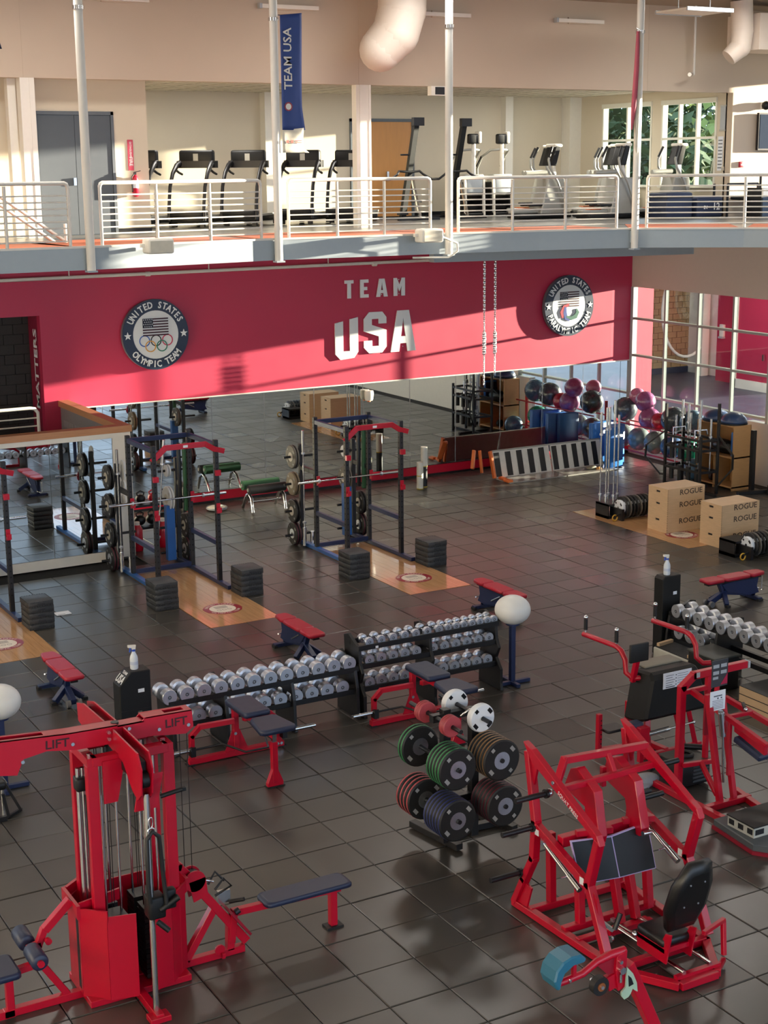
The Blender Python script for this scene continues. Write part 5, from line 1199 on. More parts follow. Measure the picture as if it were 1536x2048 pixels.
for c, y, z, r, lab in (
    ('slate', 28.95, 1.22, .3, 'dark slate ball on top tier of the rack, nearest mirror corner'), ('purple', 28.2, 1.5, .25, 'purple ball crowning the pile at the red pillar'),
    ('purple', 28.02, 1.1, .27, 'purple ball on the top tier below the highest one'), ('red', 27.66, 1.08, .22, 'red ball squeezed between purple and dark ball'),
    ('slate', 27.15, 1.2, .31, 'large dark ball on the top tier behind the bar stand'), ('steel blue', 26.5, 1.22, .3, 'steel blue ball on the far right of the top tier'),
    ('grey', 28.4, .56, .28, 'grey shiny ball on the lower tier beside the blue mats'), ('grey', 27.78, .56, .28, 'grey shiny ball second on the lower tier'),
    ('blue', 27.2, .54, .27, 'blue ball on the lower tier behind the bar stand'), ('green', 26.6, .55, .27, 'green ball on the lower tier, seen through the bar stand'),
    ('grey', 29.0, .56, .27, 'grey ball on the lower tier against the mirror')):
    ball(c, XB, y, z, r, lab)
ball('steel blue', 22.9, 26.0, .25, .25, 'blue ball resting on the floor before the maple shelf')
ball('pink', 23.45, 28.75, 1.55, .2, 'pale pink ball behind the topmost purple ball')
# blue folding mats
for k, (x, y, w, h, a) in enumerate(((22.25, 28.1, .5, 1.0, .12), (22.45, 28.3, .5, 1.0, .12), (22.3, 28.75, .55, 1.0, .1), (22.55, 28.9, .55, 1.0, .1))):
    T = thing('folding_mat', ('nearest upright blue folding mat right of the striped board', 'second upright blue folding mat behind the nearest', 'third upright blue folding mat, near the mirror', 'rearmost upright blue folding mat, against the ball rack')[k], 'mat', (x, y, 0), group='blue folding mats')
    for j in range(3): obj('fold', MB(Matrix.Translation((x, y, 0)) @ Matrix.Rotation(a, 4, 'Z')).rbox(-w/2, -.07+j*.05, .01, w/2, -.025+j*.05, h, .012, 1), BLUEMAT, T)
# maple cubby shelf with half domes
T = thing('cubby_shelf', 'maple cubby shelf at the right below the glass wall', 'shelf', (23.1, 24.9, 0))
sx0, sx1, sy0, sy1 = 22.75, 23.25, 24.55, 25.75
for y in (sy0, sy1-.03, (sy0+sy1)/2): obj('side_panel', MB().box(sx0, y, .0, sx1, y+.03, 1.42 if y != (sy0+sy1)/2 else .72), PINK, T)
for z in (.06, .72, 1.42): obj('shelf_board', MB().box(sx0, sy0, z, sx1, sy1, z+.035), PINK, T)
obj('back_panel', MB().box(sx1-.015, sy0, .06, sx1, sy1, 1.42), PINK, T)
BOSU = mat('dome_blue', '#33486e', .3, var=.06, coat=.2)
for y, lab in ((24.85, 'blue half dome trainer on the shelf end nearest the right edge'), (25.4, 'blue half dome trainer on the shelf, behind the bars')):
    D = thing('dome_trainer', lab, 'balance dome', (23.0, y, 1.46), group='blue half dome trainers'); obj('dome', MB().sphere((23.0, y, 1.49), .3, 24, 14, (1, 1, .75), 0), BOSU, D); obj('platform', MB().cyl((23.0, y, 1.456), (23.0, y, 1.49), .31, n=24), BLKPL, D)
D = thing('gear_bag', 'dark bag lying on the upper cubby of the maple shelf', 'bag', (22.95, 25.1, .76)); obj('bag_body', MB().sphere((22.98, 25.1, .92), .16, 16, 10, (1.1, 2.4, 1)), BKPAD, D); obj('strap', MB().pipe([(22.85, 24.9, 1.02), (22.82, 25.1, 1.12), (22.85, 25.3, 1.02)], .02, 6), BLACK, D)
D = thing('foam_block', 'blue foam pad leaning in the maple shelf top', 'pad', (22.9, 24.75, .76)); obj('pad_body', MB().rbox(22.82, 24.62, .76, 23.2, 24.72, 1.3, .02), BLUEMAT, D); obj('pad_edge', MB().box(22.83, 24.725, .8, 23.18, 24.73, 1.25), NAVY, D)
D = thing('ab_roller', 'small dark wheel in the lower cubby of the shelf', 'wheel', (22.9, 25.35, .1)); obj('wheel', MB().cyl((22.9, 25.3, .2), (22.9, 25.38, .2), .1, n=16), RUBBER, D); obj('axle', MB().cyl((22.9, 25.2, .2), (22.9, 25.48, .2), .015, n=8), BLACK, D)
# striped folding board
T = thing('slide_board', 'black and white striped folding board before the mirror', 'board', (20.6, 28.3, 0))
WS, BS = mat('board_white', '#d6d5cf', .35), mat('board_black', '#202022', .4)
for k, (x0, x1) in enumerate(((19.08, 20.68), (20.72, 22.2))):
    a = MB(); up = Vector((0, .17, .6)); o0 = Vector((x0, 28.42, .03))
    obj('upright_panel', MB().prism([(0, 0), (x1-x0, 0), (x1-x0, 1), (0, 1)], o0, (1, 0, 0), up, (0, .03, 0)), WS, T)
    obj('floor_panel', MB().box(x0, 27.84, .0, x1, 28.4, .025), mat('board_grey', '#a5a49f', .12, coat=.3), T)
    n = 5
    for j in range(n):
        s = x0+.03+j*(x1-x0-.02)/n; wd = (x1-x0)/n*.48
        obj('stripe', MB().prism([(0, .04), (wd, .04), (wd, .94), (0, .94)], Vector((s, 28.415, .03)), (1, 0, 0), up, (0, -.004, .001)), BS, T)
obj('frame_rail', MB().beam((19.08, 28.6, .635), (22.2, 28.6, .635), .03), GREYPL, T)
obj('end_block', MB().beam((19.04, 28.4, .03), (19.04, 28.6, .64), .06, .1).rbox(19.06, 27.86, .0, 19.2, 28.1, .08, .03).rbox(19.1, 28.12, .0, 19.22, 28.36, .08, .03).beam((18.75, 28.9, .2), (18.86, 29.0, .62), .07, .12).beam((18.95, 28.8, .1), (18.95, 28.9, .62), .05, .08), ORANGE, T, bev=.01)
D = thing('slide_bootie', 'grey cloth bootie lying on the striped board base', 'shoe', (21.6, 28.0, .03)); obj('upper', MB().sphere((21.6, 28.1, .07), .09, 14, 10, (1.6, .8, .6)), mat('bootie_grey', '#8b8874', .7), D); obj('sole', MB().sphere((21.75, 28.02, .05), .06, 12, 8, (1.3, .8, .6)), mat('bootie_tan', '#c9975a', .7), D)
# foam rollers by the mirror
for x, y, h, m, lab in ((17.26, 28.6, .92, 'white', 'tall white foam roller standing at the mirror'), (17.06, 28.45, .61, 'short', 'short pale foam roller in front of the taller ones')):
    T = thing('foam_roller', lab, 'roller', (x, y, 0), group='standing foam rollers'); cut = .5*h if m == 'short' else .52*h
    obj('roller_top', MB().cyl((x, y, cut), (x, y, h), .075, n=18), mat('roller_white', '#d5d4cb', .5), T); obj('roller_base', MB().cyl((x, y, 0), (x, y, cut), .075 if m == 'short' else .074, n=18), mat('roller_white', '#d5d4cb', .5) if m == 'short' else BLACK, T); obj('roller_band', MB().cyl((x, y, .0), (x, y, .02), .077, n=18).cyl((x, y, cut-.01), (x, y, cut+.01), .077, n=18), mat('roller_yellow', '#b7a23a', .5), T)
# low chrome cradle with foam rolls
T = thing('roll_cradle', 'low chrome hoop stand by the red kick strip', 'stand', (13.2, 28.4, 0))
for x in (12.82, 13.58): obj('hoop', MB().pipe([(x-.02, 28.15, .02), (x, 28.25, .3), (x+.01, 28.4, .38), (x+.01, 28.55, .3), (x+.02, 28.75, .02)], .035, 8), CHROME, T)
obj('cross_tube', MB().cyl((12.82, 28.42, .2), (13.58, 28.42, .2), .025, n=8), CHROME, T)
for y, z, m, lab in ((28.3, .48, BLACK, 'black foam roll lying across the chrome hoop stand'), (28.62, .52, GREENP, 'dark green foam roll behind the black one on the hoop stand')):
    D = thing('foam_roll', lab, 'roll', (13.2, y, z), group='foam rolls on the hoop stand'); obj('roll_skin', MB().cyl((12.78, y, z), (13.62, y, z), .1, n=18), m, D); obj('roll_core', MB().cyl((12.76, y, z), (13.64, y, z), .04, n=12), GREYPL, D)
T = thing('balance_disc', 'flat white disc on the floor beside the hoop stand', 'disc', (12.3, 28.9, .05)); obj('disc_body', MB().lathe([(.0, 0), (.2, .02), (.22, .05), (.15, .08), (.0, .085)], (12.3, 28.9, 0), (0, 0, 1), 20, False), WHITE, T); obj('disc_ring', MB().lathe([(.22, .03), (.225, .05), (.22, .07)], (12.3, 28.9, 0), (0, 0, 1), 20, False), GREYP, T)
# kettlebell shelf behind the middle rack
T = thing('kettlebell_shelf', 'low black shelf behind the middle power rack', 'shelf', (9.95, 27.1, 0))
for x in (9.5, 10.75): obj('side_frame', MB().box(x, 26.9, 0, x+.05, 27.35, 1.0), BLACK, T)
for z in (.28, .72): obj('shelf_board', MB().box(9.5, 26.9, z, 10.8, 27.35, z+.04), BLACK, T)
def kettle(x, y, z, r, m, lab, grp):
    D = thing('kettlebell', lab, 'kettlebell', (x, y, z), group=grp); obj('bell', MB().sphere((x, y, z+r*.97), r, 16, 10, (1, 1, .95)), m, D); obj('handle', MB().pipe([(x-.06, y, z+r*1.6), (x-.075, y, z+r*2.2), (x, y, z+r*2.55), (x+.075, y, z+r*2.2), (x+.06, y, z+r*1.6)], .016, 6), m, D)
for k in range(5): kettle(9.68+k*.24, 27.1, .32, .11, BLACK, '%s black kettlebell on the lower shelf behind the middle rack' % ORD[k], 'black kettlebells'); 
for k in range(4): kettle(9.7+k*.25, 27.1, .76, .095, RED if k % 2 == 0 else BLACK, '%s %s kettlebell on the upper shelf behind the middle rack' % (ORD[k], 'red' if k % 2 == 0 else 'black'), 'upper kettlebells')
for x, y, lab in ((9.62, 26.45, 'red canister standing on the floor left behind the middle rack'), (10.15, 26.5, 'second red canister on the floor behind the middle rack')):
    D = thing('canister', lab, 'canister', (x, y, 0), group='red canisters'); obj('can_body', MB().lathe([(.09, 0), (.1, .02), (.1, .42), (.06, .5)], (x, y, .0), (0, 0, 1), 14), RED, D); obj('can_cap', MB().cyl((x, y, .5), (x, y, .56), .05, n=12), WHITE, D)
# black bar stand with upright bars
T = thing('bar_stand', 'black steel storage frame full of upright bars at right', 'rack', (22.4, 25.4, 0))
CR = ((21.8, 25.7), (22.35, 25.75), (22.3, 24.55), (21.85, 24.6))
for (x, y), h in zip(CR, (1.9, 1.75, 2.0, 1.3)): obj('upright', MB().beam((x, y, 0), (x, y, h), .055), BLACK, T, bev=.004)
for z in (.5, .98, 1.2): obj('ring_rail', MB().path([(*c, z) for c in CR+CR[:1]], .05), BLACK, T)
for z in (.52, 1.0):
    for k in range(4): obj('storage_tube', MB().cyl((21.9, 24.75+k*.28, z-.3), (21.9, 24.75+k*.28, z+.05), .055, n=10), BLACK, T)
obj('side_arm', MB().path([(21.8, 25.7, 1.3), (21.5, 26.0, .95), (21.48, 26.0, .7), (21.75, 25.8, .3), (21.8, 25.7, .3)], .035), BLACK, T)
obj('side_arm', MB().path([(22.3, 24.55, 1.3), (22.42, 24.2, .9), (22.42, 24.2, .6), (22.3, 24.5, .2)], .035), BLACK, T)
obj('base', MB().beam((21.6, 25.3, .03), (22.6, 25.2, .03), .07, .06).beam((22.05, 24.3, .03), (22.1, 26.0, .03), .07, .06), BLACK, T)
for k, (x, y, z0, z1) in enumerate(((22.0, 25.6, .4, 1.64), (22.05, 25.45, .5, 2.0), (22.05, 25.25, .6, 1.92), (22.05, 24.85, .5, 2.06), (22.15, 25.0, .4, 1.75), (22.2, 24.68, .5, 1.65), (22.2, 25.35, .2, 1.7))):
    D = thing('barbell', '%s upright bar in the black storage frame at right' % ORD[k], 'barbell', (x, y, z0), group='upright bars in the storage frame'); obj('shaft', MB().cyl((x, y, z0), (x, y, z1-.4), .015, n=8), CHROME, D); obj('sleeve', MB().cyl((x, y, z1-.4), (x, y, z1), .028, n=8), CHROME, D); obj('collar', MB().cyl((x, y, z1-.42), (x, y, z1-.38), .04, n=8), STEEL, D)
for k, (x, y) in enumerate(((21.9, 25.55), (22.0, 24.95))):
    D = thing('hooked_bar', '%s chrome hooked handle hanging in the storage frame' % ('left', 'right')[k], 'handle', (x, y, 1.2), group='chrome hooked handles'); obj('bar', MB().pipe([(x-.02, y, .95), (x-.02, y, 1.38), (x+.18, y-.15, 1.4), (x+.2, y-.16, 1.3)], .022, 8), CHROME, D); obj('grip', MB().cyl((x-.02, y, .9), (x-.02, y, 1.05), .03, n=8), BLACK, D)
for x, y, h, lab in ((24.16-.9, 23.9, 1.9, 'tall chrome bar standing at the far right by the shelf'),):
    T = thing('barbell', lab, 'barbell', (x, y, 0)); obj('sleeve', MB().cyl((x, y, h-.45), (x, y, h), .028, n=8), CHROME, T); obj('shaft', MB().cyl((x, y, .15), (x, y, h-.45), .016, n=8), CHROME, T); obj('collar', MB().cyl((x, y, h-.48), (x, y, h-.44), .045, n=8), STEEL, T); obj('base_cup', MB().cyl((x, y, 0), (x, y, .2), .06, n=10), BLACK, T)
T = thing('cable_rack', 'dark upright storage post at the right edge by the low wall', 'rack', (23.2, 24.1, 0))
obj('post', MB().beam((23.0, 24.2, 0), (23.0, 24.2, 1.4), .09).beam((22.6, 24.2, .04), (23.6, 24.0, .04), .1, .07), BLACK, T); obj('ball_peg', MB().sphere((23.5, 23.8, .95), .06, 12, 8).cyl((23.5, 23.8, .1), (23.5, 23.8, .95), .02, n=8), BLACK, T)
for k, y in enumerate((23.5, 23.2, 22.9)):
    D = thing('steel_bar', '%s slim grey handle bar leaning at the right edge wall' % ORD[k], 'handle', (23.7, y, 0), group='grey handles at the right edge'); obj('bar', MB().cyl((23.7, y, .05), (23.8, y, 1.1), .03, n=8), GREYPL, D); obj('grip', MB().cyl((23.7, y, .05), (23.72, y, .3), .036, n=8), BLACK, D)
# soft grey box stack at the right edge dumbbell rack
T = thing('step_box', 'white and black step box under the right dumbbell rack', 'box', (13.9, 15.8, 0))
obj('box_body', MB().rbox(13.55, 15.35, .02, 13.95, 16.1, .3, .02), mat('step_white', '#b5b4aa', .5), T); obj('rubber_top', MB().box(13.57, 15.37, .3, 13.93, 16.08, .312), RUBBER, T); obj('handle_slot', MB().box(13.548, 15.6, .12, 13.552, 15.85, .18).box(13.65, 15.345, .12, 13.85, 15.352, .2), DINK, T); obj('wood_bar', MB().beam((13.6, 16.05, .33), (13.9, 16.1, .33), .05).beam((13.6, 15.4, .33), (13.9, 15.42, .33), .05), BIRCH, T)
T = thing('step_box', 'large black cube box beside the right dumbbell rack', 'box', (14, 15.1, 0)); obj('box_body', MB().rbox(13.5, 14.75, .0, 13.95, 15.3, .48, .02), BLKPL, T); obj('lid', MB().rbox(13.49, 14.74, .47, 13.96, 15.31, .5, .01), mat('box_lid_grey', '#3c3e3b', .5), T)
for k in range(3):
    T = thing('wood_step', '%s light wooden step board of the stack at the right edge' % ('bottom', 'middle', 'top')[k], 'step', (13.7, 13.9, k*.11), group='wooden steps at the right edge'); obj('board', MB().box(13.4, 13.5, .002+k*.11, 13.95, 14.15, .1+k*.11), BIRCH, T); obj('rubber_top', MB().box(13.4, 13.5, .1+k*.11, 13.95, 14.15, .109+k*.11), RUBBER, T)
# ---------------------------------------------------------------- four station cable machine
T = thing('cable_machine', 'red four station cable tower with seats at lower left', 'cable machine', (4.03, 11.73, 0))
CX, CY = 4.03, 11.74
for x in (3.7, 4.38):
    for y in (11.56, 11.96): obj('upright', MB().beam((x, y, .05), (x, y, 2.17), .1, .075), RED, T, bev=.005)
obj('top_ring', MB().path([(3.7, 11.56, 2.2), (4.38, 11.56, 2.2)], .09, .08).path([(3.7, 11.96, 2.2), (4.38, 11.96, 2.2)], .09, .08).beam((3.7, 11.52, 2.2), (3.7, 12.0, 2.2), .09, .08).beam((4.38, 11.52, 2.2), (4.38, 12.0, 2.2), .09, .08), RED, T, bev=.005)
wp = [(2.86, 2.5), (2.86, 2.34), (2.93, 2.2), (3.1, 2.17), (3.16, 2.3), (3.36, 2.33), (3.6, 2.29), (3.98, 2.28), (3.98, 2.44), (3.55, 2.45)]
ep = [(3.98, 2.28), (4.3, 2.28), (4.42, 2.26), (4.6, 2.24), (4.67, 2.29), (4.66, 2.45), (4.24, 2.46), (4.2, 2.43), (3.98, 2.43)]
for nm, pf in (('cross_arm', wp), ('cross_arm', ep)):
    a = obj(nm, MB().prism(pf, (0, 11.655, 0), (1, 0, 0), (0, 0, 1), (0, .012, 0)).prism(pf, (0, 11.785, 0), (1, 0, 0), (0, 0, 1), (0, .012, 0)), RED, T)
tp = MB()
def top_strip(mb, x0, x1, z0, z1, y0, y1): mb.add([(x0, y0, z0), (x1, y0, z1), (x1, y1, z1), (x0, y1, z0), (x0, y0, z0-.01), (x1, y0, z1-.01), (x1, y1, z1-.01), (x0, y1, z0-.01)], [(0, 1, 2, 3), (7, 6, 5, 4), (0, 4, 5, 1), (1, 5, 6, 2), (2, 6, 7, 3), (3, 7, 4, 0)])
for x0, x1, z0, z1, slot in ((2.86, 3.55, 2.5, 2.45, (2.95, 3.35)), (3.55, 3.98, 2.45, 2.44, None), (3.98, 4.22, 2.43, 2.43, None), (4.22, 4.66, 2.458, 2.45, (4.42, 4.6))):
    if slot:
        f = lambda x: z0+(z1-z0)*(x-x0)/(x1-x0)
        top_strip(tp, x0, slot[0], z0, f(slot[0]), 11.655, 11.797); top_strip(tp, slot[1], x1, f(slot[1]), z1, 11.655, 11.797)
        top_strip(tp, slot[0], slot[1], f(slot[0]), f(slot[1]), 11.655, 11.69); top_strip(tp, slot[0], slot[1], f(slot[0]), f(slot[1]), 11.762, 11.797)
    else: top_strip(tp, x0, x1, z0, z1, 11.655, 11.797)
obj('arm_cap', tp, RED, T)
obj('hub_hole', MB().cyl((3.98, 11.726, 2.43), (3.98, 11.726, 2.447), .035, n=16), BLACK, T)
lt = MB(); text(lt, 'LIFT', .105, (3.45, 11.654, 2.375), (1, 0, -.04), (.04, 0, 1), .002, .02, sx=1.1); text(lt, 'LIFT', .105, (4.51, 11.654, 2.36), (1, 0, 0), (0, 0, 1), .002, .02, sx=1.1); obj('lettering', lt, mat('letter_dark', '#3a0812', .5), T)
yp = [(12.58, 2.36), (12.56, 2.2), (12.42, 2.17), (12.25, 2.24), (11.8, 2.24), (11.4, 2.2), (11.2, 2.02), (11.08, 1.98), (11.0, 2.05), (10.97, 2.28), (11.05, 2.4), (11.7, 2.42), (12.4, 2.41)]
for x in (3.925, 4.02): obj('cross_arm', MB().prism(yp, (x, 0, 0), (0, 1, 0), (0, 0, 1), (.014, 0, 0)), RED, T)
obj('arm_gap', MB().box(3.945, 11.1, 2.1, 4.015, 12.5, 2.3), BLACK, T)
obj('hanger_plate', MB().prism([(0, 0), (.12, 0), (.2, .38), (0, .38)], (3.78, 11.5, 1.82), (1, 0, 0), (0, 0, 1), (0, .02, 0)).prism([(0, 0), (.2, 0), (.26, .3), (.06, .3)], (3.92, 11.15, 1.85), (1, 0, 0), (0, 0, 1), (0, .02, 0)), RED, T)
bl = MB()
for x, y, z in ((3.58, 11.65, 2.35), (3.9, 11.65, 2.39), (3.9, 11.65, 2.33), (4.08, 11.65, 2.39), (4.08, 11.65, 2.33), (4.35, 11.65, 2.33), (4.62, 11.65, 2.32), (3.15, 11.65, 2.28)): bl.cyl((x, y-.01, z), (x, y+.01, z), .016, n=8)
for x, y in ((3.7, 11.6), (4.38, 11.9), (4.36, 11.6), (3.72, 11.9)): bl.cyl((x, y, 2.24), (x, y, 2.26), .022, n=8)
obj('bolt', bl, CHROME, T)
oct_ = [(3.54, 11.93), (3.54, 11.6), (3.72, 11.42), (3.96, 11.36), None, (4.1, 11.36), (4.3, 11.42), (4.5, 11.6), (4.5, 11.93), (4.3, 12.1), (3.72, 12.1), (3.54, 11.93)]
for a, b in zip(oct_, oct_[1:]):
    if a and b: obj('shroud_panel', MB().beam((a[0], a[1], .44), (b[0], b[1], .44), .012, .78), RED, T)
obj('shroud_collar', MB().path([(3.96, 11.7, .88), (3.54, 11.6, .88)], .02, .1).path([(3.52, 11.56, .86), (3.52, 11.98, .86)], .03, .12).path([(3.54, 11.97, .86), (3.75, 12.13, .86)], .03, .12).path([(4.52, 11.58, .86), (4.52, 11.98, .86)], .03, .12).path([(4.31, 11.4, .84), (4.52, 11.6, .84)], .02, .1).path([(3.53, 11.58, .84), (3.72, 11.4, .84)], .02, .1), RED, T)
obj('shroud_slot', MB().box(3.533, 11.64, .1, 3.5345, 11.7, .75), BLACK, T)
obj('base_frame', MB().beam((2.86, 11.7, .035), (5.1, 11.7, .035), .07).beam((3.99, 10.95, .035), (3.99, 12.6, .035), .07).box(3.55, 11.45, .0, 4.48, 12.05, .06).box(3.9, 10.93, 0, 4.08, 11.06, .05), RED, T, bev=.004)
ws = MB()
for k in range(14): ws.box(3.76, 11.54, .08+k*.048, 3.95, 11.72, .12+k*.048).box(4.1, 11.54, .08+k*.048, 4.3, 11.72, .12+k*.048).box(3.76, 11.8, .08+k*.048, 3.95, 11.98, .12+k*.048).box(4.1, 11.8, .08+k*.048, 4.3, 11.98, .12+k*.048)
obj('weight_stack', ws, BLACK, T)
for x in (3.79, 3.92, 4.13, 4.27):
    for y in (11.62, 11.9): obj('guide_rod', MB().cyl((x, y, .1), (x, y, 2.17), .0125, n=8), CHROME, T)
ca = MB()
for x in (3.86, 3.84, 4.2, 4.18):
    for y in (11.62, 11.9): ca.cyl((x, y, .8), (x, y, 2.17), .004, n=5)
for x in (4.56, 4.63): ca.cyl((x, 11.72, .86), (x, 11.72, 2.26), .004, n=5)
obj('cable', ca, BLACK, T)
obj('chrome_column', MB().cyl((3.99, 11.05, .04), (3.99, 11.05, 2.04), .026, n=12).cyl((3.67, 11.72, .8), (3.67, 11.72, 2.1), .02, n=10).cyl((3.63, 11.72, .8), (3.63, 11.72, 2.1), .02, n=10), CHROME, T)
obj('slide_block', MB().rbox(3.95, 10.99, .92, 4.1, 11.14, 1.12, .02).cyl((4.05, 11.0, 1.0), (4.2, 10.96, 1.1), .03, n=8).rbox(4.1, 11.0, .98, 4.2, 11.08, 1.16, .02).cyl((4.02, 11.0, .9), (4.1, 10.95, .82), .025, n=8), BLKPL, T)
obj('slide_block', MB().rbox(3.6, 11.66, 1.9, 3.7, 11.78, 2.02, .015).cyl((4.1, 11.02, 2.0), (4.28, 10.98, 2.04), .02, n=8).cbox((4.29, 10.975, 2.043), .03, .03, .03), BLKPL, T)
obj('pull_strap', MB().pipe([(3.66, 11.6, 1.9), (3.665, 11.58, 1.5), (3.67, 11.58, 1.2)], .02, 6).pipe([(3.67, 11.58, 1.2), (3.7, 11.56, 1.12)], .012, 6), BLACK, T)
obj('rope', MB().pipe([(3.95, 10.97, 1.1), (3.935, 10.95, 1.3), (3.94, 10.95, 1.68), (3.99, 10.95, 1.74), (4.05, 10.96, 1.68), (4.08, 10.98, 1.3), (4.1, 10.98, 1.05)], .02, 8), RUBBER, T)
obj('snap_hook', MB().pipe([(3.98+.018*math.cos(a), 10.95, 1.82+.05*math.sin(a)) for a in [2*PI*i/10 for i in range(11)]], .006, 6).pipe([(3.98+.03*math.cos(a), 10.95, 1.745+.03*math.sin(a)) for a in [2*PI*i/10 for i in range(11)]], .007, 6), CHROME, T)
obj('pulley', MB().cyl((3.955, 11.08, 2.15), (4.015, 11.08, 2.15), .07, n=16).cyl((3.955, 12.48, 2.28), (4.015, 12.48, 2.28), .06, n=16).cyl((4.6, 11.7, 2.32), (4.6, 11.75, 2.32), .06, n=16).cyl((3.0, 11.7, 2.34), (3.0, 11.75, 2.34), .07, n=16), BLKPL, T)
obj('yoke_bracket', MB().box(3.93, 12.42, 2.02, 3.96, 12.5, 2.2).box(4.0, 12.42, 2.02, 4.03, 12.5, 2.2), STEEL, T)
# low row station on the right
obj('row_arm', MB().path([(4.42, 11.72, 1.0), (4.5, 11.72, .98), (4.6, 11.72, .86)], .07), RED, T, bev=.004)
for y in (11.63, 11.75): obj('pulley_cheek', MB().cyl((4.62, y, .84), (4.62, y+.014, .84), .1, n=20).prism([(-.04, -.2), (.1, -.16), (.08, .02), (-.08, 0)], (4.64, y, .84), (1, 0, 0), (0, 0, 1), (0, .014, 0)), RED, T)
obj('row_pulley', MB().cyl((4.62, 11.65, .84), (4.62, 11.74, .84), .08, n=18), BLKPL, T)
obj('row_boom', MB().beam((4.68, 11.7, .72), (5.12, 11.7, .1), .08), RED, T, bev=.004)
obj('row_brace', MB().beam((4.52, 11.7, .06), (4.83, 11.7, .53), .07).beam((4.96, 11.7, .05), (4.97, 11.7, .3), .07), RED, T, bev=.004)
obj('foot_plate', MB().prism([(-.13, -.16), (.13, -.16), (.13, .16), (-.13, .16)], (5.02, 11.7, .33), (0, 1, 0), (.56, 0, -.8), (.02, 0, .015)), mat('dark_red_plate', '#8c0a26', .45), T)
obj('seat_beam', MB().beam((4.98, 11.68, .42), (6.1, 11.68, .385), .065).beam((5.0, 11.68, .42), (4.97, 11.69, .12), .065), RED, T, bev=.004)
obj('seat_pad', MB().pad(rrect(.9, .27, .06), (5.73, 11.68, .415), (1, 0, 0), (0, 1, 0), (0, 0, .06)), NVPAD, T)
obj('seat_post', MB().beam((6.02, 11.68, .02), (6.02, 11.68, .38), .07), RED, T, bev=.004); obj('rubber_foot', MB().cbox((6.02, 11.68, .01), .17, .12, .02), RUBBER, T)
obj('row_handle', MB().pipe([(4.8, 11.62, .72), (4.88, 11.6, .82), (4.96, 11.62, .72), (4.8, 11.62, .66)], .012, 6).pipe([(4.8, 11.78, .7), (4.88, 11.8, .8), (4.96, 11.78, .7)], .012, 6), BLACK, T)
obj('handle_link', MB().cyl((4.72, 11.7, .8), (4.82, 11.7, .76), .012, n=6).box(4.88, 11.74, .5, 5.0, 11.78, .62), CHROME, T)
obj('peg', MB().cyl((4.93, 11.6, .58), (5.03, 11.5, .62), .02, n=8).cyl((5.0, 11.64, .43), (5.04, 11.64, .45), .03, n=8), BLACK, T); obj('floor_bracket', MB().cyl((4.84, 11.64, .1), (4.84, 11.66, .1), .05, n=10).cbox((4.86, 11.62, .05), .03, .03, .05), RED, T)
# pulldown seat on the left
obj('knee_arm', MB().beam((3.5, 11.72, .92), (3.26, 11.72, .7), .07).path([(3.26, 11.72, .72), (3.2, 11.72, .58), (3.1, 11.72, .56)], .06), RED, T, bev=.004)
for y0, y1 in ((11.78, 12.02), (11.4, 11.66)): obj('knee_roller', MB().lathe([(.02, 0), (.065, .0), (.075, .015), (.075, abs(y1-y0)-.015), (.065, abs(y1-y0)), (.02, abs(y1-y0))], (3.12, y0, .58), (0, 1, 0), 18), NVPAD, T)
obj('roller_cap', MB().cyl((3.12, 11.37, .58), (3.12, 11.4, .58), .03, n=12).cyl((3.27, 11.68, .62), (3.27, 11.64, .62), .03, n=10), RED, T)
obj('pulldown_seat', MB().pad(rrect(.5, .4, .06), (2.75, 11.72, .4), (1, 0, 0), (0, 1, 0), (0, 0, .07)), NVPAD, T)
obj('pulldown_frame', MB().beam((2.6, 11.7, .37), (3.22, 11.7, .42), .06).beam((2.92, 11.7, .05), (2.92, 11.7, .36), .065).beam((3.2, 11.7, .42), (3.42, 11.7, .06), .06).beam((2.4, 11.7, .03), (2.95, 11.7, .03), .07), RED, T, bev=.004)

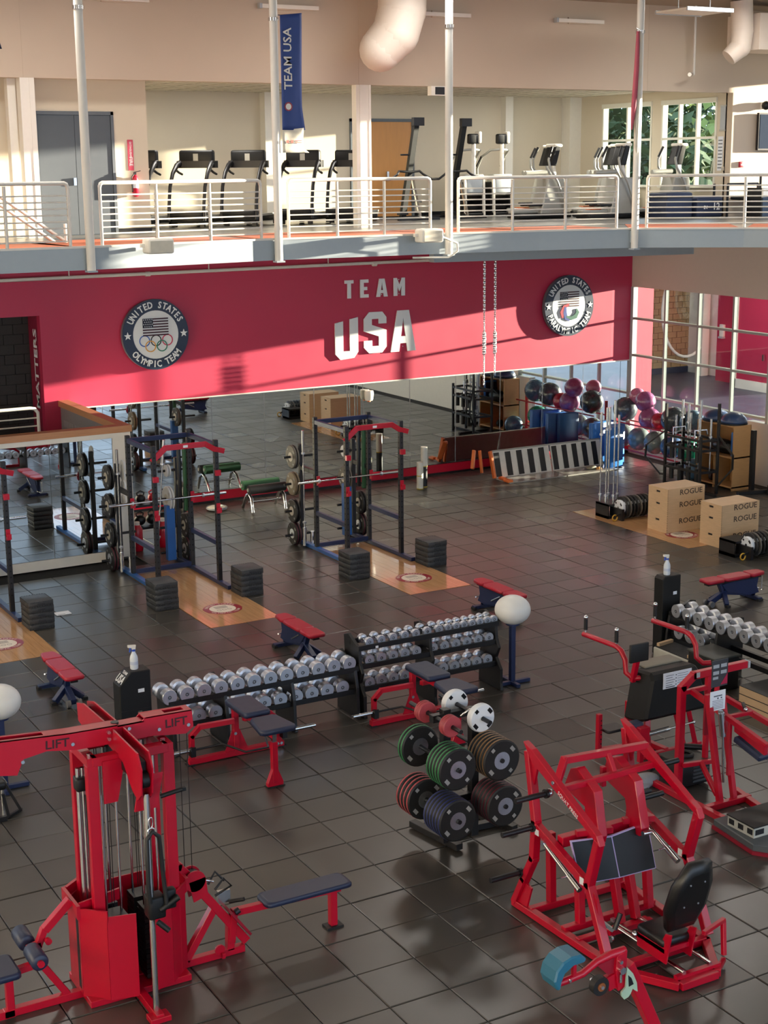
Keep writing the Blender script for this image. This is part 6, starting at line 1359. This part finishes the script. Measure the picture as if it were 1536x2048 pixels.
# ---------------------------------------------------------------- leg press
T = thing('leg_press', 'red plate loaded leg press with black seat at lower right', 'leg press', (8.3, 10.3, 0))
for x in (7.75, 8.9):
    obj('rear_post', MB().path([(x, 11.14, .04), (x, 10.98, .35), (x, 10.84, .62), (x, 10.81, 1.0), (x, 10.94, 1.68)], .085, .07), RED, T, bev=.006)
    obj('top_rail', MB().prism([(10.86, 1.6), (11.0, 1.76), (10.86, 1.72), (9.85, 1.25), (9.8, 1.16)], (x-.035, 0, 0), (0, 1, 0), (0, 0, 1), (.07, 0, 0)), RED, T, bev=.006)
    obj('front_post', MB().path([(x, 9.85, 1.2), (x, 9.98, .72), (x, 9.66, .06)], .085, .075), RED, T, bev=.006)
    obj('slide_rail', MB().beam((x, 10.82, .98), (x, 9.96, .7), .07, .08).beam((x, 10.8, .98), (x, 10.84, .86), .06), RED, T, bev=.005)
    obj('gusset', MB().prism([(11.16, .03), (10.95, .03), (10.86, .3), (11.02, .33)], (x-.01, 0, 0), (0, 1, 0), (0, 0, 1), (.02, 0, 0)).prism([(9.85, .62), (10.05, .78), (10.0, .6), (9.8, .35)], (x-.01, 0, 0), (0, 1, 0), (0, 0, 1), (.02, 0, 0)).prism([(10.94, 1.68), (10.78, 1.6), (10.85, 1.35)], (x-.012, 0, 0), (0, 1, 0), (0, 0, 1), (.024, 0, 0)), RED, T)
    obj('shock_absorber', MB().cyl((x-.03, 10.62, .86), (x-.03, 10.25, .7), .022, n=10).cyl((x-.03, 10.25, .7), (x-.03, 10.08, .63), .03, n=10).cyl((x-.12, 10.25, .7), (x+.06, 10.25, .7), .008, n=6).cbox((x-.03, 10.64, .87), .05, .05, .05), CHROME, T)
    obj('base_rail', MB().path([(x+(.0 if x < 8 else .02), 11.16, .04), (x+.05 if x < 8 else x-.08, 9.6, .04), (8.1 if x < 8 else 8.52, 9.12, .04)], .08, .07), RED, T, bev=.005)
    obj('sticker', MB().box(x-.037, 10.72, .9, x-.0355, 10.8, .96).box(x-.037, 10.02, .7, x-.0355, 10.08, .77), PAPER, T)
tl = MB(); text(tl, 'SQUAT PRESS', .055, (7.714, 10.28, 1.385), (0, -.91, -.41), (0, -.41, .91), .001, .004); obj('lettering', tl, LETTER, T)
obj('cross_rail', MB().beam((7.75, 10.9, .05), (8.9, 10.9, .05), .07).beam((7.78, 10.4, .07), (8.86, 10.4, .07), .07).beam((7.78, 10.18, .06), (8.6, 10.18, .06), .06).beam((8.1, 9.12, .04), (8.52, 9.12, .04), .08, .07).beam((7.85, 9.62, .05), (8.82, 9.62, .05), .07), RED, T, bev=.005)
obj('top_bar', MB().path([(7.75, 10.5, 1.5), (7.92, 10.62, 1.66), (8.9, 10.62, 1.61)], .065).beam((7.75, 10.46, 1.46), (8.9, 10.5, 1.46), .06).beam((8.42, 10.62, 1.64), (8.42, 10.5, 1.46), .05).beam((8.38, 10.62, 1.5), (8.38, 10.62, 1.3), .05), RED, T, bev=.005)
for x, pf in ((8.1, [(10.7, 1.52), (10.6, 1.56), (10.33, 1.42), (10.24, 1.0), (10.27, .9), (10.42, .9), (10.47, 1.22), (10.8, 1.3)]), (8.6, [(10.78, 1.5), (10.66, 1.54), (10.36, 1.4), (10.24, .97), (10.27, .88), (10.42, .88), (10.5, 1.18), (10.86, 1.28)])):
    obj('swing_arm', MB().prism(pf, (x-.05, 0, 0), (0, 1, 0), (0, 0, 1), (.1, 0, 0)), RED, T, bev=.006)
obj('carriage_bar', MB().beam((7.8, 10.5, .92), (8.86, 10.5, .92), .09, .1).beam((7.95, 10.46, .98), (8.3, 10.36, .98), .06).beam((8.5, 10.46, .98), (8.8, 10.36, .98), .06), RED, T, bev=.005)
obj('lower_strut', MB().beam((7.98, 10.45, .75), (7.98, 10.4, .08), .075).beam((8.28, 10.3, .56), (8.3, 10.2, .1), .075).beam((8.46, 10.3, .54), (8.48, 10.2, .1), .075).beam((8.7, 10.35, .7), (8.72, 10.3, .1), .075).beam((8.0, 10.92, .8), (8.02, 10.92, .06), .075), RED, T, bev=.005)
def quad_plate(mb, P, n, t): mb.add(P + [p+n*t for p in P], [(0, 1, 2, 3), (7, 6, 5, 4), (0, 4, 5, 1), (1, 5, 6, 2), (2, 6, 7, 3), (3, 7, 4, 0)])
pa = [Vector(v) for v in ((7.82, 10.34, .97), (8.25, 10.31, .93), (8.29, 10.23, .55), (7.88, 10.26, .575))]; pb = [Vector(v) for v in ((8.265, 10.31, .93), (8.7, 10.34, .95), (8.75, 10.26, .52), (8.305, 10.23, .55))]
nv = Vector((0, .35, -.05))
e_ = MB(); quad_plate(e_, [p+Vector((0, .004, 0))+(p-sum(pa, Vector())/4)*.05 for p in pa], Vector((0, 1, 0)), .02); quad_plate(e_, [p+Vector((0, .004, 0))+(p-sum(pb, Vector())/4)*.05 for p in pb], Vector((0, 1, 0)), .02); obj('plate_edge', e_, mat('edge_lilac', '#b9a8d6', .4), T)
for P in (pa, pb): m_ = MB(); quad_plate(m_, P, Vector((0, 1, 0)), .02); obj('foot_board', m_, mat('board_dark', '#191d22', .4, var=.15), T)
for y, z in ((10.6, 1.38), (10.81, .96), (11.0, .42)): obj('weight_horn', MB().cyl((7.75, y, z), (7.36, y, z), .027, n=12).cyl((7.72, y, z), (7.69, y, z), .045, n=12), BLACK, T); obj('weight_horn', MB().cyl((8.9, y, z), (9.28, y, z), .027, n=12).cyl((8.93, y, z), (8.96, y, z), .045, n=12), BLACK, T)
obj('pivot_cap', MB().sphere((7.74, 10.6, 1.38), .04, 12, 8).cyl((7.7, 10.5, 1.52), (7.71, 10.5, 1.52), .02, n=8).cyl((8.55, 10.22, .93), (8.65, 10.22, .93), .025, n=10).cyl((7.88, 9.82, .22), (7.9, 9.82, .22), .03, n=8), CHROME, T)
obj('hand_lever', MB().beam((7.78, 9.82, .42), (7.86, 9.76, .34), .03), CHROME, T); obj('lever_grip', MB().cyl((7.86, 9.74, .36), (7.92, 9.74, .5), .024, n=10), BLACK, T)
bp = [(-.15, 0), (.15, 0), (.22, .22), (.21, .5), (.13, .74), (-.1, .74), (-.21, .5), (-.22, .22)]
obj('backrest', MB().pad(bp, (8.27, 9.3, .44), (1, 0, 0), Vector((0, -.3, .95)).normalized(), Vector((0, .95, .3)).normalized()*.11), BKPAD, T)
bs = MB()
for x, k in ((-.08, .3), (.08, .3), (-.08, .55), (.08, .55)): p = Vector((8.27+x, 9.3, .44))+Vector((0, -.3, .95)).normalized()*k; bs.cyl(p-Vector((0, .008, 0)), p, .009, n=6)
obj('pad_screw', bs, STEEL, T)
obj('seat_cushion', MB().rbox(8.1, 9.36, .27, 8.46, 9.74, .36, .035), BKPAD, T)
obj('seat_sled', MB().prism([(9.34, .13), (9.74, .13), (9.76, .26), (9.44, .27), (9.36, .42), (9.28, .44)], (8.12, 0, 0), (0, 1, 0), (0, 0, 1), (.02, 0, 0)).prism([(9.34, .13), (9.74, .13), (9.76, .26), (9.44, .27), (9.36, .42), (9.28, .44)], (8.4, 0, 0), (0, 1, 0), (0, 0, 1), (.02, 0, 0)).box(8.12, 9.36, .22, 8.42, 9.74, .27).beam((8.42, 9.2, .42), (8.75, 9.3, .42), .04).beam((8.74, 9.3, .42), (8.72, 9.25, .1), .04), RED, T, bev=.004)
for x in (8.2, 8.5): obj('guide_rail', MB().cyl((x, 9.18, .11), (x, 10.15, .11), .02, n=10), CHROME, T)
obj('rail_support', MB().beam((8.1, 9.18, .08), (8.6, 9.18, .08), .05).beam((8.1, 10.12, .08), (8.6, 10.12, .08), .05).beam((8.72, 9.25, .06), (8.52, 9.12, .05), .04), RED, T)
obj('gas_strut', MB().cyl((8.02, 9.92, .3), (8.06, 9.7, .28), .012, n=8).sphere((8.06, 9.7, .28), .03, 10, 6).cbox((8.02, 9.96, .31), .04, .04, .03), CHROME, T)

# ---------------------------------------------------------------- lever trainer at the lower right edge
T = thing('lever_trainer', 'red lever trainer arm with teal pad at bottom right', 'trainer', (7.2, 8.35, 0))
obj('main_post', MB().beam((7.32, 8.36, .02), (6.87, 8.36, .98), .09, .1), RED, T, bev=.006)
obj('base_plate', MB().cbox((7.34, 8.36, .02), .4, .4, .04), RED, T)
obj('pivot_plate', MB().prism([(6.74, 1.1), (6.84, 1.13), (6.83, .82), (6.76, .8), (6.73, .98)], (0, 8.31, 0), (1, 0, 0), (0, 0, 1), (0, .07, 0)), RED, T, bev=.004)
obj('side_plate', MB().prism([(6.66, .93), (6.76, .95), (6.77, .83), (6.69, .81)], (0, 8.33, 0), (1, 0, 0), (0, 0, 1), (0, .05, 0)), RED, T)
q = [(6.82, 1.0), (6.88, .93), (6.92, .84), (6.93, .76), (6.9, .78), (6.88, .8), (6.86, .76), (6.84, .74), (6.8, .73), (6.77, .77), (6.77, .8), (6.81, .83)]
obj('sector_plate', MB().prism(q, (0, 8.285, 0), (1, 0, 0), (0, 0, 1), (0, .014, 0)), MINT, T)
obj('sector_slot', MB().prism([(6.83, .93), (6.86, .9), (6.885, .84), (6.84, .83)], (0, 8.281, 0), (1, 0, 0), (0, 0, 1), (0, .004, 0)), BLACK, T)
obj('lever_arm', MB().pipe([(6.84, 8.35, 1.11), (6.7, 8.35, 1.11), (6.58, 8.36, 1.08), (6.45, 8.37, 1.01), (6.3, 8.38, .99), (6.2, 8.38, .99)], [.036, .036, .03, .03, .03, .03], 10), RED, T)
obj('arm_gusset', MB().prism([(6.56, 1.07), (6.74, 1.1), (6.74, .95), (6.68, .95)], (0, 8.34, 0), (1, 0, 0), (0, 0, 1), (0, .03, 0)), mat('dark_red_steel', '#8f0a26', .5), T)  # gusset in a darker red than the arm
pp = [(6.15, 1.0), (6.12, 1.08), (6.14, 1.16), (6.2, 1.22), (6.28, 1.245), (6.37, 1.24), (6.42, 1.19), (6.4, 1.165), (6.3, 1.165), (6.22, 1.12), (6.19, 1.06), (6.18, 1.0)]
obj('pad', MB().prism(pp, (0, 8.27, 0), (1, 0, 0), (0, 0, 1), (0, .2, 0)), TEALV, T, bev=.012)
obj('pad_bracket', MB().beam((6.22, 8.37, 1.06), (6.21, 8.37, .97), .03).beam((6.37, 8.37, 1.15), (6.37, 8.37, 1.02), .03).beam((6.2, 8.37, .985), (6.19, 8.37, 1.05), .05, .02), RED, T)
obj('bolt', MB().cyl((6.2, 8.34, 1.06), (6.2, 8.36, 1.06), .018, n=8).cyl((6.2, 8.34, .98), (6.2, 8.36, .98), .018, n=8).cyl((6.38, 8.34, 1.13), (6.38, 8.36, 1.13), .014, n=8).cyl((6.78, 8.28, .98), (6.78, 8.31, .98), .03, n=10).cyl((6.77, 8.29, 1.05), (6.77, 8.31, 1.05), .016, n=8).cyl((6.32, 8.34, 1.0), (6.32, 8.36, 1.0), .012, n=8).cyl((6.77, 8.3, .88), (6.77, 8.3, .95), .012, n=8), CHROME, T)
obj('wheel', MB().cyl((6.6, 8.32, .88), (6.6, 8.38, .88), .075, n=22), RUBBER, T); obj('wheel_hub', MB().cyl((6.6, 8.312, .88), (6.6, 8.32, .88), .035, n=16), mat('hub_copper', '#a8643c', .4, .5), T); obj('axle', MB().cyl((6.6, 8.3, .88), (6.6, 8.45, .88), .015, n=8).beam((6.6, 8.4, .88), (6.7, 8.38, .88), .03), STEEL, T)

# ---------------------------------------------------------------- shrouded machine with handles (right)
T = thing('shrouded_machine', 'black shrouded red machine with raised handle arms', 'machine', (11.7, 13.7, 0))
_pf = [(13.42, .48), (13.42, .98), (13.48, 1.06), (13.78, 1.03), (13.84, .95), (13.84, .4), (13.6, .42)]
_xl = lambda z: 11.2+.12*(z-.4)/.66
_xr = lambda z: 12.25-.22*(z-.4)/.66
_n = len(_pf)
obj('shroud', MB().add([(_xl(z), y, z) for y, z in _pf]+[(_xr(z), y, z) for y, z in _pf], [tuple(range(_n)), tuple(range(2*_n-1, _n-1, -1))]+[(i, i+_n, (i+1) % _n+_n, (i+1) % _n) for i in range(_n)]), BLKPL, T, bev=.03)
obj('top_cover', MB().rbox(11.42, 13.7, 1.03, 12.0, 13.95, 1.06, .012), mat('cover_grey', '#7a7568', .5), T)
obj('placard', MB().box(11.46, 13.405, .85, 11.9, 13.412, 1.05), PAPER, T)
t_ = MB()
for k in range(5): t_.box(11.5, 13.402, .89+k*.03, 11.6+.02*(k % 3), 13.405, .896+k*.03).box(11.68, 13.402, .9+k*.028, 11.84, 13.405, .904+k*.028)
for k in range(4): t_.box(11.65, 13.402, .88+k*.04, 11.665, 13.405, .893+k*.04)
t_.box(11.5, 13.402, .862, 11.64, 13.405, .874); obj('placard_print', t_, INK, T)
obj('leg', MB().beam((11.8, 13.38, .03), (11.72, 13.5, .6), .06).beam((12.02, 13.42, .03), (11.92, 13.5, .6), .06).beam((11.25, 13.4, .03), (11.3, 13.5, .55), .07).beam((11.3, 13.85, .03), (11.3, 13.85, .6), .07), RED, T, bev=.004)
for x in (11.2, 12.32):
    obj('handle_arm', MB().pipe([(x+.12, 13.66, .95), (x+.04, 13.72, .94), (x, 13.8, 1.0), (x, 13.82, 1.16), (x, 13.9, 1.25), (x, 14.0, 1.28), (x, 14.66, 1.26)], .034, 10), RED, T)
    for y in (14.62, 14.0): obj('grip', MB().cyl((x, y, 1.33), (x, y, 1.47), .026, n=10), BLACK, T); obj('grip_cap', MB().sphere((x, y, 1.49), .03, 10, 8).cyl((x, y, 1.25), (x, y, 1.33), .014, n=8), CHROME, T)
obj('screen_pad', MB().rbox(11.09, 13.58, 1.19, 11.37, 13.62, 1.42, .01), mat('pad_black', '#101012', .6), T); obj('screen_post', MB().beam((11.24, 13.72, .9), (11.24, 13.64, 1.22), .06), RED, T, bev=.004)
obj('base_rail', MB().beam((11.53, 13.8, .04), (11.56, 13.42, .04), .07).beam((11.2, 13.42, .03), (12.1, 13.42, .03), .06).beam((10.86, 13.88, .03), (11.6, 13.75, .03), .06), RED, T, bev=.004)
obj('rear_post', MB().beam((10.87, 13.88, .02), (10.87, 13.88, .5), .06), RED, T, bev=.004)
hp = MB()
for k in range(6): hp.cyl((10.88, 13.848, .12+k*.06), (10.88, 13.845, .12+k*.06), .01, n=6)
obj('hole_row', hp, HOLES, T)
obj('small_pad', MB().pad(rrect(.3, .24, .03), (11.05, 13.85, .27), (1, 0, 0), (0, 1, 0), (0, 0, .04)), BKPAD, T)
obj('chrome_ram', MB().cyl((11.06, 13.3, .37), (11.48, 13.3, .38), .03, n=12).cyl((11.06, 13.26, .39), (11.4, 13.26, .4), .012, n=8).cyl((11.48, 13.3, .38), (11.86, 13.3, .39), .012, n=8).sphere((11.87, 13.3, .39), .025, 10, 6), CHROME, T)
obj('ram_bracket', MB().box(10.98, 13.22, .28, 11.12, 13.38, .5).beam((11.05, 13.3, .04), (11.05, 13.3, .3), .06), RED, T, bev=.004); obj('knee_pad', MB().rbox(10.9, 13.3, .42, 11.1, 13.45, .54, .03), NVPAD, T)
# plate stack storage
T = thing('weight_block', 'black selectorized weight block with ring handle beneath red frame', 'weights', (11.2, 12.6, 0))
obj('block_body', MB().rbox(10.98, 12.46, .02, 11.4, 12.86, .3, .015), BLACK, T); obj('cover_plate', MB().box(10.97, 12.45, .3, 11.42, 12.87, .315), mat('cover_dark', '#4a4844', .5), T)
fn = MB()
for k in range(5): fn.box(11.14, 12.452, .06+k*.045, 11.38, 12.46, .085+k*.045)
obj('fin', fn, mat('fin_grey', '#3f444a', .4), T); obj('ring_handle', MB().pipe([(11.18+.09*math.cos(a), 12.66+.09*math.sin(a), .34) for a in [2*PI*i/14 for i in range(15)]], .022, 8, False), RUBBER, T); obj('knob', MB().sphere((11.03, 12.55, .345), .03, 10, 6), WHITE, T); obj('grip_roll', MB().cyl((11.3, 12.84, .35), (11.5, 12.7, .34), .035, n=10), BLACK, T)
T = thing('towel', 'crumpled grey cloth on the floor behind the leg press', 'cloth', (10.6, 12.85, 0)); obj('cloth_fold', MB().sphere((10.72, 12.82, .05), .14, 16, 10, (1.5, .8, .6)).sphere((10.6, 12.75, .03), .1, 12, 8, (1.6, .9, .4)), mat('cloth_grey', '#8e9296', .8, var=.2, bump=.6, bscale=18), T); obj('cloth_edge', MB().rbox(10.4, 12.6, 0, 10.66, 12.72, .03, .01), mat('cloth_dark', '#3e4042', .8), T)

# ---------------------------------------------------------------- lever frame machine with placards
T = thing('lever_machine', 'red lever frame machine with two placards and step', 'machine', (11.1, 12, 0))
obj('front_post', MB().path([(10.96, 12.5, .02), (10.96, 12.5, 1.24), (11.13, 12.5, 1.36), (11.92, 12.5, 1.36)], .085, .075, (0, 1, 0)), RED, T, bev=.005); obj('end_cap', MB().cbox((11.94, 12.5, 1.36), .03, .08, .08).cbox((11.16, 12.455, 1.37), .05, .004, .06), GREYP, T)
obj('inner_post', MB().beam((11.35, 12.5, .3), (11.35, 12.5, 1.33), .055).beam((10.96, 12.5, 1.18), (11.4, 12.5, 1.18), .05).beam((10.96, 12.44, .32), (11.36, 12.36, .32), .05).beam((11.2, 12.4, .32), (11.05, 11.95, .12), .05), RED, T, bev=.004)
obj('rear_post', MB().beam((11.05, 11.89, .02), (10.95, 12.05, 1.3), .065), RED, T, bev=.004); obj('rear_post', MB().beam((11.25, 11.88, .02), (11.2, 12.1, 1.25), .06), RED, T, bev=.004)
obj('guide_plate', MB().box(11.1, 12.25, .72, 11.24, 12.28, 1.18), mat('dark_red_steel', '#8f0a26', .5), T)  # plate in a darker red than the posts
obj('lever_arm', MB().beam((11.1, 12.5, 1.18), (11.26, 11.42, .84), .06), RED, T, bev=.004); obj('lever_arm', MB().beam((11.62, 12.5, 1.0), (11.84, 11.6, .76), .06), RED, T, bev=.004)
obj('lever_link', MB().beam((11.2, 12.0, 1.0), (11.66, 12.1, .94), .045).beam((11.2, 11.95, .96), (11.16, 11.9, .35), .04), RED, T, bev=.004)
obj('lever_plate', MB().prism([(11.9, .86), (11.42, .74), (11.42, .84), (11.9, .99)], (11.22, 0, 0), (0, 1, 0), (0, 0, 1), (.05, 0, 0)), RED, T)
obj('shoulder_pad', MB().beam((11.24, 11.86, .8), (11.27, 11.46, .68), .16, .08), NVPAD, T, bev=.02); obj('shoulder_pad', MB().beam((11.78, 11.9, .82), (11.84, 11.5, .7), .16, .08), NVPAD, T, bev=.02)
obj('chrome_cylinder', MB().cyl((10.98, 11.86, 1.14), (11.02, 11.86, .86), .035, n=12).cyl((11.02, 11.86, .86), (11.06, 11.87, .3), .014, n=8).cbox((10.97, 11.86, 1.15), .04, .04, .04), CHROME, T)
obj('arm_grip', MB().cyl((11.17, 12.05, 1.06), (11.12, 11.98, 1.05), .022, n=8).cyl((11.62, 12.2, 1.02), (11.56, 12.1, 1.0), .022, n=8), BLACK, T); obj('arm_cap', MB().sphere((11.1, 11.96, 1.05), .025, 8, 6).sphere((11.55, 12.08, 1.0), .025, 8, 6), CHROME, T)
PX, PY = 10.95, 12.0
obj('placard_dark', MB().box(PX, PY, 1.39, PX+.23, PY+.01, 1.7), mat('placard_charcoal', '#34353b', .5), T); t_ = MB()
for i in range(2):
    for j in range(2): t_.box(PX+.015+i*.11, PY-.003, 1.61-j*.075, PX+.1+i*.11, PY, 1.65-j*.075)
t_.box(PX+.015, PY-.003, 1.48, PX+.09, PY, 1.51); obj('placard_cells', t_, mat('cell_grey', '#9aa0a8', .5), T); obj('placard_corner', MB().prism([(PX+.13, 1.41), (PX+.225, 1.41), (PX+.225, 1.53)], (0, PY-.004, 0), (1, 0, 0), (0, 0, 1), (0, .004, 0)), mat('corner_crimson', '#a51640', .5), T)
obj('placard_white', MB().box(PX-.01, PY, 1.11, PX+.21, PY+.007, 1.34), PAPER, T); t_ = MB().box(PX+.04, PY-.003, 1.275, PX+.16, PY, 1.288)
for k in range(6): t_.box(PX+.02, PY-.003, 1.135+k*.018, PX+.18, PY, 1.139+k*.018)
t_.box(PX+.09, PY-.003, 1.245, PX+.11, PY, 1.262).box(PX+.14, PY-.003, 1.245, PX+.16, PY, 1.262); obj('placard_print', t_, INK, T)
obj('placard_arm', MB().beam((PX+.12, PY+.05, 1.2), (PX+.12, PY+.03, 1.66), .04).beam((10.96, 12.05, 1.25), (11.18, 12.08, 1.2), .04), RED, T)
obj('base_frame', MB().beam((10.8, 12.85, .035), (10.8, 11.1, .035), .07).beam((10.82, 11.86, .04), (11.46, 11.86, .04), .07).beam((11.46, 12.1, .035), (11.3, 11.3, .035), .07).beam((10.8, 12.42, .035), (10.96, 12.42, .035), .05), RED, T, bev=.004)
obj('foot_deck', MB().prism([(10.52, 10.8), (10.66, 10.62), (11.4, 10.62), (11.4, 11.5), (10.6, 11.5)], (0, 0, .03), (1, 0, 0), (0, 1, 0), (0, 0, .08)), mat('deck_grey', '#4d5256', .45, var=.1), T, bev=.01); obj('deck_skirt', MB().prism([(10.5, 10.79), (10.65, 10.6), (11.41, 10.6), (11.41, 11.5), (10.58, 11.5)], (0, 0, .0), (1, 0, 0), (0, 1, 0), (0, 0, .04)), mat('dark_red_plate', '#8c0a26', .45), T)
T = thing('step_platform', 'white edged black topped step on the machine deck', 'step', (10.9, 11.1, .11))
obj('step_body', MB().box(10.62, 10.9, .112, 11.3, 11.3, .225), mat('step_cream', '#b9b9b0', .5), T); obj('step_top', MB().box(10.61, 10.89, .225, 11.31, 11.31, .24), RUBBER, T)
sl_ = MB()
for y in (10.92, 11.06, 11.2): sl_.box(10.618, y, .14, 10.621, y+.08, .2)
for x in (10.64, 10.9, 11.14): sl_.box(x, 10.897, .14, x+.12, 10.901, .2)
obj('step_slot', sl_, DINK, T)
